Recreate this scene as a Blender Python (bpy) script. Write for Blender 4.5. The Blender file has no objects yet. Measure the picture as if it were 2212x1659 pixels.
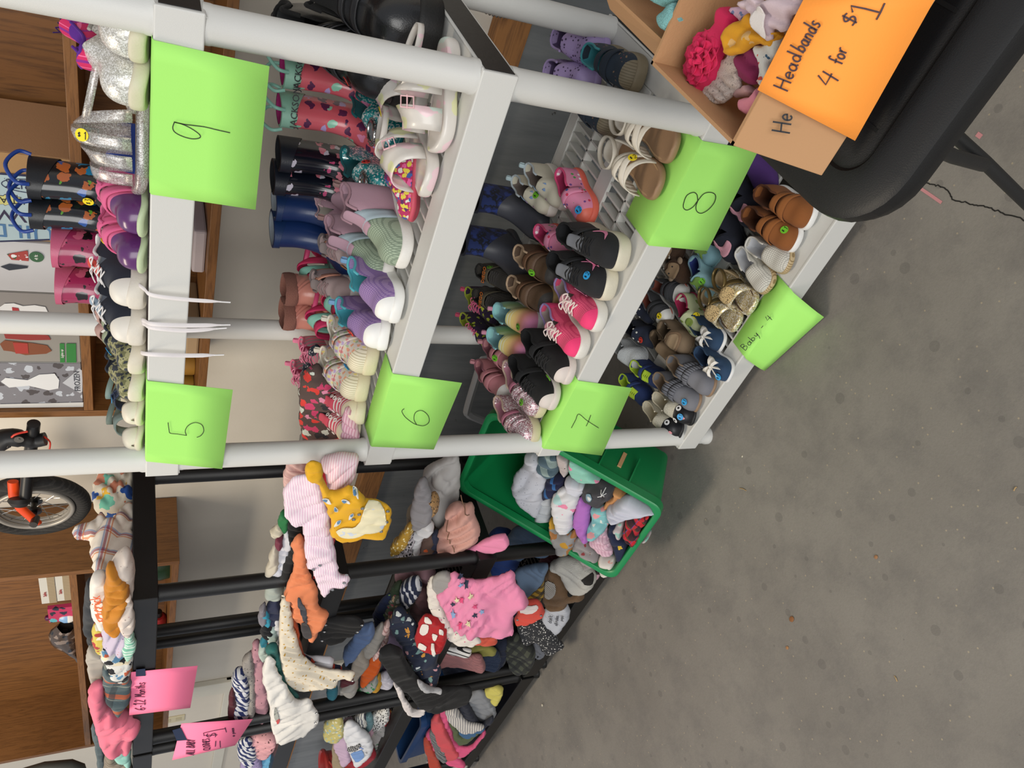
import bpy, bmesh, math, random
from mathutils import Vector, Matrix, noise, geometry
C = bpy.context.scene
COL = C.collection
V = Vector
PI = math.pi
# ------------------------------------------------------------- camera, world, light
F_PX = 1639.3
YAW, PITCH, ROLL = 0.7824, 0.4662, -0.0027
CAM = V((1.2266, -1.0357, 1.3943))
_f = V((-math.sin(YAW)*math.cos(PITCH), math.cos(YAW)*math.cos(PITCH), -math.sin(PITCH)))
_r = V((math.cos(YAW), math.sin(YAW), 0)); _u = _r.cross(_f)
CR = _r*math.cos(ROLL)+_u*math.sin(ROLL)
CU = -_r*math.sin(ROLL)+_u*math.cos(ROLL)
CF = _f
cd = bpy.data.cameras.new('camera'); cam = bpy.data.objects.new('camera', cd); COL.objects.link(cam)
cd.sensor_fit = 'HORIZONTAL'; cd.sensor_width = 36; cd.lens = F_PX/2212*36; cd.clip_start = .02
mx = Matrix.Identity(4)      # the phone was held upright, the picture is stored on its side
for i in range(3):
    mx[i][0] = -CU[i]; mx[i][1] = CR[i]; mx[i][2] = -CF[i]; mx[i][3] = CAM[i]
cam.matrix_world = mx; C.camera = cam
C.view_settings.view_transform = 'Standard'; C.view_settings.look = 'None'
C.view_settings.gamma = 1; C.view_settings.exposure = 0.0
wd = bpy.data.worlds.new('world'); C.world = wd; wd.use_nodes = True
bg = wd.node_tree.nodes['Background']; bg.inputs[0].default_value = (.90, .93, 1, 1); bg.inputs[1].default_value = .48
def area(name, loc, target, sx, sy, power, col):
    l = bpy.data.lights.new(name, 'AREA'); l.shape = 'RECTANGLE'; l.size = sx; l.size_y = sy; l.energy = power; l.color = col
    o = bpy.data.objects.new(name, l); COL.objects.link(o); o.location = loc
    o.rotation_euler = (V(target)-V(loc)).to_track_quat('-Z', 'Y').to_euler(); return o
area('garage_door_daylight', (2.4, -4.6, 2.3), (0, 0, .5), 4.5, 2.6, 190, (1, .985, .95))
area('ceiling_lamp', (-1.2, -.9, 3.0), (-1.2, .2, .6), 1.6, .5, 42, (1, .86, .66))

# ------------------------------------------------------------- helpers
def ray(x, y):
    d = CF + CR*((1659-y-829.5)/F_PX) + CU*(-(x-1106)/F_PX)
    return d
def at(x, y, ax, v):
    """point of the plane axis=v seen at photo pixel x, y"""
    d = ray(x, y); t = (v-CAM[ax])/d[ax]; return CAM+d*t
def atp(x, y, p0, n):
    d = ray(x, y); t = (p0-CAM).dot(n)/d.dot(n); return CAM+d*t
def lin(c): return c/12.92 if c <= .04045 else ((c+.055)/1.055)**2.4
def rgb(h):
    if isinstance(h, (tuple, list)): return tuple(h)+((1,) if len(h) == 3 else ())
    h = h.lstrip('#'); return tuple(lin(int(h[i:i+2], 16)/255) for i in (0, 2, 4))+(1,)

MATS = {}
class NT:
    def __init__(s, m):
        s.t = m.node_tree; s.n = s.t.nodes; s.l = s.t.links
        for x in list(s.n): s.n.remove(x)
        s.out = s.n.new('ShaderNodeOutputMaterial'); s.b = s.n.new('ShaderNodeBsdfPrincipled')
        s.l.new(s.b.outputs[0], s.out.inputs[0])
        s.tc = s.n.new('ShaderNodeTexCoord').outputs['Object']
    def new(s, ty, **k):
        n = s.n.new(ty)
        for a, b in k.items():
            if a.startswith('i_'):
                key = a[2:]; key = int(key) if key.isdigit() else key.replace('_', ' ')
                if hasattr(b, 'is_linked') or isinstance(b, bpy.types.NodeSocket): s.l.new(b, n.inputs[key])
                else: n.inputs[key].default_value = b
            else: setattr(n, a, b)
        return n
    def math(s, op, a, b=None, clamp=False):
        n = s.n.new('ShaderNodeMath'); n.operation = op; n.use_clamp = clamp
        for i, v in enumerate((a, b)):
            if v is None: continue
            if isinstance(v, bpy.types.NodeSocket): s.l.new(v, n.inputs[i])
            else: n.inputs[i].default_value = v
        return n.outputs[0]
    def mix(s, f, a, b):
        n = s.n.new('ShaderNodeMix'); n.data_type = 'RGBA'
        for k, v in ((0, f), (6, a), (7, b)):
            if isinstance(v, bpy.types.NodeSocket): s.l.new(v, n.inputs[k])
            else: n.inputs[k].default_value = v
        return n.outputs[2]
    def noise(s, scale, detail=3, rough=.5, vec=None):
        return s.new('ShaderNodeTexNoise', i_Vector=vec or s.tc, i_Scale=scale, i_Detail=detail, i_Roughness=rough)
    def mapped(s, rot=(0, 0, 0), sc=(1, 1, 1), vec=None):
        return s.new('ShaderNodeMapping', i_Vector=vec or s.tc, i_Rotation=rot, i_Scale=sc).outputs[0]
    def ramp(s, f, stops, const=False):
        n = s.n.new('ShaderNodeValToRGB'); s.l.new(f, n.inputs[0]); e = n.color_ramp
        if const: e.interpolation = 'CONSTANT'
        while len(e.elements) < len(stops): e.elements.new(.5)
        for el, (p, c) in zip(e.elements, stops): el.position = p; el.color = c
        return n.outputs[0]
    def sep(s, vec):
        return s.new('ShaderNodeSeparateXYZ', i_0=vec).outputs
def mat(color, rough=.65, pat=None, bump=0.0, bscale=400, metal=0, coat=0, sheen=0, alpha=1, trans=0, var=.08):
    key = repr((color, rough, pat, bump, bscale, metal, coat, sheen, alpha, trans, var))
    if key in MATS: return MATS[key]
    m = bpy.data.materials.new((pat[0] if pat else 'plain')+'_'+str(color).strip('#')); m.use_nodes = True
    t = NT(m); b = t.b; c = rgb(color)
    col = c
    if pat:
        k = pat[0]
        if k == 'stripe':      # colour2, period, width, angle
            v = t.mapped(rot=(0, 0, math.radians(pat[4])))
            x = t.math('FRACT', t.math('MULTIPLY', t.sep(v)[0], 1/pat[2]))
            col = t.mix(t.math('LESS_THAN', x, pat[3]), c, rgb(pat[1]))
        elif k == 'rings':     # colour2, period, width, axis
            x = t.math('FRACT', t.math('MULTIPLY', t.sep(t.tc)[pat[4]], 1/pat[2]))
            col = t.mix(t.math('LESS_THAN', x, pat[3]), c, rgb(pat[1]))
        elif k == 'plaid':     # [(colour, period, width, axis, offset)]
            v = t.mapped(rot=(0, 0, .2)); s = t.sep(v)
            for (cc, per, w, ax, off) in pat[1]:
                x = t.math('FRACT', t.math('ADD', t.math('MULTIPLY', s[ax], 1/per), off))
                f = t.math('MULTIPLY', t.math('LESS_THAN', x, w), .75)
                col = t.mix(f, col, rgb(cc))
        elif k in ('dots', 'spots', 'dots3'):    # [colours], cell, radius
            vec = t.tc
            if k == 'spots':
                n = t.noise(1.6/pat[2], 2); vec = t.new('ShaderNodeMix', data_type='VECTOR', i_0=pat[2]*.9, i_4=t.tc, i_5=n.outputs['Color']).outputs[1]
            vo = t.new('ShaderNodeTexVoronoi', i_Vector=vec, i_Scale=1/pat[2], i_Randomness=.75)
            vo.voronoi_dimensions = '3D'if k != 'dots' else '2D'
            f = t.math('LESS_THAN', vo.outputs['Distance'], pat[3])
            cs = pat[1]; r = t.sep(vo.outputs['Color'])[0]
            if len(cs) > 1: c2 = t.ramp(r, [(i/len(cs), rgb(q)) for i, q in enumerate(cs)], True)
            else: c2 = rgb(cs[0])
            col = t.mix(f, c, c2)
        elif k == 'camo':      # [colours], size
            n = t.noise(1/pat[2], 2, .6).outputs['Fac']; cs = [color]+list(pat[1])
            col = t.ramp(n, [(0, rgb(cs[0]))]+[(.40+.3*i/len(cs), rgb(q)) for i, q in enumerate(cs[1:], 0)], True)
        elif k == 'glitter':
            vo = t.new('ShaderNodeTexVoronoi', i_Vector=t.tc, i_Scale=pat[2] if len(pat) > 2 else 900)
            r = t.sep(vo.outputs['Color'])
            col = t.ramp(r[0], [(0, c), (.55, rgb(pat[1])), (.86, (1, 1, 1, 1))])
            rough = .28; metal = .35
            nm = t.new('ShaderNodeNormalMap') if False else None
        elif k == 'grid':      # colour2, period, width
            s = t.sep(t.tc)
            f = t.math('MAXIMUM', t.math('LESS_THAN', t.math('FRACT', t.math('MULTIPLY', s[0], 1/pat[2])), pat[3]),
                       t.math('LESS_THAN', t.math('FRACT', t.math('MULTIPLY', s[1], 1/pat[2])), pat[3]))
            col = t.mix(f, c, rgb(pat[1]))
        elif k == 'wood':      # dark colour, stretch axis, scale
            sc = [1, 1, 1]; sc[pat[2]] = .07
            v = t.mapped(sc=sc); n1 = t.noise(pat[3]*.42, 3, .5, v).outputs['Fac']
            w = t.math('FRACT', t.math('MULTIPLY', n1, 11)); w = t.math('ABSOLUTE', t.math('SUBTRACT', w, .5))
            n2 = t.noise(pat[3]*6, 5, .7, v).outputs['Fac']
            f = t.math('ADD', t.math('MULTIPLY', w, .55), t.math('MULTIPLY', n2, .85))
            col = t.ramp(f, [(.25, rgb(pat[1])), (.62, c)])
    if var and not (pat and pat[0] in ('wood',)):
        n = t.noise(14, 4, .6).outputs['Fac']
        dk = t.mix(t.math('MULTIPLY', n, var*2), (1, 1, 1, 1), (.45, .42, .38, 1))
        mm = t.new('ShaderNodeMix', data_type='RGBA', blend_type='MULTIPLY'); mm.inputs[0].default_value = 1
        for q, vv in ((6, col), (7, dk)):
            if isinstance(vv, bpy.types.NodeSocket): t.l.new(vv, mm.inputs[q])
            else: mm.inputs[q].default_value = vv
        col = mm.outputs[2]
    if isinstance(col, bpy.types.NodeSocket): t.l.new(col, b.inputs['Base Color'])
    else: b.inputs['Base Color'].default_value = col
    b.inputs['Roughness'].default_value = rough; b.inputs['Metallic'].default_value = metal
    if coat: b.inputs['Coat Weight'].default_value = coat; b.inputs['Coat Roughness'].default_value = .12
    if sheen: b.inputs['Sheen Weight'].default_value = sheen
    if trans: b.inputs['Transmission Weight'].default_value = trans; b.inputs['IOR'].default_value = 1.3
    if alpha < 1: b.inputs['Alpha'].default_value = alpha
    if bump:
        n = t.noise(bscale, 3, .6).outputs['Fac']
        bp = t.new('ShaderNodeBump', i_Height=n, i_Strength=bump, i_Distance=.003)
        t.l.new(bp.outputs[0], b.inputs['Normal'])
    m.diffuse_color = c
    MATS[key] = m; return m
def cloth(c, pat=None, **k):
    if pat and pat[0] == 'spots': pat = ('spots', pat[1], pat[2]*.68, min(.6, pat[3]*1.12))
    k.setdefault('rough', .9); k.setdefault('bump', .16); k.setdefault('bscale', 650); k.setdefault('sheen', .04); return mat(c, pat=pat, **k)

class MB:
    def __init__(s): s.v = []; s.f = []; s.m = []
    def add(s, vs, fs, mi=0):
        o = len(s.v); s.v += [tuple(v) for v in vs]
        for f in fs: s.f.append([i+o for i in f]); s.m.append(mi)
    def box(s, a, b, mi=0, M=None):
        x0, y0, z0 = a; x1, y1, z1 = b
        vs = [V((x, y, z)) for z in (z0, z1) for y in (y0, y1) for x in (x0, x1)]
        if M: vs = [M @ v for v in vs]
        s.add(vs, [(0, 2, 3, 1), (4, 5, 7, 6), (0, 1, 5, 4), (2, 6, 7, 3), (0, 4, 6, 2), (1, 3, 7, 5)], mi)
    def quadbox(s, q, n, mi=0):      # four corners and a thickness vector
        q = [V(p) for p in q]; n = V(n)
        vs = q+[p+n for p in q]
        s.add(vs, [(3, 2, 1, 0), (4, 5, 6, 7)]+[(i, (i+1) % 4, 4+(i+1) % 4, 4+i) for i in range(4)], mi)
    def tube(s, pts, r, seg=12, mi=0, cap=True, flat=1.0, closed=False):
        pts = [V(p) for p in pts]; n = len(pts)
        rs = r if isinstance(r, (list, tuple)) else [r]*n
        base = len(s.v); up = None
        for i, p in enumerate(pts):
            if closed: d = (pts[(i+1) % n]-pts[i-1]).normalized()
            else: d = (pts[min(i+1, n-1)]-pts[max(i-1, 0)]).normalized()
            if up is None:
                up = V((0, 0, 1)) if abs(d.z) < .9 else V((1, 0, 0))
            a = d.cross(up); a = a.normalized() if a.length > 1e-6 else V((1, 0, 0)); up = a.cross(d).normalized()
            for k in range(seg):
                t = 2*PI*k/seg; s.v.append(tuple(p+a*math.cos(t)*rs[i]+up*math.sin(t)*rs[i]*flat))
        for i in range(n if closed else n-1):
            for k in range(seg):
                j = (i+1) % n
                s.f.append([base+i*seg+k, base+i*seg+(k+1) % seg, base+j*seg+(k+1) % seg, base+j*seg+k]); s.m.append(mi)
        if cap and not closed:
            s.f.append([base+k for k in range(seg)][::-1]); s.m.append(mi)
            s.f.append([base+(n-1)*seg+k for k in range(seg)]); s.m.append(mi)
    def grid(s, rows, mi=0, closeu=False):
        base = len(s.v); m = len(rows[0])
        for r in rows: s.v += [tuple(p) for p in r]
        for i in range(len(rows)-1):
            for k in range(m if closeu else m-1):
                j = (k+1) % m
                s.f.append([base+i*m+k, base+i*m+j, base+(i+1)*m+j, base+(i+1)*m+k])
                s.m.append(mi(i, k) if callable(mi) else mi)
    def disc(s, c, n, r, th=.0008, seg=20, mi=0, ry=None):
        n = V(n).normalized(); a = n.cross(V((0, 0, 1)) if abs(n.z) < .9 else V((1, 0, 0))).normalized(); b = n.cross(a)
        ry = ry or r
        p = [V(c)+a*math.cos(2*PI*k/seg)*r+b*math.sin(2*PI*k/seg)*ry for k in range(seg)]
        s.add(p+[q+n*th for q in p], [list(range(seg))[::-1], list(range(seg, 2*seg))]+[(k, (k+1) % seg, seg+(k+1) % seg, seg+k) for k in range(seg)], mi)
    def lathe(s, prof, c=(0, 0, 0), seg=24, mi=0, M=None):
        rows = [[(V((r*math.cos(2*PI*k/seg), r*math.sin(2*PI*k/seg), z))) for k in range(seg)] for r, z in prof]
        M = M or Matrix.Translation(c)
        s.grid([[M @ p for p in r] for r in rows], mi, True)
    def build(s, name, mats, parent=None, smooth=True, bevel=0, sub=0, loc=None, solid=0, M=None):
        me = bpy.data.meshes.new(name); me.from_pydata(s.v, [], s.f); me.validate()
        if not isinstance(mats, (list, tuple)): mats = [mats]
        for m in mats: me.materials.append(m)
        if len(me.polygons) == len(s.m): me.polygons.foreach_set('material_index', s.m)
        bm = bmesh.new(); bm.from_mesh(me)
        bmesh.ops.remove_doubles(bm, verts=bm.verts, dist=1e-6)
        bmesh.ops.recalc_face_normals(bm, faces=bm.faces); bm.to_mesh(me); bm.free()
        if smooth:
            me.polygons.foreach_set('use_smooth', [True]*len(me.polygons))
        o = bpy.data.objects.new(name, me); COL.objects.link(o)
        if parent: o.parent = parent
        if M: o.matrix_world = M
        if solid: q = o.modifiers.new('solid', 'SOLIDIFY'); q.thickness = solid; q.offset = 0
        if bevel: q = o.modifiers.new('bevel', 'BEVEL'); q.width = bevel; q.segments = 2; q.limit_method = 'ANGLE'; q.angle_limit = .6
        if sub: q = o.modifiers.new('sub', 'SUBSURF'); q.levels = sub; q.render_levels = sub
        if smooth and (bevel or not sub):
            bm = bmesh.new(); bm.from_mesh(me)
            for e in bm.edges:
                if len(e.link_faces) == 2 and e.calc_face_angle(0) > .7: e.smooth = False
            bm.to_mesh(me); bm.free()
        return o
def tag(o, label=None, cat=None, group=None, kind=None):
    if label: o['label'] = label
    if cat: o['category'] = cat
    if group: o['group'] = group
    if kind: o['kind'] = kind
    return o
def empty(name, label, cat, group=None, M=None, loc=None):
    o = bpy.data.objects.new(name, None); COL.objects.link(o); o.empty_display_size = .05
    if M: o.matrix_world = M
    if loc: o.location = loc
    return tag(o, label, cat, group)
def cr(pts, n=6, closed=False):
    """smooth curve through points"""
    pts = [V(p) for p in pts]; out = []; N = len(pts)
    for i in range(N if closed else N-1):
        if closed: a, b, c, d = pts[i-1], pts[i], pts[(i+1) % N], pts[(i+2) % N]
        else: a, b, c, d = pts[max(i-1, 0)], pts[i], pts[i+1], pts[min(i+2, N-1)]
        for k in range(n):
            t = k/n
            out.append(.5*((2*b)+(c-a)*t+(2*a-5*b+4*c-d)*t*t+(3*b-a-3*c+d)*t**3))
    if not closed: out.append(pts[-1])
    return out
def ribbon(mb, pts, n, w, th=.0004, mi=0):
    """a flat pen stroke along pts lying on a surface of normal n"""
    n = V(n).normalized(); pts = [V(p) for p in pts]; L = []; R = []
    for i, p in enumerate(pts):
        d = (pts[min(i+1, len(pts)-1)]-pts[max(i-1, 0)]).normalized(); s = n.cross(d).normalized()*w/2
        L.append(p+s); R.append(p-s)
    m = len(pts)
    mb.add(L+R+[p+n*th for p in L]+[p+n*th for p in R],
           [(2*m+i, 2*m+i+1, 3*m+i+1, 3*m+i) for i in range(m-1)]+[(i, m+i, m+i+1, i+1) for i in range(m-1)]
           +[(i, i+1, 2*m+i+1, 2*m+i) for i in range(m-1)]+[(m+i+1, m+i, 3*m+i, 3*m+i+1) for i in range(m-1)], mi)
def pen(mb, strokes, p0, n, w, lift=.0006, smooth=5, mi=0):
    """pen strokes traced as photo pixels onto the sheet's own plane"""
    n = V(n).normalized()
    for st in strokes:
        q = cr([(x, y, 0) for x, y in st], smooth) if len(st) > 4 else [V((x, y, 0)) for x, y in st]
        ribbon(mb, [atp(p.x, p.y, p0, n)+n*lift for p in q], n, w, mi=mi)
FONTS = {}
def textmesh(s, size, extrude=.0004):
    cu = bpy.data.curves.new('t', 'FONT'); cu.body = s; cu.size = size; cu.extrude = extrude; cu.align_x = 'CENTER'; cu.align_y = 'CENTER'
    cu.resolution_u = 2
    o = bpy.data.objects.new('t', cu); COL.objects.link(o)
    dg = bpy.context.evaluated_depsgraph_get(); dg.update()
    me = bpy.data.meshes.new_from_object(o.evaluated_get(dg)); bpy.data.objects.remove(o); bpy.data.curves.remove(cu)
    return me
def text(s, size, M, m, parent, name='printed_text', label=None, sx=1):
    key = (s, size)
    if key not in FONTS: FONTS[key] = textmesh(s, size)
    me = FONTS[key].copy(); me.materials.clear(); me.materials.append(m)
    me.transform(M @ Matrix.Diagonal((sx, 1, 1, 1)))
    o = bpy.data.objects.new(name, me); COL.objects.link(o)
    if parent: o.parent = parent
    if label: o['label'] = label
    return o
def frame(p, n, up):
    """matrix with z along n and y along up"""
    n = V(n).normalized(); x = V(up).cross(n).normalized(); y = n.cross(x)
    m = Matrix.Identity(4)
    for i in range(3): m[i][0] = x[i]; m[i][1] = y[i]; m[i][2] = n[i]; m[i][3] = p[i]
    return m
# strokes of the small handwritten price marks (unit box)
GL = {'$': [[(.8, .75), (.5, .88), (.2, .7), (.35, .52), (.7, .42), (.8, .22), (.5, .1), (.15, .22)], [(.5, 1), (.5, 0)]],
      '1': [[(.3, .75), (.55, 1), (.55, 0)]], '2': [[(.15, .75), (.4, 1), (.75, .85), (.65, .5), (.15, .02), (.85, .02)]],
      '3': [[(.2, .95), (.7, .95), (.4, .6), (.75, .4), (.6, .05), (.15, .08)]],
      '4': [[(.3, 1), (.15, .45), (.85, .45)], [(.7, .9), (.65, 0)]]}
# ------------------------------------------------------------- materials
M_WHITE = mat('#cfcfcb', .45, bump=.12, bscale=900, var=.02)
M_BLK = mat('#0a0a0b', .42, bump=.15, bscale=700, var=.03)
M_TAPE = mat('#111214', .5, bump=.2, bscale=60, var=.06)
M_DRY = mat('#d8d1c4', .9, bump=.1, bscale=120, var=.06)
M_OAK = mat('#80552b', .45, ('wood', '#5c3a19', 0, 70), bump=.1, bscale=200)
M_OAKV = mat('#7c5229', .45, ('wood', '#573616', 2, 70), bump=.1, bscale=200)
M_CARD = mat('#b48a62', .85, bump=.15, bscale=300, var=.05)
M_INK = mat('#15161c', .5, var=0)
M_GREEN = mat('#a9ee72', .75, bump=.05, bscale=500, var=.01)
M_PINKP = mat('#ff7fa6', .75, bump=.05, bscale=500, var=.01)
M_ORANGE = mat('#ff9d3c', .75, bump=.05, bscale=500, var=.01)
M_LWHITE = mat('#e8e6e0', .7, var=.05)
M_CHROME = mat('#b9b9b9', .25, metal=1, var=0)
# concrete floor
def concrete():
    m = bpy.data.materials.new('concrete'); m.use_nodes = True; t = NT(m)
    n1 = t.noise(1.6, 6, .6).outputs['Fac']; n2 = t.noise(9, 8, .72).outputs['Fac']; n3 = t.noise(160, 4, .7).outputs['Fac']
    c = t.ramp(n1, [(.3, rgb('#79746d')), (.7, rgb('#8e8981'))])
    c = t.mix(t.math('MULTIPLY', t.ramp(n2, [(.46, (0, 0, 0, 1)), (.66, (1, 1, 1, 1))]), .4), c, rgb('#5f5c5b'))
    vo = t.new('ShaderNodeTexVoronoi', i_Vector=t.tc, i_Scale=13.0); vo.voronoi_dimensions = '2D'
    r = t.sep(vo.outputs['Color'])
    spot = t.math('MULTIPLY', t.math('LESS_THAN', vo.outputs['Distance'], t.math('MULTIPLY', r[1], .16)), t.math('GREATER_THAN', r[0], .55))
    c = t.mix(t.math('MULTIPLY', spot, .3), c, rgb('#4d4a48'))
    vb = t.new('ShaderNodeTexVoronoi', i_Vector=t.tc, i_Scale=48.0); vb.voronoi_dimensions = '2D'
    rb = t.sep(vb.outputs['Color'])
    s2 = t.math('MULTIPLY', t.math('LESS_THAN', vb.outputs['Distance'], .09), t.math('GREATER_THAN', rb[0], .9))
    c = t.mix(t.math('MULTIPLY', s2, .6), c, rgb('#b9a98c'))
    n4 = t.noise(30, 5, .8).outputs['Fac']
    c = t.mix(t.math('MULTIPLY', t.ramp(n4, [(.6, (0, 0, 0, 1)), (.72, (1, 1, 1, 1))]), .18), c, rgb('#a59c88'))
    c = t.mix(t.math('MULTIPLY', n3, .35), c, rgb('#5a564f'))
    t.l.new(c, t.b.inputs['Base Color']); t.b.inputs['Roughness'].default_value = .62
    bp = t.new('ShaderNodeBump', i_Height=n3, i_Strength=.3, i_Distance=.002); t.l.new(bp.outputs[0], t.b.inputs['Normal'])
    return m
def greyboard():
    m = bpy.data.materials.new('painted_board'); m.use_nodes = True; t = NT(m)
    v = t.mapped(sc=(1, 1, .12)); n = t.noise(14, 6, .7, v).outputs['Fac']; n2 = t.noise(30, 3, .7).outputs['Fac']
    c = t.ramp(n, [(.3, rgb('#6d7173')), (.7, rgb('#8b8e8f'))])
    c = t.mix(t.math('MULTIPLY', t.ramp(n2, [(.70, (0, 0, 0, 1)), (.76, (1, 1, 1, 1))]), .8), c, rgb('#3a2f2a'))
    t.l.new(c, t.b.inputs['Base Color']); t.b.inputs['Roughness'].default_value = .5
    return m
# ------------------------------------------------------------- room shell
WY = .84
b = MB(); b.box((-5, -5, -.05), (4, WY+.1, 0)); fl = b.build('floor', concrete(), smooth=False); tag(fl, kind='structure')
b = MB(); b.box((-5, WY, .55), (4, WY+.1, 3)); tag(b.build('wall_back', M_DRY, smooth=False), kind='structure')
b = MB(); b.box((-5, WY-.012, 0), (4, WY+.1, .55)); tag(b.build('wall_back_lower', greyboard(), smooth=False), kind='structure').name = 'trim_3'
b = MB(); b.box((-5, WY-.05, .49), (4, WY, .578)); tag(b.build('trim_1', mat('#a3703f', .7, ('wood', '#6d4a2e', 0, 45)), smooth=False, bevel=.003), kind='structure')
b = MB()
for (x0, z0, z1) in ((-2.75, .0, 3),): b.box((x0-.12, WY-.03, z0), (x0, WY, z1))
b.box((-5, WY-.03, 1.40), (-2.75, WY, 1.47)); b.box((-5, WY-.02, .9), (-2.75, WY, .96))
tag(b.build('trim_2', mat('#d8d4c6', .6), smooth=False, bevel=.004), kind='structure')
b = MB()
ck = [(1968, 373), (1985, 390), (2003, 397), (2028, 402), (2045, 412), (2062, 432), (2095, 440), (2128, 447), (2160, 458), (2212, 474), (2260, 486)]
pp = []
random.seed(3)
for q in cr([at(x, y, 2, .0004) for x, y in ck], 7): pp.append(q+V((random.uniform(-.002, .002), random.uniform(-.002, .002), 0)))
ribbon(b, pp, (0, 0, 1), .0022)
tag(b.build('floor_crack', mat('#191713', .95), smooth=False), kind='structure').name = 'floor_crack'
b = MB(); ribbon(b, [at(x, y, 2, .0004) for x, y in ((1990, 408), (2008, 420), (2034, 438))], (0, 0, 1), .006)
ribbon(b, [at(x, y, 2, .0004) for x, y in ((2110, 289), (2120, 296))], (0, 0, 1), .009)
tag(b.build('floor_chalk', mat('#c98b8d', .9), smooth=False), kind='structure')
# ------------------------------------------------------------- resin shelving
WZ = [(.0415, .0989), (.4648, .5222), (.8881, .9455), (1.3114, 1.3688)]
def shelf_unit(nm, label, grp, X0, X1, Y0, Y1, px, py, r, levels, m, top, tape=None, lattice=True, foot=None):
    root = empty(nm, label, 'shelving unit', grp, loc=((X0+X1)/2, (Y0+Y1)/2, 0))
    inv = Matrix.Translation(-root.location)
    def put(mb, name, mm, par=None, **k):
        mb.v = [tuple(V(v)-root.location) for v in mb.v]
        return mb.build(name, mm, par or root, **k)
    for (zb, zt) in levels:
        b = MB(); h = .004
        b.box((X0, Y0, zb), (X1, Y0+h, zt)); b.box((X0, Y1-h, zb), (X1, Y1, zt))
        b.box((X0, Y0+h, zb), (X0+h, Y1-h, zt)); b.box((X1-h, Y0+h, zb), (X1, Y1-h, zt))
        fr, sd = .055, .05
        b.box((X0+h, Y0+h, zt-.006), (X1-h, Y0+fr, zt-.0012)); b.box((X0+h, Y1-fr+.02, zt-.006), (X1-h, Y1-h, zt-.0012))
        b.box((X0+h, Y0+fr, zt-.006), (X0+sd, Y1-fr+.02, zt-.0012)); b.box((X1-sd, Y0+fr, zt-.006), (X1-h, Y1-fr+.02, zt-.0012))
        ym = (Y0+Y1)/2
        b.box((X0+sd, ym-.024, zt-.010), (X1-sd, ym+.024, zt-.0015))
        # corner blocks that take the posts
        for cx in (X0+h, X1-.05):
            for cy in (Y0+h, Y1-.05): b.box((cx, cy, zb), (cx+.046, cy+.046, zt-.001))
        o = put(b, 'shelf_board', m, smooth=False, bevel=.0025)
        if lattice:
            b = MB(); n = 32
            for i in range(1, n):
                x = X0+sd+(X1-X0-2*sd)*i/n
                for ya, yb in ((Y0+fr, ym-.024), (ym+.024, Y1-fr+.02)): b.box((x-.0022, ya, zt-.024), (x+.0022, yb, zt-.003))
            for yy in ((Y0+fr+ym-.024)/2, (ym+.024+Y1-fr+.02)/2): b.box((X0+sd, yy-.0022, zt-.024), (X1-sd, yy+.0022, zt-.003))
            put(b, 'lattice', m, o, smooth=False)
        if tape:
            b = MB(); b.box((X1, Y0+.006, zb+.005), (X1+.0009, Y1-.006, zt-.005)); put(b, 'side_tape', tape, smooth=False)['label'] = 'black band on the side of the shelf board'
    zs = [0]+[z for l in levels for z in l]+[top]
    for x in px:
        for y in py:
            for i in range(0, len(zs), 2):
                if zs[i+1]-zs[i] < .005: continue
                b = MB(); a, c = zs[i], zs[i+1]; rr = r*.92 if i == 0 else r
                prof = [(0, a-.003), (rr*1.06, a-.003), (rr*1.06, a+.006), (rr, a+.010), (rr, c-.010), (rr*1.03, c-.006), (rr*1.03, c+.003), (0, c+.003)]
                if i == 0: prof = [(0, a), (rr*1.1, a), (rr*1.1, a+.01), (rr, a+.014), (rr, c+.003), (0, c+.003)]
                b.lathe(prof, (x, y, 0), 28)
                put(b, 'foot' if i == 0 else 'post', m)
                if foot and i == 4 and (x, y) == foot[0]:
                    pass
    return root
shelf_unit('shelving_unit', 'white plastic shelving unit with rows of children\'s shoes and green number signs', None,
           -.022, .852, -.027, .4105, (0, .83), (0, .3835), .0243, WZ, M_WHITE, 1.95, M_TAPE)
BZ = [(.035, .09), (.485, .54), (.90, .955), (1.338, 1.39)]
shelf_unit('shelving_unit', 'black plastic shelving unit of baby clothes nearest the white shelves', None,
           -1.315, -.455, -.03, .375, (-1.285, -.483), (0, .345), .0205, BZ, M_BLK, 1.39)
shelf_unit('shelving_unit', 'black plastic shelving unit with the pink price sign, farther left', None,
           -2.21, -1.335, -.03, .375, (-2.17, -1.365), (0, .345), .0205, BZ, M_BLK, 1.39)
# ------------------------------------------------------------- black folding table
TZ = .74
def rrect(x0, x1, y0, y1, r, z, n=8):
    out = []
    for cx, cy, a in ((x1-r, y0+r, -PI/2), (x1-r, y1-r, 0), (x0+r, y1-r, PI/2), (x0+r, y0+r, PI)):
        for k in range(n+1):
            t = a+PI/2*k/n; out.append(V((cx+r*math.cos(t), cy+r*math.sin(t), z)))
    return out
tb = empty('folding_table', 'black plastic folding table with rounded corner under the cardboard boxes', 'table', loc=(1.5, -.2, 0))
TX0, TX1, TY0, TY1 = .945, 2.35, -.567, .05
b = MB(); rows = []
for ins, z, in ((.012, TZ-.036), (.003, TZ-.032), (0, TZ-.018), (.003, TZ-.006), (.012, TZ), (.050, TZ+.0005), (.053, TZ-.0025), (.056, TZ-.0025), (.059, TZ-.0005)):
    rows.append([p-V((1.5, -.2, 0)) for p in rrect(TX0+ins, TX1-ins, TY0+ins, TY1-ins, max(.085-ins, .03), z)])
b.grid(rows, 0, True)
k = len(rows[0]); b.f.append(list(range(k))[::-1]); b.m.append(0); b.f.append(list(range(len(b.v)-k, len(b.v)))); b.m.append(0)
M_TBL = mat('#101113', .45, bump=.12, bscale=700, var=.06)
tt = b.build('table_top', M_TBL, tb)
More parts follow.
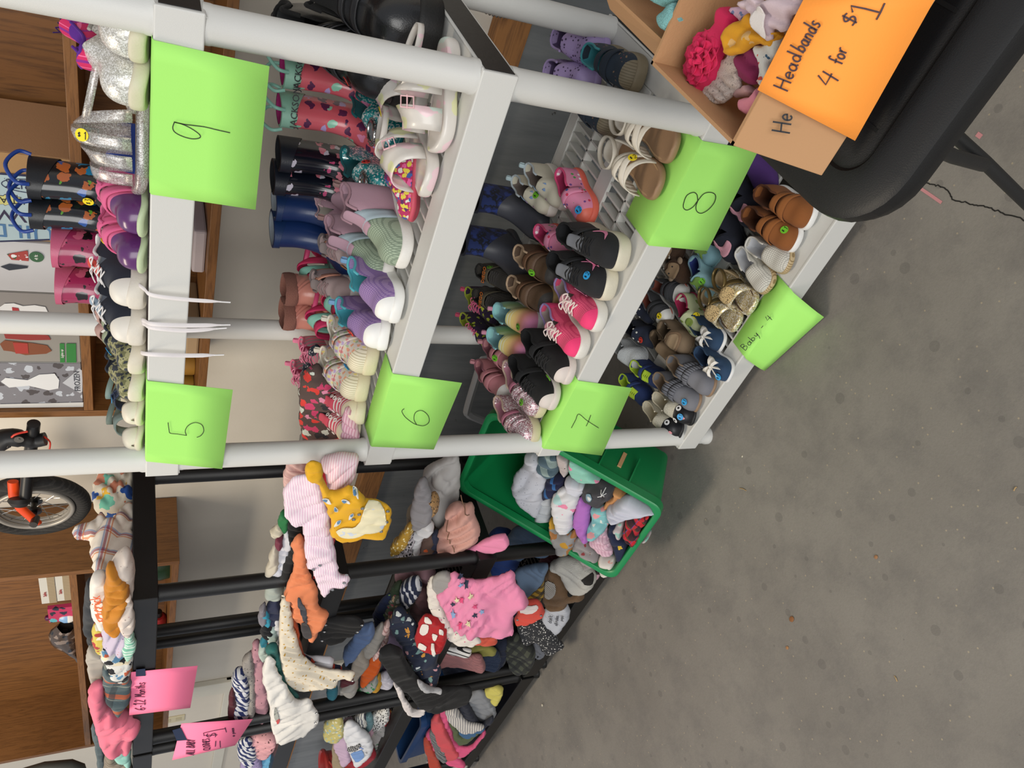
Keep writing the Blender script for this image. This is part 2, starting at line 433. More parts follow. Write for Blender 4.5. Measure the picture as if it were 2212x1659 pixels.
b = MB()
for x in [TX0+.1+.115*i for i in range(11)]:
    b.box((x-1.5, TY0+.062+.2, TZ-.0006), (x-1.4965, TY0+.07+.2, TZ-.0001))
    b.box((x-1.5, TY0+.066+.2, TZ-.0006), (x-1.4960, TY0+.145+.2, TZ+.0001))
    b.box((x-1.44, TY0+.145+.2, TZ-.0006), (x-1.4360, TY0+.225+.2, TZ+.0001))
b.box((TX0+.06-1.5, TY0+.143+.2, TZ-.0006), (TX1-.06-1.5, TY0+.147+.2, TZ+.0001))
b.box((TX0+.06-1.5, TY0+.223+.2, TZ-.0006), (TX1-.06-1.5, TY0+.227+.2, TZ+.0001))
b.build('moulded_groove', mat('#020203', .8), tt, smooth=False)
M_LEG = mat('#1d1e1f', .45, bump=.1, var=.03)
for sx in (2.2,):
    for y in (-.46, -.06):
        b = MB(); s = 1 if sx < 1.5 else -1
        b.tube([V((sx, y, .705))-tb.location, V((sx+.02*s, y, .5))-tb.location, V((sx-.02*s, y-.0, 0))-tb.location], .0125, 14)
        b.build('leg', M_LEG, tb)
    b = MB(); b.tube([V((sx, -.46, .35))-tb.location, V((sx, -.06, .35))-tb.location], .010, 12); b.build('cross_bar', M_LEG, tb)
b = MB()
b.tube([at(x, y, 1, Y)-tb.location for x, y, Y in ((2000, 235, -.40), (2046, 277, -.41), (2127, 350, -.43), (2180, 402, -.44), (2260, 480, -.45), (2330, 560, -.46))], .0085, 14)
b.build('leg', M_LEG, tb)
b = MB(); b.tube([at(x, y, 1, Y)-tb.location for x, y, Y in ((1960, 285, -.47), (2005, 314, -.465), (2060, 338, -.455), (2124, 356, -.44))], .0085, 14); b.build('brace', M_LEG, tb)
# ------------------------------------------------------------- cardboard boxes on the table
def carton(label, x0, x1, y0, y1, z0, z1, flaps, m=M_CARD, th=.004, name='cardboard_box'):
    c = V(((x0+x1)/2, (y0+y1)/2, z0)); root = empty(name, label, 'box', loc=c)
    def L(p): return tuple(V(p)-c)
    b = MB()
    b.box(L((x0, y0, z0)), L((x1, y1, z0+th)))
    b.box(L((x0, y0, z0)), L((x0+th, y1, z1))); b.box(L((x1-th, y0, z0)), L((x1, y1, z1)))
    b.box(L((x0, y0, z0)), L((x1, y0+th, z1))); b.box(L((x0, y1-th, z0)), L((x1, y1, z1)))
    b.build('carton', m, root, smooth=False)
    for q in flaps:
        n = (V(q[1])-V(q[0])).cross(V(q[2])-V(q[1])).normalized()*th
        b = MB(); b.quadbox([L(p) for p in q], n); b.build('flap', m, root, smooth=False, bevel=.001)
    return root
fn = V((0, -.093, .0635)).normalized(); _fl = atp(1775, 380, V((.985, -.452, .85)), fn)
hb = carton('open cardboard box of headbands with an orange price sheet on its flap', .985, 1.33, -.452, -.262, TZ+.001, .85,
            [[(.985, -.452, .85), (1.33, -.452, .85), (1.315, _fl.y, _fl.z), (_fl.x, _fl.y, _fl.z)]])
lv = carton('cardboard box with black printed side and address label, behind the headband box', 1.006, 1.33, -.256, -.08, TZ+.001, .84,
            [[(1.006, -.08, .84), (1.006, -.256, .84), (.972, -.196, .795), (.985, -.085, .822)]])
b = MB(); b.box((-.02, -.083, .02), (.155, -.0826, .098))
bb = b.build('printed_band', mat('#15161a', .6), lv, smooth=False)
b = MB(); b.box((-.156, .0828, .022), (-.09, .0836, .096)); b.build('black_band', mat('#15161a', .6), lv, smooth=False)
b = MB(); b.box((-.088, .0825, .03), (-.02, .0834, .09)); o = b.build('address_label', mat('#dcdcda', .6, var=0), lv, smooth=False)
text('de livraison et', .011, frame((-.123, .0824, .06), (0, -1, 0), (-1, 0, 0)), M_LWHITE, lv)
text('INTLCM AT8078531', .006, frame((-.055, .0822, .07), (0, -1, 0), (0, 0, 1)), M_INK, o); text('2026/06/10 08 48 45 - 06 00', .0042, frame((-.055, .0822, .05), (0, -1, 0), (0, 0, 1)), M_INK, o)
# ------------------------------------------------------------- signs
def sheet(label, rows, m, name='paper_sign', th=.0005, mark=None, w=.0022, marks=None, cat='sign', tape=None, lift=.0009, ink=None):
    """rows: lists of points across the sheet from its upper to its lower edge"""
    c = V(rows[len(rows)//2][0]); root = empty(name, label, cat, loc=c)
    b = MB(); R = []
    nx = 9
    for r in rows:
        r = [V(p) for p in r]
        R.append([(r[0].lerp(r[-1], i/(nx-1)) if len(r) == 2 else cr(r, 4)[i])-c for i in range(nx)])
    b.grid(R); o = b.build('sheet', m, root, solid=th)
    return root, c
def ink(root, c, strokes, p0, n, w, m=M_INK, name='handwriting', lift=.0009):
    b = MB(); pen(b, strokes, V(p0), V(n), w, lift)
    b.v = [tuple(V(v)-c) for v in b.v]
    o = b.build(name, m, root, smooth=False); return o
# one-line handwriting glyphs in a unit box (x right, y up), the last number is the advance
def arc(cx, cy, rx, ry, a0, a1, n=9): return [(cx+rx*math.cos(math.radians(a0+(a1-a0)*i/n)), cy+ry*math.sin(math.radians(a0+(a1-a0)*i/n))) for i in range(n+1)]
HG = {'H': ([[(0, 0), (.02, 1)], [(.6, 0), (.6, 1)], [(0, .5), (.6, .52)]], .8), 'e': ([[(.03, .25), (.45, .3)]+arc(.25, .27, .2, .24, 10, 320)], .6), 'a': ([arc(.23, .25, .2, .24, 40, 400), [(.45, .5), (.45, .08), (.55, 0)]], .68),
      'd': ([arc(.23, .25, .2, .24, 40, 400), [(.46, 1), (.45, .3), (.48, 0)]], .68), 'b': ([[(.02, 1), (.02, 0)], arc(.24, .24, .2, .22, 170, -170)], .62), 'n': ([[(.03, .5), (.03, 0)], [(.03, .3)]+arc(.22, .28, .17, .2, 150, 0)+[(.4, 0)]], .6),
      's': ([[(.38, .46), (.22, .52), (.08, .42), (.14, .3), (.32, .22), (.36, .1), (.22, 0), (.04, .06)]], .55), '4': ([[(.25, 1), (.05, .45), (.6, .45)], [(.5, .9), (.46, 0)]], .75), 'f': ([[(.5, .9), (.38, 1), (.26, .9), (.24, .5), (.22, 0)], [(.05, .48), (.45, .5)]], .55),
      'o': ([arc(.23, .25, .2, .24, 60, 430)], .58), 'r': ([[(.05, .5), (.08, 0)], [(.07, .28), (.15, .45), (.28, .52), (.38, .48)]], .5), '$': ([[(.5, .8), (.3, .9), (.12, .75), (.2, .56), (.42, .45), (.46, .25), (.3, .12), (.06, .2)], [(.32, 1.02), (.26, 0)]], .7),
      '1': ([[(.05, .85), (.3, 1.15)], [(.3, 1.15), (.3, 0)], [(.02, 0), (.6, 0)]], .7), 'i': ([[(.08, .5), (.08, 0)], [(.08, .7), (.09, .73)]], .3), 'I': ([[(.1, 1), (.1, 0)]], .35), 'B': ([[(.03, 1), (.03, 0)], [(.03, 1)]+arc(.06, .76, .38, .22, 80, -90)+arc(.06, .27, .46, .27, 85, -90)+[(.03, 0)]], .72),
      'y': ([[(.03, .5), (.12, .15), (.28, .12), (.42, .5)], [(.42, .5), (.34, -.2), (.2, -.45)]], .6), '-': ([[(.05, .4), (.4, .42)]], .55), ' ': ([], .6), '6': ([[(.45, 1), (.15, .7), (.04, .3), (.1, .08), (.3, 0), (.48, .15), (.45, .36), (.28, .45), (.08, .3)]], .65), '2': ([[(.05, .8), (.2, 1), (.42, .92), (.4, .65), (.2, .3), (.03, .02), (.55, .03)]], .7),
      'M': ([[(0, 0), (.08, 1)], [(.08, 1), (.3, .35)], [(.3, .35), (.52, 1)], [(.52, 1), (.6, 0)]], .78), 't': ([[(.18, .9), (.18, .1), (.3, 0)], [(.02, .6), (.36, .6)]], .45), 'h': ([[(.04, 1), (.04, 0)], [(.04, .3)]+arc(.22, .28, .17, .2, 150, 0)+[(.4, 0)]], .58), 'l': ([[(.1, 1), (.1, 0)]], .3),
      'A': ([[(0, 0), (.28, 1)], [(.28, 1), (.56, 0)], [(.1, .38), (.46, .38)]], .72), 'L': ([[(.04, 1), (.04, 0)], [(.04, 0), (.45, 0)]], .58), 'Y': ([[(0, 1), (.26, .5)], [(.52, 1), (.26, .5)], [(.26, .5), (.26, 0)]], .66), 'C': ([arc(.32, .5, .3, .48, 50, 310)], .7), 'O': ([arc(.3, .5, .3, .48, 60, 430)], .75),
      'T': ([[(0, 1), (.56, 1)], [(.28, 1), (.28, 0)]], .66), 'E': ([[(.04, 1), (.04, 0)], [(.04, 1), (.45, 1)], [(.04, .52), (.4, .52)], [(.04, 0), (.46, 0)]], .62), 'S': ([[(.48, .88), (.28, 1), (.06, .85), (.12, .58), (.4, .45), (.5, .2), (.28, 0), (.03, .12)]], .68), 'c': ([arc(.23, .25, .2, .24, 50, 310)], .5), 'p': ([[(.03, .5), (.03, -.45)], arc(.24, .24, .2, .22, 170, -170)], .62)}
def hand(s, start, end_, h, flip=1):
    """strokes of a handwritten line from pixel start to pixel end_, letters h pixels tall"""
    dx, dy = end_[0]-start[0], end_[1]-start[1]; l = math.hypot(dx, dy); r = (dx/l, dy/l); u = (r[1]*flip, -r[0]*flip); tot = sum(HG[c][1] for c in s[:-1])+.5; sc = l/tot; x = 0; out = []
    for ch in s:
        for st in HG[ch][0]: out.append([(start[0]+r[0]*(x+a)*sc+u[0]*b_*h, start[1]+r[1]*(x+a)*sc+u[1]*b_*h) for a, b_ in st])
        x += HG[ch][1]
    return out
def hang_sign(label, z, fold, low, bulge=.0, back=.075, strokes=None, w=.002, tilt=0):
    """folded sheet lying on the shelf top and hanging over its front edge; fold/low = photo pixels of its corners"""
    yf = -.0285
    A = at(*fold[0], 1, yf); B = at(*fold[1], 1, yf); A.z = B.z = z+.0008
    yb = yf-tilt
    D = at(*low[0], 1, yb); E = at(*low[1], 1, yb)
    A2 = A+V((0, back, 0)); B2 = B+V((0, back, 0))
    rows = [[A2, B2], [A+V((0, .004, 0)), B+V((0, .004, 0))], [A+V((0, -.001, -.002)), B+V((0, -.001, -.002))], [A.lerp(D, .5)+V((0, -bulge, 0)), B.lerp(E, .5)+V((0, -bulge, 0))], [D, E]]
    root, c = sheet(label, rows, M_GREEN)
    n = (B-A).cross(D-A); n = n.normalized() if n.y < 0 else -n.normalized()
    if strokes: ink(root, c, strokes, A+V((0, -.0015-bulge, 0)), n, w)
    return root
z1, z2, z3, z4 = [l[1] for l in reversed(WZ)]
nine = [[(377, 262), (373, 275), (378, 285), (395, 294), (415, 299), (431, 297), (431, 290), (415, 278), (395, 268), (377, 263), (400, 268), (440, 273), (470, 280), (497, 286)]]
hang_sign('green paper sign reading 9 hanging from the top white shelf', z1, [(327, 85), (326, 419)], [(582, 143), (552, 453)], strokes=nine, w=.0011)
five = [[(363, 912), (365, 928), (368, 935), (385, 937), (403, 940)], [(403, 940), (400, 930), (407, 918), (422, 912), (436, 917), (440, 930), (434, 940), (425, 944)]]
hang_sign('green paper sign reading 5 on the top white shelf', z1, [(318, 822), (311, 996)], [(503, 842), (480, 1013)], strokes=five, w=.0011)
six = [[(873, 882), (868, 888), (875, 900), (890, 912), (901, 917), (915, 919), (926, 912), (926, 900), (918, 890), (908, 886), (897, 891), (894, 905), (900, 917)]]
hang_sign('green paper sign reading 6 on the middle white shelf', z2, [(854, 807), (801, 964)], [(998, 827), (937, 971)], strokes=six, w=.0012, back=.06)
seven = [[(1234, 924), (1243, 907), (1250, 894), (1268, 908), (1293, 924)], [(1276, 896), (1271, 910), (1266, 920)]]
hang_sign('green paper sign reading 7 beside the glitter shoe', z3, [(1226, 822), (1182, 968)], [(1365, 838), (1300, 984)], strokes=seven, w=.0013, back=.05)
eight = [[(1507, 433), (1505, 420), (1497, 415), (1483, 422), (1476, 440), (1477, 450), (1485, 453), (1497, 446), (1507, 433), (1520, 418), (1535, 415), (1545, 421), (1543, 436), (1530, 452), (1515, 460), (1505, 456), (1503, 445), (1507, 433)]]
hang_sign('green paper sign reading 8 under the cream sandals', z3, [(1490, 299), (1403, 530)], [(1638, 325), (1528, 542)], strokes=eight, w=.0014, back=.1)
# the lowest sign curls out over the floor
yf = -.0285
A = at(1685, 622, 1, yf); B = at(1568, 768, 1, yf); A.z = B.z = z4+.0008
rows = [[A+V((0, .05, 0)), B+V((0, .05, 0))], [A+V((0, .003, 0)), B+V((0, .003, 0))], [A+V((0, -.001, -.002)), B+V((0, -.001, -.002))]]
D = at(1780, 685, 2, .012); E = at(1652, 801, 2, .006)
gn = (B-A).cross(D-A); gn = gn.normalized() if gn.y < 0 else -gn.normalized()
for q_, bu in ((.1, .0058), (.3, .006), (.6, .006), (.8, .0045), (1, 0)): rows.append([A.lerp(D, q_)+gn*bu, B.lerp(E, q_)+gn*bu])
root, c = sheet('green paper sign reading Baby 4 curling down off the lowest white shelf', rows, M_GREEN)
bab = hand('Baby - 4', (1610, 757), (1668, 690), 15)
ink(root, c, bab, A+gn*.006, gn, .0014, lift=.0008)
# orange price sheet leaning on the headband box flap
fn = V((0, -.093, .0635)).normalized(); fp = V((.985, -.4535, .8505))+fn*.0052
oc = [(1636, 194), (1740, -10), (2030, -20), (1847, 304)]
q = [atp(x, y, fp, fn) for x, y in oc]
root, c = sheet('orange paper sign reading Head bands 4 for $1', [[q[0], q[1]], [q[0].lerp(q[3], .5), q[1].lerp(q[2], .5)], [q[3], q[2]]], M_ORANGE)
def cz(x, y, s=1/3.687): return (1612+x*s, y*s)
hs = hand('Head', (1702, 196), (1732, 121), 34)+hand('bands', (1736, 114), (1774, 50), 34)+hand('4', (1800, 194), (1812, 172), 44)+hand('for', (1818, 142), (1832, 104), 32)+hand('$', (1846, 60), (1855, 38), 34)+[[(1842, 26), (1838, 12), (1868, 18), (1899, 26)], [(1911, 6), (1902, 26), (1893, 42)]]
ink(root, c, hs, fp, fn, .0014, mat('#3a1a24', .5), lift=.0012)
hs = hand('He', (1706, 284), (1712, 244), 40)
b = MB(); pen(b, hs, V((.985, -.4535, .8505)), fn, .0016, .0046)
b.v = [tuple(V(v)-hb.location) for v in b.v]; b.build('handwriting', M_INK, hb, smooth=False)
# pink signs
def flat_sign(label, px, m, n, p0, strokes, w, name='paper_sign', curl=.0):
    q = [atp(x, y, V(p0), V(n)) for x, y in px]; nn = V(n).normalized()
    rows = [[q[0], q[1]], [q[0].lerp(q[3], .5)+nn*curl, q[1].lerp(q[2], .5)+nn*curl], [q[3], q[2]]]
    root, c = sheet(label, rows, m)
    ink(root, c, strokes, V(p0)+nn*curl*.6, n, w, mat('#4a1038', .5), lift=.0012); return root, c
def k2(x, y): return (x/4.608, 1300+y/4.608)
ps = hand('6-12 Months', (313, 1533), (313, 1473), 22)
pr, pc = flat_sign('pink paper sign reading 6-12 Months taped to the black shelf', [(283, 1452), (279, 1545), (411, 1529), (427, 1438)], M_PINKP, (0, -1, 0), (0, -.033, 0),
          ps, .0022, curl=.0)
def patch(root, c, px, p0, n, m, name, lift=.001, th=.0006):
    n = V(n).normalized(); q = [atp(x, y, V(p0), n)+n*lift-c for x, y in px]
    b = MB(); b.quadbox(q, n*th); return b.build(name, m, root, smooth=False)
M_BTAPE = mat('#172747', .5)
patch(pr, pc, [k2(1352, 670), k2(1352, 738), k2(1450, 732), k2(1445, 660)], (0, -.033, 0), (0, -1, 0), M_BTAPE, 'tape')
def k3(x, y): return (430+x/4.621, 1300+y/4.621)
ps = hand('ALL BABY', (419, 1630), (421, 1598), 18)+hand('CLOTHES', (454, 1619), (452, 1595), 15)+hand('$', (470, 1592), (469, 1582), 26)+[[(441, 1589), (439, 1583), (464, 1577), (488, 1573)], [(486, 1571), (489, 1581)], [(466, 1600), (465, 1612)], [(475, 1600), (476, 1614)]]+hand('a piece', (507, 1590), (505, 1572), 7)
pr, pc = flat_sign('pink paper sign reading ALL BABY CLOTHES $1 taped to the black post', [(392, 1563), (372, 1642), (508, 1610), (546, 1553)], M_PINKP, (.1, -1, 0), (-1.33, -.032, 0),
          ps, .0026)
patch(pr, pc, [k2(1715, 1275), k2(1760, 1380), k2(1862, 1372), k2(1800, 1250)], (-1.33, -.032, 0), (.1, -1, 0), M_BTAPE, 'tape')
# ------------------------------------------------------------- oak wall cabinets
def oak(label, x0, x1, y0, y1, z0, z1, shelves, th=.022, left=True, right=True, div=()):
    c = V(((x0+x1)/2, (y0+y1)/2, z0)); root = empty('oak_cabinet', label, 'cabinet', 'oak wall shelves' if 0 else None, loc=c)
    def bx(nm, a, b_, m=M_OAK, bev=.001):
        b = MB(); b.box(tuple(V(a)-c), tuple(V(b_)-c)); return b.build(nm, m, root, smooth=False, bevel=bev)
    if left: bx('side_panel', (x0, y0, z0), (x0+th, y1, z1), M_OAKV)
    if right: bx('side_panel', (x1-th, y0, z0), (x1, y1, z1), M_OAKV)
    for z in shelves: bx('shelf', (x0+th, y0+.001, z), (x1-th, y1, z+th))
    bx('back_panel', (x0+th, y1-.008, z0), (x1-th, y1, z1), mat('#7d5228', .5, ('wood', '#4b2e14', 2, 36)))
    for x in div: bx('divider', (x, y0+.02, z0), (x+th, y1-.008, z1), M_OAKV)
    return root
C1 = oak('open oak wall cabinet stacked with holiday boxes, behind the white shelves', -.478, 1.35, .56, .835, 1.205, 2.2, (1.206, 1.482))
C2 = oak('open oak wall cabinet on the left with small boxes and a plastic bag', -2.62, -1.215, .56, .835, 1.243, 2.25, (1.244, 1.553), div=())
# boxes standing in the right cabinet
def prod_box(label, px0, px1, ztop, zb, mfront, y0=.575, y1=.80, name='product_box', mside=None):
    """px0, px1: photo rows of the two side edges at shelf height"""
    xa = at(150, px0, 1, y0).x; xb = at(150, px1, 1, y0).x; x0, x1 = sorted((xa, xb)); x0 = max(x0, -.453)
    c = V(((x0+x1)/2, y0, zb)); root = empty(name, label, 'box', loc=c)
    b = MB(); b.box((x0-c.x, 0.0012, 0), (x1-c.x, y1-y0, ztop-zb)); b.build('carton', mside or M_CARD, root, smooth=False, bevel=.002)
    b = MB(); b.box((x0-c.x+.0005, 0, .0005), (x1-c.x-.0005, .0012, ztop-zb-.0005)); b.build('front_print', mfront, root, smooth=False)
    return root, c, (x0, x1)
def panel(root, c, px, y, m, name, lift=.0016, th=.0005):
    q = [at(a, b_, 1, y)+V((0, -lift, 0))-c for a, b_ in px]
    b = MB(); n = len(q); vs = q+[p+V((0, -th, 0)) for p in q]
    b.add(vs, [tuple(range(n)), tuple(range(n, 2*n))[::-1]]+[(i, (i+1) % n, n+(i+1) % n, n+i) for i in range(n)])
    return b.build(name, m, root, smooth=False)
def vtext(s, size, px, py, y, m, root, c, ang, name='printed_text', sx=1, lift=.0025):
    p = at(px, py, 1, y)+V((0, -lift, 0))-c
    up = V((math.sin(ang), 0, math.cos(ang)))
    return text(s, size, frame(p, (0, -1, 0), up), m, root, name, sx=sx)
SB = 1.5045
root, c, _ = prod_box('brown cardboard snowman kit box with light blue label on the oak shelf', 345, 525, 1.95, SB, mat('#a37e52', .8, bump=.1))
yy = .575
panel(root, c, [(0, 372), (138, 382), (146, 517), (0, 522)], yy, mat('#1c2146', .6), 'label_border')
panel(root, c, [(0, 376), (133, 386), (141, 513), (0, 518)], yy, mat('#a9bcc0', .7), 'label', .0022)
HD = PI/2   # the carton stands on its end, so its print runs up or down
vtext('PRIORITY', .022, 68, 401, yy, mat('#1c2146', .6), root, c, -PI/2, lift=.0034)
vtext('PRINTING LTD.', .011, 56, 391, yy, mat('#1c2146', .6), root, c, -PI/2, lift=.0034)
b = MB(); pts = [at(68, 401, 1, yy)+V((.016*math.cos(t), -.0034, .052*math.sin(t)))-c for t in [2*PI*i/30 for i in range(31)]]
ribbon(b, pts, (0, -1, 0), .0016); b.build('logo_ring', mat('#1c2146', .6), root, smooth=False)
pts = []
for i in range(28):
    a = 2*PI*i/28; r = 1.0 if i % 2 else .8; pts.append((18+32*r*math.sin(a), 430+13*r*math.cos(a)))
panel(root, c, pts, yy, mat('#1c2146', .6), 'burst_outline', .0028)
panel(root, c, [(18+(x-18)*.93, 430+(y-430)*.9) for x, y in pts], yy, mat('#c8c277', .6), 'burst', .0034)
vtext('JUST ADD', .020, 18, 430, yy, M_INK, root, c, -PI/2, lift=.0042)
vtext('SNOWMAN', .040, 20, 463, yy, mat('#2a2040', .6), root, c, -PI/2, lift=.0034, sx=1.3)
vtext('BUILD A', .048, 30, 496, yy, mat('#46719b', .6), root, c, -PI/2, lift=.0034, sx=1.2)
root, c, _ = prod_box('white box with small santa and snowman pictures on the oak shelf', 530, 634, 1.93, SB, mat('#b9b8ba', .6), mside=mat('#b9b8ba', .6))
panel(root, c, [(15, 548), (60, 540), (62, 563), (25, 560)], yy, mat('#9b3530', .6, ('spots', ['#d8d8d8', '#33502f'], .012, .4)), 'santa_picture')
panel(root, c, [(1, 575), (20, 569), (60, 574), (60, 578), (20, 583)], yy, mat('#1e2533', .6), 'figure_picture')
p = at(79, 554, 1, yy)-c; b = MB(); b.disc(p+V((0, -.0016, 0)), (0, -1, 0), .014); b.build('height_badge', mat('#2f5a3a', .6), root, smooth=False)
vtext('4 ft', .010, 79, 554, yy, M_LWHITE, root, c, 0, lift=.0032)
root, c, _ = prod_box('grey box picturing a white snowman in a red scarf on the oak shelf', 637, 712, 1.90, SB, mat('#8b8683', .6), mside=mat('#a8a39c', .6))
panel(root, c, [(0, 662), (10, 655), (30, 654), (50, 660), (75, 658), (98, 662), (104, 674), (60, 676), (20, 674), (0, 674)], yy, mat('#dedede', .7), 'snowman_picture')
panel(root, c, [(26, 662), (40, 664), (44, 676), (28, 676)], yy, mat('#a6272c', .6), 'scarf_picture', .0026)
root, c, _ = prod_box('grey box picturing an inflatable bear and santa on the oak shelf', 714, 782, 1.92, SB+.001, mat('#8e8a83', .6), mside=mat('#a8a39c', .6))
panel(root, c, [(8, 718), (85, 718), (105, 724), (110, 733), (60, 734), (12, 730)], yy, mat('#8e2b26', .6), 'santa_picture')
panel(root, c, [(0, 742), (10, 734), (30, 736), (70, 740), (102, 745), (112, 757), (100, 763), (55, 766), (25, 758), (8, 756)], yy, mat('#7b4325', .6), 'bear_picture')
panel(root, c, [(28, 738), (60, 740), (62, 762), (34, 762)], yy, mat('#a33127', .6), 'jacket_picture', .0026)
panel(root, c, [(129, 741), (139, 741), (140, 782), (130, 782)], yy, mat('#2c7a36', .6), 'green_label')
panel(root, c, [(143, 741), (164, 741), (165, 782), (144, 782)], yy, mat('#2c7a36', .6), 'green_label', .0018)
vtext('Lights up', .008, 134.5, 762, yy, M_LWHITE, root, c, 0, lift=.003)
root, c, _ = prod_box('snowy printed box at the left end of the oak shelf', 785, 878, 1.94, SB+.002, mat('#7b7a80', .6, ('spots', ['#b9bfc8', '#4b4648'], .03, .35)), mside=mat('#c2c0bc', .6))
panel(root, c, [(0, 872), (180, 868), (180, 878), (0, 880)], yy, mat('#c9c9c7', .7), 'pale_edge')
panel(root, c, [(2, 823), (12, 815), (60, 820), (85, 808), (118, 806), (128, 820), (126, 838), (105, 842), (62, 832), (20, 836)], yy, mat('#d9dadb', .7), 'white_shape')
panel(root, c, [(135, 826), (172, 795), (178, 800), (178, 845), (173, 848)], yy, mat('#b9bcc2', .6), 'title_plate')
vtext('FROZEN', .019, 167, 822, yy, mat('#45484f', .6), root, c, 0, lift=.003)
for nm, lb, y0_, y1_, h, m in (('flat_box', 'flat cardboard box lying in the lower part of the oak cabinet', 700, 770, .035, mat('#a98e6c', .8)), ('folded_cloth', 'white folded cloth inside the lower oak shelf', 500, 590, .03, mat('#b9aeb2', .8)),
                               ('ribbon_roll', 'yellow ribbon roll in the lower oak shelf beside the cabinet end', 822, 835, .09, mat('#a4762a', .6)), ('ribbon_roll', 'yellow ribbon roll farthest left in the lower oak shelf', 864, 880, .10, mat('#a07322', .6))):
    xa, xb = sorted((at(430, y0_, 1, .6).x, at(430, y1_, 1, .6).x)); b = MB()
    if 'ribbon' in nm:
        b.lathe([(0, 0), (.03, 0), (.032, .004), (.032, h-.004), (.03, h), (.012, h), (.012, .02), (0, .02)], ((xa+xb)/2, .68, 1.229))
        tag(b.build(nm, m), lb, 'ribbon')
    else:
        b.box((xa, .60, 1.2285), (xb, .78, 1.2285+h)); tag(b.build(nm, m, smooth=False, bevel=.006), lb, 'box' if 'box' in nm else 'cloth')
# things in the left cabinet
SB2 = 1.5755
for i, (ya, yb, z0, z1, lb) in enumerate(((1238, 1299, SB2, SB2+.042, 'white printed carton lowest in the left oak cabinet'), (1240, 1301, SB2+.043, SB2+.088, 'white and beige carton on top of another carton'))):
    xa, xb = sorted((at(130, ya, 1, .58).x, at(130, yb, 1, .58).x)); cc = V((xa, .58, z0)); root = empty('product_carton', lb, 'box', loc=cc)
    b = MB(); b.box((0, 0.001, 0), (xb-xa, .16, z1-z0)); b.build('carton', mat('#c9c6bd', .6), root, smooth=False, bevel=.001)
    b = MB(); b.box((.002, -.0003, .001), ((xb-xa)*.98, .001, (z1-z0)*.5)); b.build('striped_print', mat('#a8977b', .6, ('stripe', '#7b6a50', .006, .35, 50)), root, smooth=False)
    text('Salva', .014, frame(((xb-xa)*.35, -.0012, (z1-z0)*.72), (0, -1, 0), (0, 0, 1)), mat('#a1282b', .5), root)
xq = at(130, 1320, 1, .60).x
b = MB(); b.box((xq-.045, .585, SB2), (xq+.045, .60, SB2+.075)); tag(b.build('bath_toy_box', mat('#b9335b', .5, ('spots', ['#5ba9b5', '#e7c9b0', '#2c2c3a'], .03, .45)), smooth=False), 'pink and teal printed packet behind the purple and blue bottle', 'packet')
xq = at(130, 1345, 1, .575).x; root = empty('toy_bottle', 'pale blue and purple toy bottle on the left oak shelf', 'toy', loc=(xq, .60, SB2))
b = MB(); b.lathe([(0, 0), (.022, .002), (.026, .012), (.026, .018)], seg=24); b.build('base', M_LWHITE, root)
b = MB(); b.lathe([(.026, .018), (.025, .03), (.016, .045), (0, .048)], seg=24); b.build('body', mat('#7fa6cf', .3), root)
b = MB(); b.lathe([(.012, .044), (.012, .06), (.006, .066), (.011, .075), (.009, .086), (0, .09)], seg=20); b.build('cap', mat('#571642', .25), root)
def bagmesh():
    b = MB(); rows = []
    for i in range(9):
        t = i/8; x = t*.26; r = .042*math.sin(PI*min(t*1.0+.1, 1)**.7)+.004
        rows.append([V((-x, .03*math.cos(a)*(1-t*.5), r+r*math.sin(a)*.95+.003*math.sin(5*a+i))) for a in [2*PI*k/16 for k in range(16)]])
    b.grid(rows, 0, True); return b
b = bagmesh(); xq = at(150, 1362, 1, .6).x
o = b.build('plastic_bag', mat('#4a3f39', .2, ('spots', ['#8a7a70', '#20242c'], .03, .4)), loc=None); o.location = (xq, .62, SB2); tag(o, 'shiny dark plastic bag slumped along the left oak shelf', 'bag')
b = MB(); rows = []
xq = at(360, 1250, 1, .62).x
b.lathe([(0, 0), (.05, .0), (.055, .03), (.05, .1), (.03, .14), (0, .15)]); o = b.build('green_bag', mat('#17351c', .35, bump=.3, bscale=30)); o.location = (xq, .68, 1.2665); tag(o, 'dark green bag in the lower left oak shelf', 'bag')
xq = at(350, 1370, 1, .62).x; root = empty('fire_extinguisher', 'red cylinder lying in the lower left oak shelf', 'canister', loc=(xq, .66, 1.266))
b = MB(); b.lathe([(0, 0), (.028, .0), (.03, .008), (.03, .14), (.02, .155), (0, .157)], M=Matrix.Translation((-.08, 0, .0305)) @ Matrix.Rotation(PI/2, 4, 'Y')); b.build('body', mat('#8e1f22', .35), root)
b = MB(); b.lathe([(0, 0), (.012, 0), (.012, .03), (0, .03)], M=Matrix.Translation((.078, 0, .0305)) @ Matrix.Rotation(PI/2, 4, 'Y')); b.build('cap', M_BLK, root)
# grey wall outlet
p = at(374, 1553, 1, WY); root = empty('wall_outlet', 'ivory double wall outlet under the left oak cabinet', 'outlet', loc=p)
b = MB(); b.box((-.035, -.006, -.057), (.035, .0, .057)); b.build('cover_plate', mat('#cfc4a2', .4), root, smooth=False, bevel=.003)
for s in (-1, 1):
    b = MB(); b.box((-.015, -.008, s*.026-.014), (.015, -.0061, s*.026+.014)); b.build('socket', mat('#bdb290', .4), root, smooth=False, bevel=.002)
# ball chain on the lower wall
p = at(1030, 20, 1, WY-.07); b = MB()
for i in range(16): b.lathe([(0, -.0042), (.0032, -.0028), (.0044, 0), (.0032, .0028), (0, .0042)], p+V((.004*math.sin(i*.4), 0, .06-.0095*i)), 10)
tag(b.build('ball_chain', mat('#8c8a86', .3, metal=.9)), 'steel ball chain hanging by the wooden ledge', 'chain')
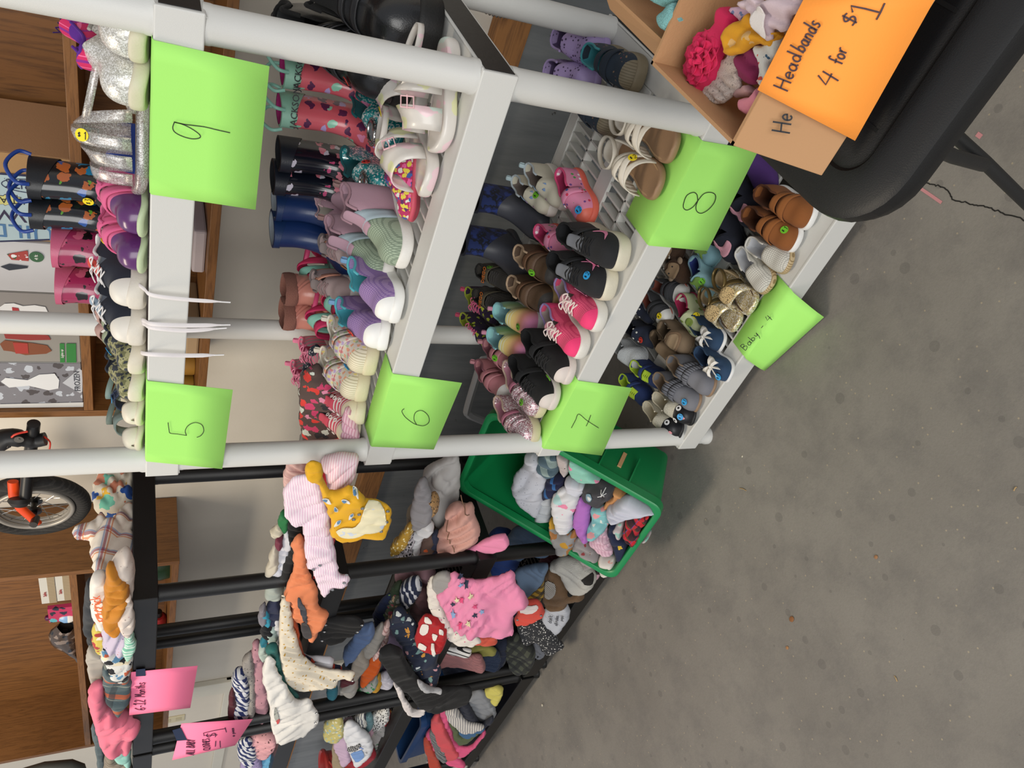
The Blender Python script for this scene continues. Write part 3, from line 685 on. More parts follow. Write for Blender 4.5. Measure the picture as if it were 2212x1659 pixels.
# ------------------------------------------------------------- balance bike hanging between the cabinets
bc = at(74, 1093, 1, .60); bike = empty('balance_bike', 'orange and black balance bike hung up between the oak cabinets', 'bike', loc=bc)
wn = V((.10, .995, .0)).normalized(); wa = wn.cross(V((0, 0, 1))).normalized(); wu = V((0, 0, 1))
def ring(b, R, r, n=48, off=0, ax=1.0, mi=0):
    b.tube([wn*off+wa*math.cos(2*PI*k/n)*R+wu*math.sin(2*PI*k/n)*R for k in range(n)], r, 10, mi, closed=True)
sq = .62   # the wheel is turned away, seen narrow
wn = V((.66, .75, 0)).normalized(); wn = V((.10, .99, 0)).normalized()
b = MB(); ring(b, .128, .0225); tyre = b.build('tyre', mat('#1d1c1b', .8, ('stripe', '#2e2c2a', .012, .3, 20), bump=.5, bscale=90), bike)
b = MB(); ring(b, .100, .0075); ring(b, .100, .0075, off=.012); ring(b, .100, .0075, off=-.012); b.build('rim', mat('#9a958d', .35, metal=.3), bike)
b = MB()
for k in range(16):
    a = 2*PI*k/16; s = .016*(1 if k % 2 else -1)
    b.tube([wn*s+wa*math.cos(a+.5)*.014+wu*math.sin(a+.5)*.014, wa*math.cos(a)*.098+wu*math.sin(a)*.098], .0012, 6)
b.build('spokes', M_CHROME, bike)
b = MB()
b.tube([wn*-.028, wn*.028], .009, 14); b.tube([wn*-.020, wn*-.014], .021, 16); b.tube([wn*.014, wn*.020], .021, 16); b.build('hub', mat('#141414', .3), bike)
def bp(x, y, Y): return at(x, y, 1, Y)-bc
M_BO = mat('#e04a1a', .4)
b = MB(); b.tube([bp(28, 1040, .555), bp(30, 1072, .55), bp(45, 1098, .545), bp(68, 1118, .55), bp(80, 1130, .56)], .0085, 12, flat=1.6); b.build('fork', M_BO, bike)
b = MB(); b.tube([bp(78, 1118, .55), bp(72, 1134, .52)], .011, 12); b.build('axle_nut', mat('#2c2926', .4), bike)
b = MB(); b.tube([bp(73, 915, .54), bp(68, 960, .54), bp(62, 1000, .54), bp(58, 1040, .53), bp(55, 1072, .52)], .0155, 16); b.build('frame_tube', mat('#1b1b1c', .4), bike)
b = MB(); b.tube([bp(42, 1076, .52), bp(42, 1082, .515), bp(41, 1090, .51)], [.026, .029, .021], 24); b.build('grip', mat('#1d1b1a', .6), bike)
b = MB(); b.tube(cr([bp(-10, 960, .53), bp(18, 945, .53), bp(50, 948, .53), bp(75, 952, .53), bp(98, 948, .53)], 4), [.03]*4+[.026]*4+[.022]*4+[.02]*5, 14, flat=.8); b.build('stem', mat('#19191a', .45), bike)
b = MB(); b.tube(cr([bp(95, 943, .53), bp(108, 955, .53), bp(106, 975, .53)], 5), .0022, 8); b.tube(cr([bp(18, 958, .52), bp(30, 940, .515), bp(60, 932, .515)], 5), .0028, 8); b.build('brake_cable', mat('#c8301c', .4), bike)
b = MB(); b.tube([bp(20, 960, .515), bp(12, 962, .51)], .009, 12); b.build('cable_end', M_CHROME, bike)
b = MB(); b.disc(bp(41, 949, .505), (0, -1, 0), .011, .002); b.disc(bp(41, 949, .503), (0, -1, 0), .003, .002); b.build('bolt', mat('#77736c', .3, metal=.6), bike)
# grey chair back at the far left, and a door edge
b = MB(); rows = []
p = at(100, 1690, 1, .3)
b.lathe([(0, -.14), (.08, -.13), (.13, -.09), (.15, 0), (.13, .09), (.08, .13), (0, .14)], seg=28, M=Matrix.Translation(p) @ Matrix.Scale(.35, 4, (0, 1, 0)))
tag(b.build('chair_back', mat('#4a4b47', .6)), 'dark grey rounded chair back at the left end of the oak cabinet', 'chair')
# ------------------------------------------------------------- green tote tipped towards the viewer
TH = math.radians(46)
B0 = V((-.43, -.155, .175)); Wd, Ln, Dp = .325, .515, .235
yd = V((0, math.cos(TH), math.sin(TH))); zd = V((0, -math.sin(TH), math.cos(TH)))
Mb = frame(B0+V((Wd/2, 0, 0))+yd*Ln/2, zd, yd)
M_TOTE = mat('#138048', .35, bump=.05, var=.02)
tote = empty('storage_tote', 'green plastic storage tote tipped forward and full of rolled baby clothes', 'tote', M=Mb)
def rr2(w, l, r, z, n=6): return rrect(-w/2, w/2, -l/2, l/2, r, z, n)
b = MB(); tp = .88; rows = []
prof = [(tp, -Dp, .02), (tp+.01, -Dp+.006, .025), (.985, -.03, .03), (.985, -.012, .03)]
for s, z, r in prof: rows.append(rr2(Wd*s, Ln*s, r, z))
for d, z in ((.004, -.026), (.006, -.026), (.006, .0), (.002, .003), (-.006, .003), (-.010, 0), (-.012, -.02)): rows.append(rr2(Wd+2*d-.004, Ln+2*d-.004, .032, z))
for s, z, r in [(.965, -.03, .03), (tp-.02, -Dp+.004, .02)]: rows.append(rr2(Wd*s, Ln*s, r, z))
b.grid(rows, 0, True); k = len(rows[0]); b.f.append(list(range(k))[::-1]); b.m.append(0); n = len(b.v); b.f.append(list(range(n-k, n))); b.m.append(0)
b.build('tub', M_TOTE, tote)
b = MB()
for y in (-.15, -.06, .03, .12):
    b.box((Wd*.5*.955, y-.002, -.13), (Wd*.5*.955+.012, y+.002, -.035), M=Matrix.Rotation(-.05, 4, 'Y'))
b.build('ribs', M_TOTE, tote, smooth=False)
b = MB()
pass
b = None
for y_, c_, lb_ in ((-.11, '#d9a878', 'slot with tan cloth showing through'), (-.02, '#2b3040', 'dark slot through the side wall'), (.07, '#9fc4cc', 'slot with pale blue cloth showing through')):
    b = MB(); b.box((0, -.0055, -.034), (.0035, .0055, .034)); b.v = [tuple(Matrix.Translation((Wd*.5*.952-.0005, y_, -.10)) @ Matrix.Rotation(.083, 4, 'Y') @ V(v)) for v in b.v]
    b.build('slot', mat(c_, .8), tote, smooth=False)['label'] = lb_
# ------------------------------------------------------------- other storage behind and left
b = MB(); x0 = at(700, 1655, 1, .62)
root = empty('red_bucket', 'red plastic bucket with a thick rim behind the black shelves', 'bucket', loc=x0-V((.05, 0, .22)))
b.lathe([(0, 0), (.085, .0), (.1, .2), (.112, .2), (.116, .212), (.108, .224), (.096, .215), (.083, .01), (0, .01)], seg=32); b.build('tub', mat('#a8322f', .35), root)
b = MB(); b.tube(cr([(-.11, 0, .2), (-.1, -.07, .16), (0, -.125, .13), (.1, -.07, .16), (.11, 0, .2)], 6), .006, 8); b.build('handle', mat('#b03a36', .35), root)
b = MB(); q = at(880, 1625, 1, .02)
x1 = at(830, 1568, 1, .05).x; tr = empty('blue_tote', 'dark blue plastic tote behind the folded pile on the lowest black shelf', 'tote', loc=(x1-.3, .19, .0905))
rows = [rrect(-.20*s, .20*s, -.13*s, .13*s, .03, z) for s, z in ((.88, 0), (.9, .01), (.98, .225), (1.04, .225), (1.04, .25), (.96, .25), (.94, .20), (.86, .012))]
b.grid(rows, 0, True); k = len(rows[0]); b.f += [list(range(k))[::-1], list(range(len(b.v)-k, len(b.v)))]; b.m += [0, 0]
b.build('tub', mat('#1f4373', .4), tr)
# white plastic frame leaning on the lower wall
fo = [at(1005, 800, 1, .5), at(1090, 775, 1, .5)]
pts = [(1003, 900), (1010, 915), (1092, 925), (1100, 915), (1100, 780), (1085, 775), (1050, 777), (1040, 790)]
outer = cr([atp(x, y, V((-.4, .62, .4)), V((.1, -1, .2))) for x, y in [(1003, 890), (1006, 900), (1016, 907), (1060, 925), (1110, 945), (1150, 960), (1160, 900), (1150, 830), (1120, 780), (1085, 772), (1050, 774), (1036, 782), (1020, 830)]], 4, True)
cc = sum(outer, V())/len(outer)
b = MB()
inn = [cc+(p-cc)*.80 for p in outer]; inn2 = [cc+(p-cc)*.90+V((0, -.008, .002)) for p in outer]
b.grid([outer, inn2, inn, [p+V((0, .012, 0)) for p in inn], [p+V((0, .012, 0)) for p in outer], outer], 0, True)
tag(b.build('plastic_frame', mat('#a9aaab', .4)), 'rounded light grey plastic frame leaning on the lower wall behind the shoes', 'surround')
# small debris on the floor
def pebble(px, py, r, col, lb, nm='debris', fl_=.6):
    p = at(px, py, 2, 0); b = MB(); rows = []
    for i in range(7):
        a = PI*i/6; rows.append([V((r*math.sin(a)*math.cos(t)*(1+.25*noise.noise(V((t*1.5, a, px)))), r*.8*math.sin(a)*math.sin(t)*(1+.25*noise.noise(V((t, a*2, py)))), r*fl_*(1-math.cos(a))*.5*1.0)) for t in [2*PI*k/10 for k in range(10)]])
    b.grid(rows, 0, True); o = b.build(nm, mat(col, .8, bump=.5, bscale=200)); o.location = p+V((0, 0, .0002)); return tag(o, lb, 'debris')
pebble(1705, 743, .015, '#8a7050', 'brown and green pebble beside the curled Baby 4 sign', 'pebble', 1.3)
pebble(1711, 1337, .008, '#8a5a33', 'brown dry leaf scrap in the middle of the bare floor', 'dry_leaf', .4)
pebble(1172, 1523, .006, '#c9c1ae', 'pale crumb on the floor left of the black shelves', 'crumb', .6)
pebble(1893, 1203, .005, '#a07450', 'small brown leaf crumb near the right side of the floor', 'crumb', .5)
pebble(1604, 986, .003, '#d2cbb8', 'tiny white crumb near the shelf foot', 'crumb', .6)
pebble(1701, 1399, .005, '#a87a50', 'small tan bark scrap below the leaf scrap', 'bark_scrap', .4)
for (xa, ya, xb, yb, lb) in ((1598, 1055, 1612, 1060, 'pale dry twig on the floor near the tote'), (2190, 1060, 2196, 1052, 'reddish straw bit at the right edge'), (1932, 1460, 1938, 1472, 'orange straw bit low on the floor')):
    b = MB(); p, q = at(xa, ya, 2, .001), at(xb, yb, 2, .001); b.tube([p, p.lerp(q, .5)+V((.002, .001, .001)), q], .0012, 6); tag(b.build('twig', mat('#b09468', .8)), lb, 'debris')
# ------------------------------------------------------------- footwear
def sp(x, e): return math.copysign(abs(x)**e, x)
def smooth(a, b, x):
    t = min(max((x-a)/(b-a), 0), 1); return t*t*(3-2*t)
def SG(z): return 'children\'s shoes on the '+('top' if z > 1.2 else 'second' if z > .8 else 'third' if z > .4 else 'lowest')+' white shelf'
class Last:
    """the shape of one shoe: heel at y=0, toe at y=L, sole on z=0"""
    def __init__(s, L, W=.40, hc=.055, hb=.034, ts=.012, to=.50, toe=2.3, dip=.12, skew=.04):
        s.L, s.W, s.hc, s.hb, s.ts, s.to, s.te, s.dip, s.skew = L, W, hc, hb, ts, to, toe, dip, skew
    def w(s, t):
        W = s.W*s.L
        if t < .2: r = .36*(1-(1-t/.2)**2.3)**(1/2.3)
        elif t < .42: r = .36-.02*smooth(.2, .42, t)
        elif t < .72: r = .34+.13*smooth(.42, .72, t)
        else: r = .47*(max(0, 1-((t-.72)/.28)**s.te))**(1/s.te)
        return r*W
    def h(s, t):
        hi = s.hb*1.45
        if t < .36: v = s.hc*(1-s.dip*math.sin(PI*t/.36))
        elif t < .54: v = s.hc+(hi-s.hc)*smooth(.36, .54, t)
        elif t < .78: v = hi+(s.hb-hi)*smooth(.54, .78, t)
        else: v = s.hb*(.30+.70*(max(0, 1-((t-.78)/.22)**2.4))**(1/2.4))
        return s.ts+v
    def cx(s, t): return s.skew*s.L*(t*t-.35*t)
    def P(s, t, u, off=0):
        th = (1-abs(u))*PI/2; w = s.w(t)+off; h = s.h(t)-s.ts+off
        return V((s.cx(t)+math.copysign(w*max(0, math.cos(th))**.75, u), t*s.L, s.ts+h*max(0, math.sin(th))**(.10+.70*smooth(.07, .38, t))))
    def O(s, t, u):
        w = s.w(t); h = s.h(t)-s.ts; a = abs(u); sg = 1 if u >= 0 else -1
        if a > .55:
            q = (1-a)/.45; x = w*(1-.22*q*q+.06*math.sin(PI*q)); z = h*q**.85
        else:
            q = (.55-a)/.55; x = w*.70*(1-q)**.8; z = h-(h-.006)*min(1, (q*2.2))**.8
            if q < .06: x = w*.76
        return V((s.cx(t)+sg*x, t*s.L, s.ts+z))
    def op(s, t): return smooth(.03, .085, t)*(1-smooth(s.to-.08, s.to+.02, t))
    def Q(s, t, u): o = s.op(t); return s.P(t, u).lerp(s.O(t, u), o)
    def N(s, t, u, f=None):
        f = f or s.P; e = .01
        a = f(min(t+e, .999), u)-f(max(t-e, .001), u); b = f(t, min(u+e, 1))-f(t, max(u-e, -1)); n = b.cross(a)
        n = n.normalized(); return n if n.z > 0 else -n
STICK = {'y': mat('#f4dc1e', .5, var=0), 'b': mat('#2f9fe0', .5, var=0), 'g': mat('#6fbf2a', .5, var=0), 'r': mat('#e23a28', .5, var=0)}
def sticker(root, p, n, col, txt, r=.0085, rot=0):
    up = V((math.sin(rot), -math.cos(rot), .001)); up = (up-n*up.dot(n)).normalized()
    fm = frame(p, n, up); b = MB(); b.disc((0, 0, 0), (0, 0, 1), r, .0007); b.v = [tuple(fm @ V(v)) for v in b.v]
    o = b.build('price_sticker', STICK[col], root)
    o['label'] = {'y': 'round yellow', 'b': 'round blue', 'g': 'round green', 'r': 'round red'}[col]+' price sticker marked '+txt
    b = MB(); k = r*.95
    for i, ch in enumerate(txt):
        kk = k*(.8 if ch == '$' else 1.25); ox = (i-.95)*k*.8
        for st in GL[ch]: ribbon(b, [fm @ V((ox+x*kk*.7+.1*k, (y-.5)*kk, .0009)) for x, y in st], n, r*.13)
    b.build('price', M_INK, o, smooth=False)
def place(heel, toe, z, L=None, pitch=0, roll=0, lift=0):
    h = at(*heel, 2, z) if len(heel) == 2 else V(heel); t = at(*toe, 2, z) if len(toe) == 2 else V(toe)
    d = t-h; d.z = 0; L = L or d.length; d.normalize(); h = V((t.x, t.y, z+lift))-d*L
    M = Matrix.Translation(h) @ Matrix.Rotation(math.atan2(d.y, d.x)-PI/2, 4, 'Z') @ Matrix.Translation((0, L/2, 0)) @ Matrix.Rotation(roll, 4, 'Y') @ Matrix.Rotation(pitch, 4, 'X') @ Matrix.Translation((0, -L/2, 0))
    return M, L
TS = [.5-.5*math.cos(PI*i/28) for i in range(29)]; TS[0] = .0015; TS[-1] = .9985
US = [k/11-1 for k in range(23)]
def sole_mesh(la, th, out=.003, m=0):
    b = MB(); ring = [(t, -1) for t in TS]+[(t, 1) for t in TS[::-1]]
    def pt(t, sg, o, z): 
        w = la.w(t)+o; y = t*la.L+(o*(2*t-1))
        spring = .006*max(0, (t-.8)/.2)**2+.002*max(0, (.12-t)/.12)
        return V((la.cx(t)+sg*w, y, z+spring))
    rows = []
    for o, z in ((-.008, .0005), (-.001, 0), (out-.0005, .003), (out, th*.6), (out-.0008, th), (-.002, th+.001)):
        rows.append([pt(t, sg, o if o > 0 else max(o, -la.w(t)*.8), z) for t, sg in ring])
    b.grid(rows, 0, True); k = len(ring)
    for i in range(len(TS)-1):
        a, c = i, k-1-i
        b.f.append([a, a+1, c-1, c]); b.m.append(0)
        q = (len(rows)-1)*k; b.f.append([q+a, q+c, q+c-1, q+a+1]); b.m.append(0)
    return b
def patch_on(la, root, pts, m, name, off=.0022, th=.0012, lab=None, f=None):
    """a flat piece following the upper; pts in (t, u)"""
    q = cr([(t, u, 0) for t, u in pts], 2, True); R_ = [V((p.x*la.L, p.y*la.w(.6), 0)) for p in q]
    b = MB(); b.add([la.P(min(p.x, .985), p.y, off) for p in q], [tuple(f_) for f_ in geometry.tessellate_polygon([R_])])
    # refine so that the piece follows the curve
    vs = b.v; fs = b.f; ts_ = [(p.x, p.y) for p in q]
    for _ in range(2):
        nf = []; mid = {}
        def mp(i, j):
            k = (min(i, j), max(i, j))
            if k not in mid:
                a_, c_ = ts_[i], ts_[j]; ts_.append(((a_[0]+c_[0])/2, (a_[1]+c_[1])/2)); vs.append(tuple(la.P(min(ts_[-1][0], .985), ts_[-1][1], off))); mid[k] = len(vs)-1
            return mid[k]
        for f_ in fs:
            i, j, k = f_; a_, c_, e_ = mp(i, j), mp(j, k), mp(k, i); nf += [[i, a_, e_], [a_, j, c_], [e_, c_, k], [a_, c_, e_]]
        fs = nf
    b.f = fs; b.m = [0]*len(fs)
    o = b.build(name, m, root, solid=th)
    if lab: o['label'] = lab
    return o
def strap(la, root, t0, t1, m, u0=-.8, u1=.8, off=.003, th=.0022, name='strap', skew=0, lab=None):
    b = MB(); rows = []
    for i in range(4):
        rows.append([la.P(t0+(t1-t0)*i/3+skew*(u0+(u1-u0)*k/14), u0+(u1-u0)*k/14, off) for k in range(15)])
    b.grid(rows); o = b.build(name, m, root, solid=th)
    if lab: o['label'] = lab
    return o
def laces(la, root, m, t0=.50, t1=.70, n=4, us=.3, r=.0017, bow=True, flat=.6):
    b = MB()
    for i in range(n):
        ta = t0+(t1-t0)*i/n; tb_ = t0+(t1-t0)*(i+.8)/n; u = us*(1-.25*i/n)
        for s in (-1, 1): b.tube([la.P(ta, -s*u, .003), la.P((ta+tb_)/2, 0, .0045), la.P(tb_, s*u, .003)], r, 6, flat=flat)
    if bow:
        c = la.P(t0, 0, .006)
        for s in (-1, 1):
            b.tube(cr([c, c+V((s*.012, -.004, .004)), c+V((s*.020, .002, -.001)), c+V((s*.012, .006, .001)), c], 4), r, 6, flat=flat)
            b.tube(cr([c, c+V((s*.008, .010, .001)), c+V((s*.014, .022, -.004))], 4), r, 6, flat=flat)
    b.build('laces', m, root)
def shoe(label, heel, toe, z, up, sole='#e9e6de', lin='#4a4a4a', L=None, W=.40, hc=.055, hb=.034, ts=.012, to=.50, te=2.3, st=None, cat='shoe', name='shoe', grp=None,
         pitch=0, roll=0, lift=0, straps=(), lace=None, toecap=None, heelc=None, tongue=None, foxing=None, sk='txt', open_toe=False, extra=None, lop=None, srot=0, lacekw={}, tcap=.80, dip=.12, mesh_sub=0, soleth=None):
    grp = grp or SG(z)
    M, L = place(heel, toe, z, L, pitch, roll, lift); root = empty(name, label, cat, grp, M=M)
    la = Last(L, W, hc*L/.15, hb*L/.15, ts*L/.15, to, te, dip)
    um = up if not isinstance(up, str) else cloth(up); lm = lin if not isinstance(lin, str) else cloth(lin, var=.12)
    sm = sole if not isinstance(sole, str) else mat(sole, .55, bump=.15, bscale=300, var=.1)
    mats = [um, lm, um if not toecap else (toecap if not isinstance(toecap, str) else mat(toecap, .6)), um if not heelc else (heelc if not isinstance(heelc, str) else cloth(heelc))]
    b = MB(); rows = [[la.Q(t, u) for u in US] for t in TS]
    def cap(r):
        c = sum(r, V())/len(r); return [c+(p-c)*.5+V((0, 0, 0)) for p in r], [c]*len(r)
    c1, c2 = cap(rows[0]); c3, c4 = cap(rows[-1]); rows = [c2, c1]+rows+[c3, c4]
    def mi(i, k):
        i = min(max(i-2, 0), len(TS)-2)
        t = (TS[i]+TS[i+1])/2; u = abs((US[k]+US[k+1])/2)
        if la.op(t) > .35 and u < .56: return 1
        if t > tcap and toecap: return 2
        if t < .2 and heelc and u > .5: return 3
        return 0
    b.grid(rows, mi); b.build('upper', mats, root, sub=mesh_sub)
    sole_mesh(la, soleth or la.ts*1.35).build('sole', sm, root, sub=1)
    # collar edge
    b = MB(); pts = [la.Q(t, -.551)+V((0, 0, .0005)) for t in TS if .07 < t < la.to-.03]; pts2 = [la.Q(t, .551)+V((0, 0, .0005)) for t in TS if .07 < t < la.to-.03]
    back = [la.P(.04, -.45, 0), la.P(.03, -.2, 0), la.P(.03, .2, 0), la.P(.04, .45, 0)]
    b.tube(cr(pts[::-1]+back+pts2, 2), .0018*L/.15+.0006, 7); b.build('collar', lm if foxing is None else cloth(foxing), root)
    if tongue:
        b = MB(); tm = tongue if not isinstance(tongue, str) else cloth(tongue)
        b.grid([[la.P(t, u*.5, .001)+V((0, -.0*k, up_)) for k, u in enumerate((-.5, -.3, -.1, .1, .3, .5))] for t, up_ in ((.62, 0), (.55, .001), (.50, .002), (.45, .005*L/.15), (.42, .010*L/.15))]); b.build('tongue', tm, root, solid=.004, sub=1)
    for i, s in enumerate(straps):
        strap(la, root, s[0], s[1], s[2] if not isinstance(s[2], str) else cloth(s[2]), *(s[3:5] if len(s) > 3 else ()))
    if lace: laces(la, root, lace if not isinstance(lace, str) else cloth(lace), **lacekw)
    if lop:
        c = la.P(.01, 0, .001); b = MB(); b.tube(cr([c+V((0, .002, -.01)), c+V((0, -.006, 0)), c+V((0, -.007, .008)), c+V((0, 0, .010)), c+V((0, .003, .0))], 4), .0045, 6, flat=.25); b.build('pull_loop', cloth(lop), root)
    if extra: extra(la, root)
    if st:
        t, u = st[2] if len(st) > 2 else (.74, .1)
        sticker(root, la.P(t, u, .0025 if not straps else .004), la.N(t, u), st[0], st[1], rot=srot)
    return root, la
def sandal(label, heel, toe, z, solec, bed, bands, L=None, W=.40, ts=.014, st=None, grp=None, pitch=0, roll=0, lift=0, hb=.03, heelcup=None, name='sandal', ankle=None, toebox=None, buckle=None, sub='#8a6a4e'):
    grp = grp or SG(z)
    M, L = place(heel, toe, z, L, pitch, roll, lift); root = empty(name, label, 'sandal', grp, M=M)
    la = Last(L, W, .045*L/.15, hb*L/.15, ts*L/.15, .5, 2.3)
    sm = solec if not isinstance(solec, str) else mat(solec, .55, bump=.15, var=.12); bm_ = bed if not isinstance(bed, str) else mat(bed, .6, bump=.1, var=.12)
    sole_mesh(la, la.ts).build('sole', sm, root, sub=1)
    b = MB(); n = len(TS)
    for s, zz in ((.94, la.ts+.0012), (.80, la.ts+.0002)):
        b.v += [tuple(V((la.cx(t)-la.w(t)*s, .5*L+(t-.5)*L*s, zz))) for t in TS]+[tuple(V((la.cx(t)+la.w(t)*s, .5*L+(t-.5)*L*s, zz))) for t in TS[::-1]]
    k = 2*n
    for i in range(k): j = (i+1) % k; b.f.append([i, j, k+j, k+i]); b.m.append(0)
    for i in range(n-1): b.f.append([k+i, k+k-1-i, k+k-2-i, k+i+1]); b.m.append(0)
    b.build('footbed', bm_, root)
    for i, s in enumerate(bands):
        m = s[2] if not isinstance(s[2], str) else mat(s[2], .6, bump=.1, var=.06)
        strap(la, root, s[0], s[1], m, s[3] if len(s) > 3 else -.97, s[4] if len(s) > 4 else .97, skew=s[5] if len(s) > 5 else 0, off=.003+.001*(i % 3))
    if heelcup:
        hm = heelcup if not isinstance(heelcup, str) else mat(heelcup, .6, bump=.1)
        b = MB(); rows = []
        for zf in (0, .35, .7, 1):
            rows.append([V((la.cx(t)+sg*la.w(t)*(1-.05*zf), t*L, la.ts+zf*.034*L/.15*(1-smooth(.05, .34, t)*.75))) for t, sg in [(t, -1) for t in TS[11::-1]]+[(t, 1) for t in TS[:12]]])
        b.grid(rows); b.build('heel_counter', hm, root, solid=.003)
    if ankle:
        am = ankle if not isinstance(ankle, str) else mat(ankle, .6, bump=.1)
        b = MB(); r1 = []
        for dz in (-.005, 0, .005):
            r1.append([V((la.cx(.2)+.040*L/.15*math.cos(a)*.62, .2*L+.042*L/.15*math.sin(a), la.ts+.045*L/.15+dz+.010*math.sin(a))) for a in [2*PI*k/24 for k in range(24)]])
        b.grid(r1, 0, True); b.build('ankle_strap', am, root, solid=.0022)
    if toebox:
        tm = toebox if not isinstance(toebox, str) else mat(toebox, .5, bump=.1, var=.12)
        tt_ = [t for t in TS if t > .78]; b = MB(); b.grid([[la.P(t, u) for u in US] for t in tt_]); b.build('toe_cap', tm, root, solid=.002)
    if buckle:
        p = la.P(.62, buckle[1], .006); b = MB(); s = .009*L/.15; nrm = la.N(.62, buckle[1]); fm = frame(p, nrm, (0, 1, 0))
        b.tube([fm @ V(q) for q in ((-s, -s*.8, 0), (s, -s*.8, 0), (s, s*.8, 0), (-s, s*.8, 0))], .0016, 6, closed=True); b.tube([fm @ V((0, -s, 0.001)), fm @ V((0, s, .001))], .0011, 6)
        b.build('buckle', buckle[0] if not isinstance(buckle[0], str) else mat(buckle[0], .4), root)
    if st: sticker(root, la.P(st[2][0], st[2][1], .0055), la.N(*st[2]), st[0], st[1])
    return root, la
def boot(label, heel, toe, z, H, up, sole='#222222', rim=None, lin='#3a3a3a', L=None, W=.42, hb=.040, st=None, grp=None, handles=None, foot=None, pitch=0, roll=0, lift=0, lean=0, fur=0, ringsn=0, rw=.30, name='boot', txt=None, rough=None, sr=.0085, stz=.5):
    grp = grp or SG(z)
    M, L = place(heel, toe, z, L, pitch, roll, lift); root = empty(name, label, 'boot', grp, M=M)
    hb = hb*L/.15; W = W*L; k = L/.15
    R = [((L, .30*hb), (L, .12*hb), .10), ((.985*L, .62*hb), (.985*L, .02*hb), .30), ((.93*L, .90*hb), (.94*L, 0), .42), ((.80*L, 1.05*hb), (.82*L, 0), .50), ((.66*L, 1.25*hb), (.60*L, 0), .49),
         ((.555*L, 1.65*hb), (.33*L, 0), .44), ((.51*L, 2.15*hb), (.08*L, .003), .41), ((.495*L, 2.7*hb), (-.015*L, .22*hb), .39), ((.49*L, max(3.0*hb, .36*H)), (-.02*L, .7*hb), .385)]
    h0 = max(3.0*hb, .36*H)
    for q in (.3, .65, 1.0):
        zz = h0+(H-h0)*q; R.append((((.49+.02*q)*L+lean*q, zz), ((-.02-.02*q)*L+lean*q, .7*hb+(H-.7*hb)*q), .385+.03*q))
    def ringp(tp_, bt, w, shrink=0):
        cy, cz_ = (tp_[0]+bt[0])/2, (tp_[1]+bt[1])/2; hy, hz = (tp_[0]-bt[0])/2, (tp_[1]-bt[1])/2; out = []
        for i in range(22):
            a = 2*PI*i/22; c, s = math.cos(a), math.sin(a)
            ee = .62 if (c < 0 and tp_[1] < 2*hb) else .9
            out.append(V((sp(s, .85)*(w*W-shrink), cy+hy*sp(c, ee)*(1-shrink*8), cz_+hz*sp(c, ee)*(1-shrink*0))))
        return out
    rows = [ringp(a, b_, w) for a, b_, w in R]
    nr = len(rows); b = MB(); rimr = R[-1]
    if ringsn:     # quilted shaft
        fine = []
        for i in range(nr-1):
            if i < nr-5: fine.append(rows[i]); continue
            for q in range(6):
                r = [p.lerp(p2, q/6) for p, p2 in zip(rows[i], rows[i+1])]; bl = abs(math.sin((i*6+q)*PI/6*1.0)); c = sum(r, V())/22
                fine.append([c+(p-c)*(1+.07*bl) for p in r])
        fine.append(rows[-1]); rows = fine; nr = len(rows)
    c = sum(rows[-1], V())/22
    inner = [[c+(p-c)*.90 for p in rows[-1]], [c+(p-c)*.86+V((0, 0, -.03*k)) for p in rows[-1]], [c+(p-c)*.3+V((0, 0, -.055*k)) for p in rows[-1]]]
    um = up if not isinstance(up, str) else mat(up, .25 if rough is None else rough, coat=.3, var=.05); fm_ = um if not foot else (foot if not isinstance(foot, str) else mat(foot, .6, bump=.1))
    lm = lin if not isinstance(lin, str) else cloth(lin)
    b.grid(rows+inner[:0], lambda i, kk: 1 if i < 6 else 0, True); b.build('boot_body', [um, fm_], root, sub=1)
    b = MB(); b.grid([rows[-1]]+inner, 0, True); b.build('lining', lm, root)
    rmm = (rim if not isinstance(rim, str) else mat(rim, .4, bump=.1)) if rim else um
    b = MB(); rw_ = rw*.1*k*1.2
    up1 = [V((0, 0, 1))*0 for _ in rows[-1]]
    a_ = [c+(p-c)*1.03 for p in rows[-1]]; dwn = [p.lerp(q, min(.9, rw_/max(.001, (H-h0)*.35))) for p, q in zip(rows[-1], rows[-2])]; cd_ = sum(dwn, V())/22; dwn = [cd_+(p-cd_)*1.03 for p in dwn]
    if fur:
        rr = []
        for j in range(7):
            aa = 2*PI*j/7; rr.append([c+(p-c)*(1.0+.10*math.cos(aa))+V((0, 0, .010*k*math.sin(aa)*1.4+.003*noise.noise(p*300+V((j, 0, 0))))) for p in rows[-1]])
        rr.append(rr[0]); b.grid(rr, 0, True); b.build('fur_collar', rmm, root)
    else:
        b.grid([dwn, [cd_+(p-cd_)*1.02 for p in dwn], a_, [p+V((0, 0, .001)) for p in inner[0]]], 0, True); b.build('top_band', rmm, root)
    la = Last(L, .44, .03, hb, .008*k)
    sole_mesh(la, .013*k, .0015).build('sole', mat(sole, .6, bump=.2) if isinstance(sole, str) else sole, root, sub=1)
    if handles:
        for sg in (-1, 1):
            p0 = c+V((sg*.33*W, .035*k, -.004)); p1 = c+V((sg*.33*W, -.035*k, -.004)); b = MB()
            b.tube(cr([p0, p0+V((sg*.004, 0, .02*k)), (p0+p1)/2+V((sg*.006, 0, .036*k)), p1+V((sg*.004, 0, .02*k)), p1], 6), .0034*k, 10); b.build('handle', mat(handles, .35), root)
    if txt:
        pw = c+V((0, .26*L+.012, -rw_*.55))
        text(txt, .0135*k*1.3, frame(c+V((-.03*k, .245*L, -rw_*.6)), (-.35, 1, .0), (0, 0, 1)), M_INK, root, 'handwritten_mark')
    if st:
        sticker(root, V((.0, .52*L+.001, H*stz+.0)), V((0, 1, .15)).normalized() if stz > .4 else V((0, .6, .8)).normalized(), st[0], st[1], r=sr)
    return root
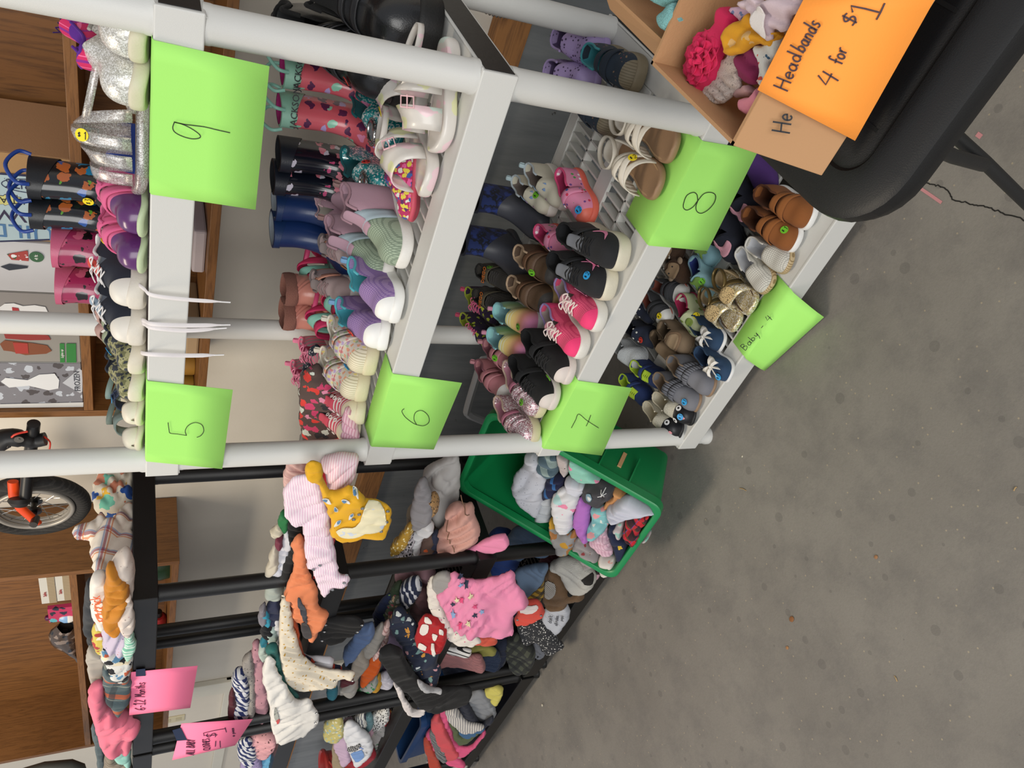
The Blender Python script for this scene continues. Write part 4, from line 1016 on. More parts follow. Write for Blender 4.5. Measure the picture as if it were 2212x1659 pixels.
def Hof(heel_px, z, rim_px):
    p = at(*heel_px, 2, z); return at(*rim_px, 1, p.y).z-z
def bow(la, root, t, m, s=.016, u=0):
    b = MB(); c = la.P(t, u, .005)
    for sg in (-1, 1):
        b.grid([[c+V((sg*s*q*1.1, (v-.5)*s*(.4+1.0*q)*1.1, .006*math.sin(PI*q)+.003*math.cos(v*9))) for v in (0, .25, .5, .75, 1)] for q in (.05, .3, .6, .85, 1.0)])
        b.grid([[c+V((sg*s*.9*q*.6, s*q*1.1+(v)*.006, -.006*q+.001)) for v in (-1, 0, 1)] for q in (0, .5, 1)])
    b.build('bow', m, root, solid=.0012); b = MB(); b.lathe([(0, -.004), (.003, -.003), (.0045, 0), (.003, .003), (0, .004)], c+V((0, 0, .003)), 12); b.build('bow_knot', m, root)
Z1, Z2, Z3, Z4 = [l[1]+.0005 for l in reversed(WZ)]
# ------------------------------------------------------------- top white shelf (seen edge-on)
def T1(y, Yt=.012, L=.15, ang=0):
    """toe at the front edge where photo row y crosses, heel behind; ang in degrees towards the right"""
    X = at(326, y, 1, Yt).x; a = math.radians(ang)
    return (X+L*math.sin(a), Yt+L*math.cos(a), Z1), (X, Yt, Z1)
M_GLS = cloth('#b7b5b0', ('glitter', '#dcdad2', 700), sheen=0, var=.2)
h, t = T1(958, .0, .13, -8); sandal('beige rubber child sandal with grey straps, leftmost on the top white shelf', h, t, Z1, '#d8d0bb', '#a39883', [(.45, .62, '#7d8c85')], heelcup='#c9c0aa', toebox='#dcd5c4', ankle='#6d7b72')
h, t = T1(903, .0, .13, -8); sandal('beige rubber child sandal with grey straps and a round blue $2 sticker', h, t, Z1, '#d8d0bb', '#a39883', [(.45, .62, '#28334a')], heelcup='#c9c0aa', toebox='#dcd5c4', ankle='#7f938a', st=('b', '$2', (.55, 0)), buckle=('#23304a', -.3))
CAMO = cloth('#2b3038', ('camo', ['#6f6f4c', '#9b9870', '#31373f'], .016))
h, t = T1(850, -.002, .14, -5); shoe('olive and navy camouflage slip-on shoe, the left one of the pair', h, t, Z1, CAMO, '#d6cfbc', '#2b3340', hc=.05, hb=.032, ts=.018, foxing='#2b3340')
h, t = T1(790, -.002, .14, -5); shoe('olive and navy camouflage slip-on shoe with a round blue $1 sticker', h, t, Z1, CAMO, '#d6cfbc', '#2b3340', hc=.05, hb=.032, ts=.018, foxing='#2b3340', st=('b', '$1', (.6, .25)))
def long_laces(spec):
    def f(la, root):
        inv = root.matrix_world.inverted()
        for pts in spec:
            q = cr([inv @ at(x, y, 1, Y) for x, y, Y in pts], 6); b = MB(); b.tube(q, [.0034]*(len(q)-3)+[.0028, .0015, .0012], 8, flat=.35)
            b.build('loose_lace', cloth('#e4dfe0'), root)
            e = q[-1]; d = (q[-1]-q[-2]).normalized(); b = MB(); b.tube([e-d*.002, e+d*.014], .0011, 8); b.build('aglet', mat('#f2f2f2', .3), root)
    return f
h, t = T1(728, -.004, .155, 0); shoe('navy canvas sneaker with long white laces, the left one of the pair', h, t, Z1, '#232835', '#d8d2c6', '#8f98a5', hc=.056, hb=.036, ts=.017, lace='#dcdada', toecap=mat('#ddd8ce', .5), tcap=.86, foxing='#d8d8d8', tongue='#8fa2b4',
     extra=long_laces([[(300, 695, .03), (312, 700, -.005), (330, 708, -.036), (400, 714, -.040), (470, 710, -.036)], [(300, 690, .03), (312, 693, -.005), (330, 700, -.038), (400, 703, -.041), (478, 702, -.037)], [(303, 760, .03), (320, 765, -.035), (400, 768, -.039), (465, 767, -.036)]]))
h, t = T1(648, -.004, .155, 0); shoe('navy canvas sneaker with long white laces, beside the purple-toed shoes', h, t, Z1, '#232835', '#d8d2c6', '#8f98a5', hc=.056, hb=.036, ts=.017, lace='#dcdada', toecap=mat('#ddd8ce', .5), tcap=.86, foxing='#d8d8d8', tongue='#c9433a',
     extra=long_laces([[(296, 612, .02), (312, 625, -.02), (330, 638, -.038), (400, 647, -.041), (478, 652, -.037)]]))
for y, lb, st in ((568, 'pink shoe with a purple rubber toe, on the left of its pair', ('y', '$2', (.5, .35))), (488, 'pink shoe with a purple rubber toe, next to the clear jelly sandal', None)):
    h, t = T1(y, -.004, .135, 0); shoe(lb, h, t, Z1, '#d56a93', '#b9c9a4', '#8d4260', hc=.066, hb=.040, ts=.008, te=2.8, toecap=mat('#5b2c66', .28, coat=.3), tcap=.66, straps=[(.50, .64, '#d8628e', -.9, .9), (.33, .46, '#d8628e', -.85, .85)], st=st, foxing='#c25783')
JEL = mat('#978d86', .12, ('glitter', '#c9c2bd', 900), coat=.5, alpha=.42, var=0)
sandal('clear glitter jelly sandal with a high looped ankle strap lying across the shelf', (at(326, 262, 1, .05).x+.0, .055, Z1), (at(326, 418, 1, .03).x, .03, Z1), Z1, JEL, mat('#9b8c80', .2, alpha=.8), [(.52, .62, JEL), (.66, .76, JEL), (.80, .90, JEL), (.40, .50, JEL, -.97, .97, .1)], hb=.045, ankle=JEL, heelcup=JEL, st=('y', '$1', (.55, -.45)), buckle=('#2d8a94', .5), L=.175, lift=.0)
b_ = MB()
h, t = T1(214, .002, .16, 18); shoe('silver glitter shoe with cream scuffed toe, the left one of the pair', h, t, Z1, M_GLS, '#cfc9b2', '#caa79a', hc=.05, hb=.042, ts=.014, te=3, foxing='#a9a6a0')
h, t = T1(108, .002, .16, 18); shoe('silver glitter shoe with cream scuffed toe, nearest the right post', h, t, Z1, M_GLS, '#cfc9b2', '#caa79a', hc=.05, hb=.042, ts=.014, te=3, foxing='#a9a6a0')
TART = cloth('#cf2a63', ('plaid', [('#6a2a9a', .016, .25, 0, .1), ('#8a2a8a', .016, .25, 1, .3), ('#ff7fae', .016, .08, 0, .6)]))
X = at(240, 85, 1, .10).x
r_, la_ = shoe('pink and purple checked toddler slipper behind the silver shoes', (X-.02, .06, Z1), (X, .19, Z1), Z1, TART, '#5a2a8a', '#5b2390', hc=.09, hb=.08, ts=.01, W=.5, L=.13)
text('PAW', .016, frame(la_.P(.62, 0, .004), la_.N(.62, 0), (.35, -1, .0)), mat('#3a1d66', .5), r_, 'printed_word'); text('PATROL', .009, frame(la_.P(.80, 0, .004), la_.N(.80, 0), (.35, -1, 0)), M_LWHITE, r_, 'printed_word')
for y, lb in ((470, 'small black soft shoe with copper print behind the pink shoes, left one'), (400, 'small black soft shoe with copper print behind the clear sandal')):
    X = at(240, y, 1, .14).x; shoe(lb, (X+.01, .24, Z1), (X, .13, Z1), Z1, cloth('#17171b', ('spots', ['#7a5a44'], .012, .25)), '#17171b', '#101013', hc=.068, hb=.066, ts=.006, W=.5)
X = at(260, 400, 1, .09).x; shoe('blue toddler slipper behind the jelly sandal', (X+.04, .20, Z1), (X, .10, Z1), Z1, '#1f3c8c', '#16265c', '#16265c', hc=.05, hb=.05, ts=.008, W=.5)
FROG = mat('#14171c', .2, ('spots', ['#5f9a2e', '#27529c', '#b5602e', '#1f7fa8'], .026, .40), coat=.5)
for y, yy, lb, st in ((566, .16, 'black rain boot with green frogs and blue handles, left one', None), (505, .17, 'black rain boot with green frogs and blue handles and a yellow $3 sticker', ('y', '$3'))):
    X = at(326, y, 1, yy).x; boot(lb, (X+.04, yy+.13, Z1), (X, yy-.01, Z1), Z1, .175, FROG, '#202024', lin='#10182c', L=.14, handles='#1c3f8e', rim='#14171c', st=st)
LADY = mat('#a5305a', .25, ('spots', ['#1d1418', '#d0607e', '#1d1418'], .028, .36), coat=.5)
for y, yy, lb, st in ((716, .13, 'pink ladybug rain boot, left one of the pair', None), (640, .12, 'pink ladybug rain boot with a round green $3 sticker', ('g', '$3'))):
    X = at(326, y, 1, yy).x; boot(lb, (X+.02, yy+.13, Z1), (X, yy, Z1), Z1, .145, LADY, '#8c2748', lin='#7a2140', L=.14, rim='#c75e7e', st=st, W=.5)
for y, lb, c1 in ((775, 'dusty pink child sandal behind the camouflage shoes', '#b08e86'), (742, 'dusty pink child sandal behind the laced sneakers', '#b49188')):
    X = at(300, y, 1, .12).x; sandal(lb, (X+.01, .27, Z1), (X, .13, Z1), Z1, c1, '#8d7668', [(.5, .64, c1), (.68, .8, '#9aa58a')], heelcup=c1, ankle=c1, hb=.05)
# ------------------------------------------------------------- second shelf: row 6
FUR = cloth('#0e0e0f', bump=1.0, bscale=500)
boot('black winter boot with furry collar and grey edging, rightmost on the middle shelf', (838, -30), (862, 60), Z2, .125, cloth('#141416'), '#161616', rim=FUR, fur=1, lin='#0c0c0c', L=.15)
boot('black winter boot with furry collar and grey edging behind the coral rain boots', (836, 110), (858, 190), Z2, .125, cloth('#141416'), '#161616', rim=FUR, fur=1, lin='#0c0c0c', L=.15)
def tonka(la, root):
    for ph in ((.5, .35), (.58, .35), (.66, .35)): strap(la, root, ph[0], ph[0]+.035, mat('#2c2c2e', .3), -.6, .6, .002)
    p = la.P(.30, .75, .004); n = la.N(.30, .75); M_ = frame(p, n, (0, 0, 1)); b = MB(); b.box((-.013, -.005, 0), (.013, .005, .0008)); b.v = [tuple(M_ @ V(v)) for v in b.v]; o = b.build('yellow_label', mat('#e2c51e', .5, var=0), root, smooth=False)
    text('Tonka', .008, M_ @ Matrix.Translation((0, 0, .0009)), M_INK, o)
shoe('black leather work boot with a yellow side label, the right one', (880, -8), (962, 88), Z2, mat('#1a1b1d', .3, coat=.3, bump=.15, var=.1), '#151515', '#0c0c0c', hc=.10, hb=.052, ts=.02, W=.46, extra=tonka, tongue='#111111')
shoe('black leather work boot with a yellow tag behind the right front post', (838, 85), (925, 178), Z2, mat('#1b1c1e', .3, coat=.3, bump=.15, var=.1), '#151515', '#0c0c0c', hc=.10, hb=.05, ts=.02, W=.44, extra=tonka, tongue='#111111', st=('r', '$2', (.8, .3)))
ICE = mat('#d5606c', .28, ('spots', ['#8fd0b4', '#e58fb6', '#5a2a50', '#b9a6dc'], .024, .38), coat=.4)
boot('coral rain boot with ice cream print and mint handles, nearest the black boots', (832, 190), (850, 278), Z2, .195, ICE, '#3b2430', rim='#93c3ae', lin='#b02c78', L=.15, handles='#8cc3b2', txt='JACKSON')
boot('coral rain boot with ice cream print and mint handles, left one of the pair', (816, 258), (842, 345), Z2, .195, ICE, '#3b2430', rim='#93c3ae', lin='#b02c78', L=.15, handles='#8cc3b2', txt='JACKSON')
UNI = mat('#10141f', .2, ('spots', ['#c9c3d2', '#c24a78', '#10141f', '#d27a8a', '#dcd8e2'], .022, .34), coat=.6)
boot('glossy navy rain boot with small white unicorns and a red sticker', (800, 365), (818, 440), Z2, .185, UNI, '#15171c', rim='#151a26', lin='#0d1018', L=.15, st=('r', '$3'), stz=.12)
boot('glossy navy rain boot with small white unicorns, next to the blue boots', (790, 415), (806, 490), Z2, .19, UNI, '#15171c', rim='#151a26', lin='#0d1018', L=.15)
NB = mat('#173061', .38, bump=.05, var=.05, coat=.2)
boot('plain royal blue rubber boot, the right one of the pair', (765, 442), (790, 540), Z2, .175, NB, '#12244a', rim='#15305c', lin='#8f979f', L=.17)
boot('plain royal blue rubber boot, the left one of the pair', (760, 505), (780, 602), Z2, .175, NB, '#12244a', rim='#15305c', lin='#8f979f', L=.17)
PUF = mat('#c58577', .28, bump=.5, bscale=25, var=.08)
PF = cloth('#8f5f52', bump=1, bscale=600)
boot('shiny rose quilted winter boot with plush collar and a yellow $5 sticker', (738, 618), (765, 690), Z2, .125, PUF, '#c07f70', rim=PF, fur=1, lin='#8f5f52', L=.15, ringsn=1, W=.5)
boot('shiny rose quilted winter boot with plush collar, beside the pink runners', (735, 672), (758, 748), Z2, .125, PUF, '#c07f70', rim=PF, fur=1, lin='#8f5f52', L=.15, ringsn=1, W=.5)
TEAL = mat('#0f8790', .12, ('glitter', '#3fb7b8', 330), coat=.7, var=.1)
def medal(la, root):
    p = la.P(.80, 0, .004); n = la.N(.80, 0); fm = frame(p, n, (0, -1, .01)); b = MB(); R = .021
    b.tube([fm @ V((R*.8*math.cos(a), R*1.05*math.sin(a), .003)) for a in [2*PI*k/28 for k in range(28)]], .0032, 8, closed=True)
    for k in range(18):
        a = 2*PI*k/18; b.lathe([(0, -.0028), (.0028, 0), (0, .0028)], fm @ V((R*1.02*math.cos(a), R*1.28*math.sin(a), .003)), 8)
    b.build('silver_frame', M_CHROME, root)
    b = MB(); b.disc(fm @ V((0, 0, .001)), n, R*.82, .0015, ry=R*1.0); b.build('medallion', mat('#7c8f96', .3, ('spots', ['#a3282e', '#e0c79a'], .012, .35)), root)
shoe('teal glitter jelly shoe with silver oval medallion, nearest the coral boots', (838, 190), (876, 318), Z2, TEAL, mat('#0f7f86', .2, coat=.5), '#0a5c62', hc=.06, hb=.036, ts=.008, extra=medal, L=.17)
shoe('teal glitter jelly shoe with silver oval medallion and a red $2 sticker', (790, 285), (866, 420), Z2, TEAL, mat('#0f7f86', .2, coat=.5), '#0a5c62', hc=.06, hb=.038, ts=.008, extra=medal, L=.17, st=('r', '$2', (.58, -.6)), lift=.004)
IRI = mat('#d8d3cc', .35, ('spots', ['#e7c9cf', '#cfdfd6', '#dcdcae'], .05, .5), coat=.3, var=.1)
IRF = mat('#e3dad6', .5, ('spots', ['#e9cdd4', '#dfe3c6'], .04, .5), var=.08)
for hh, tt_, lb, st in (((978, 188), (966, 330), 'pearly white and pink buckle sandal at the shelf edge, nearest the right post', None), ((905, 262), (947, 406), 'pearly white and pink buckle sandal on the left of its pair', None), ((905, 168), (918, 268), 'pearly pink buckle sandal behind the two front ones, with a yellow $1 sticker', ('y', '$1', (.85, .2)))):
    sandal(lb, hh, tt_, Z2, IRI, IRF, [(.36, .52, IRI), (.64, .84, IRI)], L=.165, ts=.02, hb=.042, ankle=IRI, heelcup=None, buckle=('#e5b9bf', -.4), st=st, W=.44)
WTR = cloth('#b02c5c', ('spots', ['#d9c94a', '#3a5c9c', '#d8d8d0', '#5a2a60', '#e0609a'], .012, .5))
shoe('colourful splash-print water shoe lying behind the pearly sandals', (878, 350), (905, 428), Z2, WTR, '#b83a56', '#8a2848', hc=.04, hb=.036, ts=.009, L=.12, lift=.002)
shoe('colourful splash-print water shoe tipped on its side at the shelf edge', (918, 400), (914, 478), Z2, WTR, '#c24a5e', '#8a2848', hc=.045, hb=.036, ts=.009, L=.12, roll=.5, lift=.010)
MESH = cloth('#a8b8a0', ('dots', ['#6d7c6e'], .0042, .0012)); MESH = cloth('#a3b39c', ('grid', '#7d8d7a', .0035, .35))
MAU = cloth('#b592a0')
for hh, tt_, lb, st in (((862, 428), (893, 566), 'pale green mesh and mauve sneaker with blue strap at the shelf edge', None), ((806, 452), (856, 596), 'pale green mesh and mauve sneaker with blue strap, behind its mate', None)):
    shoe(lb, hh, tt_, Z2, MAU, '#e4e2dc', '#8e7480', hc=.082, hb=.036, ts=.015, L=.17, toecap=MESH, tcap=.5, straps=[(.44, .56, '#9fb0b8', -.95, .9)], tongue=MAU, foxing='#a8848f', lop='#8d6f6c', heelc=MAU)
    root = bpy.data.objects[-1] if False else None
for (hh, tt_, lb, li) in (((790, 418), (806, 470), 'mauve knitted baby bootie with open fleecy collar, behind the mesh sneaker', .004), ((786, 460), (800, 515), 'mauve knitted baby bootie with open fleecy collar, beside the blue boot', .012)):
    shoe(lb, hh, tt_, Z2, MAU, '#b08f98', '#c9c3b8', hc=.105, hb=.06, ts=.006, L=.12, W=.5, lift=li, foxing='#c2a1a8')
def cross(la, root):
    laces(la, root, cloth('#9a8080'), .54, .70, 3, .28, .0022, bow=False); patch_on(la, root, [(.66, .86), (.80, .9), (.84, .45), (.72, .35)], cloth('#b0743e'), 'side_panel', lab='tan side panel')
for hh, tt_, lb, li in (((755, 500), (832, 566), 'peach and grey velcro sneaker with white sole, the right one', .02), ((742, 578), (800, 646), 'peach and grey velcro sneaker with white sole, the left one', .016)):
    shoe(lb, hh, tt_, Z2, '#b8a3a2', '#eceae6', '#7c7170', hc=.06, hb=.038, ts=.015, L=.16, straps=[(.40, .50, '#d79a83', -.9, .9)], tongue='#8d817f', extra=cross, lift=li, heelc='#d6957c')
PUR = cloth('#a58ab5', ('dots', ['#cdbcd6'], .0042, .3))
PUR = cloth('#a68bb6', ('grid', '#8468a0', .0036, .4))
WT = mat('#eeeeea', .5, var=.03)
for hh, tt_, lb, st in (((838, 575), (876, 678), 'lilac mesh slip-on sneaker with turquoise lining, at the shelf edge', None), ((800, 648), (848, 732), 'lilac mesh slip-on sneaker with turquoise lining and a red sticker', ('r', '$3', (.62, .3)))):
    shoe(lb, hh, tt_, Z2, PUR, WT, '#4fb0c0', hc=.062, hb=.038, ts=.015, L=.155, W=.46, toecap=WT, tcap=.90, foxing='#5bb9c6', lop='#7fa8cf', st=st)
FLO = cloth('#d8cfc2', ('spots', ['#e0a080', '#b7a0c4', '#a9bf94', '#e6d58a', '#d88f8f'], .013, .42))
for hh, tt_, lb, st in (((790, 700), (822, 792), 'pastel floral velcro sneaker with ribbed cream toe and a blue $2 sticker', ('b', '$2', (.78, .45))), ((766, 752), (803, 848), 'pastel floral velcro sneaker with ribbed cream toe, beside the striped sneakers', None)):
    shoe(lb, hh, tt_, Z2, FLO, '#d8cfae', '#c9c0b0', hc=.058, hb=.040, ts=.020, L=.155, W=.47, straps=[(.44, .55, FLO, -.85, .85), (.58, .69, FLO, -.8, .8)], st=st, toecap=mat('#e2dac0', .6, ('stripe', '#b9ae90', .0045, .3, 0)), tcap=.84, foxing='#e8e2d4', lop='#dcd6c8')
STR = cloth('#c4485c', ('rings', '#d6cdca', .0075, .45, 1))
def eyelets(la, root):
    b = MB()
    for t_ in (.52, .61, .70):
        for s in (-1, 1): p = la.P(t_, s*.33, .002); fm = frame(p, la.N(t_, s*.33), (0, 1, 0)); b.tube([fm @ V((.0038*math.cos(a), .0038*math.sin(a), 0)) for a in [k*PI/5 for k in range(10)]], .0011, 6, closed=True)
    b.build('eyelets', mat('#e6e1da', .4), root)
for hh, tt_, lb in (((752, 822), (796, 897), 'red and white striped canvas sneaker, next to the floral pair'), ((752, 868), (784, 942), 'red and white striped canvas sneaker, leftmost at the sign reading 6')):
    shoe(lb, hh, tt_, Z2, STR, '#dcd2b6', '#b5384c', hc=.054, hb=.036, ts=.017, L=.145, toecap=mat('#e0d6bb', .6), tcap=.82, extra=eyelets, foxing='#c24a60', tongue='#c4485c')
RUN = cloth('#d27890', ('stripe', '#8fa09c', .009, .3, 35))
for hh, tt_, lb, li in (((722, 712), (770, 795), 'pink patterned runner with white sole, behind the floral sneaker', .03), ((700, 748), (752, 842), 'pink patterned runner with white sole, resting on the folded clothes', .035)):
    shoe(lb, hh, tt_, Z2, RUN, '#dcd8d0', '#b05070', hc=.055, hb=.036, ts=.016, L=.15, lace='#d87f9c', lift=li, toecap=mat('#cfcabf', .6), tcap=.86, foxing='#d9708f', lop='#d77b99')
for hh, tt_, lb, li, stc in (((735, 560), (745, 632), 'magenta and teal sport sandal behind the peach sneaker', .02, '#c22858'), ((752, 640), (768, 735), 'magenta and teal sport sandal squeezed between the purple sneakers and the quilted boots', .02, '#c42a5c'), ((765, 600), (795, 690), 'raspberry sport sandal with teal lining under the peach sneakers', .004, '#b82850')):
    sandal(lb, hh, tt_, Z2, '#7fb5a8', '#9a4a66', [(.42, .56, stc), (.62, .72, '#7fb9a8'), (.74, .86, stc)], heelcup=stc, ankle='#d14a78', lift=li, L=.14, hb=.05)
# ------------------------------------------------------------- third shelf: rows 7 and 8
LIL = mat('#a793c2', .5, ('dots3', ['#4c3d5e'], .0085, .26), bump=.3, bscale=150, var=.06)
LIP = mat('#ab98c8', .5, bump=.1, var=.05)
for hh, tt_, lb in (((1240, 88), (1322, 120), 'lilac perforated rubber slip-on, nearest the rear post'), ((1205, 152), (1305, 182), 'lilac perforated rubber slip-on, the left one of the pair')):
    shoe(lb, hh, tt_, Z3, LIL, LIP, '#5d4c72', hc=.05, hb=.046, ts=.012, L=.16, W=.46, toecap=LIP, tcap=.88, foxing='#ab98c8')
NAV = cloth('#26323f', ('spots', ['#8a7058', '#8a4a52'], .016, .16))
for hh, tt_, lb, st in (((1312, 118), (1402, 170), 'navy patterned velcro shoe with turquoise lining and ribbed tan toe', None), ((1290, 205), (1352, 275), 'navy patterned velcro shoe with a blue sticker, behind the cream sandals', ('b', '$1', (.3, .8)))):
    shoe(lb, hh, tt_, Z3, NAV, '#7f735c', '#3f8f98', hc=.06, hb=.04, ts=.02, L=.145, W=.48, straps=[(.46, .55, '#222c38', -.8, .8), (.59, .67, '#222c38', -.75, .75)], toecap=mat('#857a64', .6, ('stripe', '#6a604c', .005, .3, 0)), tcap=.88, st=st)
CRM = mat('#d9d2c4', .5, bump=.1, var=.06)
for hh, tt_, lb, st in (((1350, 318), (1440, 408), 'cream strappy sandal with tan footbed and a yellow $2 sticker', ('y', '$2', (.66, -.5))), ((1380, 255), (1474, 325), 'cream strappy sandal with tan footbed, nearest the cardboard box', None)):
    sandal(lb, hh, tt_, Z3, '#9a7b5e', '#b0906c', [(.52, .58, CRM, -.97, .97, .06), (.56, .62, CRM, -.97, .97, -.06), (.64, .70, CRM, -.97, .97, .06), (.68, .74, CRM, -.97, .97, -.06)], L=.16, W=.42, ts=.014, hb=.038, heelcup=CRM, ankle=CRM, st=st, lift=.0012)
def flies(la, root):
    for t_, u_, c_ in ((.62, .25, '#9a86b8'), (.70, -.1, '#7f9dc9'), (.78, .2, '#a87c9c'), (.66, -.35, '#7f9dc9')):
        patch_on(la, root, [(t_-.03, u_-.1), (t_, u_), (t_-.03, u_+.1), (t_+.03, u_+.09), (t_, u_), (t_+.03, u_-.09)], cloth(c_), 'butterfly', .001, .0006)
    patch_on(la, root, [(.40, .6), (.52, .6), (.52, .25), (.44, .3)], cloth('#7e9dbd', ('stripe', '#a7bfd6', .002, .4, 0)), 'elastic_gusset')
for hh, tt_, lb, st in (((1140, 368), (1212, 452), 'cream slip-on shoe with small butterflies and a green sticker', ('g', '$1', (.76, -.25))), ((1182, 352), (1240, 440), 'cream slip-on shoe leaning behind its butterfly mate', None)):
    shoe(lb, hh, tt_, Z3, '#cfcbb8', '#dedad2', '#7b6f68', hc=.058, hb=.038, ts=.02, L=.14, extra=flies, st=st, foxing='#bdc9cf', lop='#b9cfd4')
DOT = cloth('#e48fb0', ('dots3', ['#3a6cb0', '#d23a5a', '#ffffff', '#5aa05a', '#7a4a90'], .014, .24))
for hh, tt_, lb, st in (((1238, 350), (1292, 478), 'pink polka dot water shoe with coral sole standing alone on the lattice', ('b', '$2', (.88, -.2))), ((1168, 478), (1262, 545), 'pink polka dot water shoe with coral sole beside the brown shoes', None)):
    shoe(lb, hh, tt_, Z3, DOT, '#ea6f5c', '#b03060', hc=.045, hb=.034, ts=.013, L=.145, straps=[(.50, .62, DOT, -.85, .6)], toecap=mat('#ea7360', .5, bump=.1) if '478' and hh[0] == 1238 else None, tcap=.88, foxing='#dc4a7c', st=st)
CB = cloth('#1c2c5e', ('camo', ['#0f1424', '#1a2550', '#26397a'], .03))
GR = mat('#3f4149', .5, bump=.05)
for hh, tt_, lb, H_ in (((1118, 402), (1188, 505), 'navy camouflage neoprene boot with grey rubber foot, the right one', .15), ((1092, 490), (1152, 600), 'navy camouflage neoprene boot with grey rubber foot, the left one', .15)):
    boot(lb, hh, tt_, Z3, H_, CB, '#33353c', rim=cloth('#151b30'), lin='#0a0c14', L=.18, foot=GR, W=.40)
BK = cloth('#1d1e21')
def swoosh(la, root):
    pk_ = mat('#e58ab0', .5, var=0)
    for s in (1, -1):
        patch_on(la, root, [(.60, .60*s), (.66, .70*s), (.74, .66*s), (.84, .48*s), (.77, .72*s), (.68, .82*s), (.61, .76*s)], pk_, 'curved_mark', .002, .0008)
for hh, tt_, lb, st in (((1272, 500), (1368, 556), 'black trainer with a pink curved tick and cream sole, the right one', None), ((1252, 560), (1340, 622), 'black trainer with a pink curved tick and a blue $2 sticker', ('b', '$2', (.84, -.2)))):
    shoe(lb, hh, tt_, Z3, BK, '#d8d2bd', '#131315', hc=.06, hb=.040, ts=.02, L=.165, W=.44, straps=[(.40, .50, '#26272a', -.9, .9)], lace='#141416', lacekw=dict(bow=False, t0=.55, t1=.72), extra=swoosh, tongue='#6f7278', st=st)
BRN = mat('#5b4634', .55, bump=.4, bscale=60, var=.2)
for hh, tt_, lb, st in (((1155, 530), (1236, 598), 'worn brown leather velcro shoe with a green $1 sticker', ('g', '$1', (.66, .2))), ((1138, 594), (1220, 660), 'worn brown leather velcro shoe with creased straps, beside the rainbow slip-on', None)):
    shoe(lb, hh, tt_, Z3, BRN, '#a38c5e', '#c0a588', hc=.062, hb=.042, ts=.02, L=.15, W=.46, straps=[(.42, .53, mat('#6d4e36', .6, bump=.3), -.9, .9), (.57, .68, mat('#5e4632', .6, bump=.3), -.88, .88)], toecap=mat('#44423f', .5, bump=.3), tcap=.88, st=st)
DG = cloth('#4a4640', ('grid', '#33302d', .004, .3))
def diego(la, root):
    p = la.P(.48, 0, .0075); text('DIEGO', .014, frame(p, la.N(.48, 0), (0, -1, .0)), mat('#d8752a', .5), root, 'strap_print')
for hh, tt_, lb, st in (((1062, 575), (1130, 612), 'brown and black child sneaker with orange lettered strap and green $2 sticker', ('g', '$2', (.44, -.5))), ((1062, 628), (1122, 668), 'brown and black child sneaker with orange lettered strap, behind the rainbow slip-ons', None)):
    shoe(lb, hh, tt_, Z3, DG, '#3a3530', '#121212', hc=.065, hb=.04, ts=.014, L=.14, W=.45, straps=[(.40, .54, '#57503f', -.9, .9)], extra=diego, lace='#3d3a38', lacekw=dict(bow=False, t0=.58, t1=.74), st=st)
def rbow():
    m = bpy.data.materials.new('rainbow_fade'); m.use_nodes = True; t = NT(m); s = t.sep(t.tc)
    f = t.math('MULTIPLY', s[1], 1/.15)
    c = t.ramp(f, [(.0, rgb('#8fc9cf')), (.32, rgb('#a7cf9a')), (.5, rgb('#c9d890')), (.7, rgb('#e0c27a')), (.86, rgb('#e59a8a')), (1, rgb('#d98ab4'))])
    st_ = t.math('MULTIPLY', t.math('LESS_THAN', t.math('FRACT', t.math('MULTIPLY', s[1], 1/.007)), .35), t.math('MULTIPLY', t.math('GREATER_THAN', f, .42), t.math('LESS_THAN', f, .66)))
    c = t.mix(t.math('MULTIPLY', st_, .7), c, rgb('#d9e6e3')); t.l.new(c, t.b.inputs['Base Color']); t.b.inputs['Roughness'].default_value = .8; return m
RB = rbow()
for hh, tt_, lb, st in (((1096, 655), (1182, 706), 'rainbow striped slip-on with white sole and a green $3 sticker', ('g', '$3', (.80, .1))), ((1088, 706), (1165, 765), 'rainbow striped slip-on half hidden behind the black velcro shoe', None)):
    shoe(lb, hh, tt_, Z3, RB, '#dcdcda', '#8fbcc2', hc=.058, hb=.042, ts=.014, L=.155, W=.46, st=st, lop='#c98aa0', foxing='#8fc9cf')
YP = cloth('#2d1c3c', ('spots', ['#b5c43a', '#121016'], .02, .3))
for hh, tt_, lb in (((1048, 625), (1090, 690), 'black and purple runner with pink laces and lime lining, the right one'), ((1032, 672), (1078, 745), 'black and purple runner with pink laces and lime lining, leftmost at the back')):
    shoe(lb, hh, tt_, Z3, YP, '#1d1624', '#a3b23a', hc=.055, hb=.036, ts=.012, L=.145, lace='#d2608a', lop='#c24c6c')
PM = cloth('#e0587a', ('grid', '#c03a62', .0036, .35)); PV = cloth('#8d7fb2')
for hh, tt_, lb in (((1258, 612), (1314, 702), 'neon pink mesh runner with lilac trim and white studded sole, the right one'), ((1230, 675), (1276, 762), 'neon pink mesh runner with lilac trim and white studded sole, the left one')):
    shoe(lb, hh, tt_, Z3, PM, '#e2dfd6', '#a79a94', hc=.05, hb=.036, ts=.02, L=.145, W=.42, lace='#e6d5d0', toecap=cloth('#ef3f78'), tcap=.84, foxing='#9a86b8', heelc=cloth('#e8407a'), tongue='#c58a96')
PL = mat('#b87a80', .5, bump=.15, var=.1)
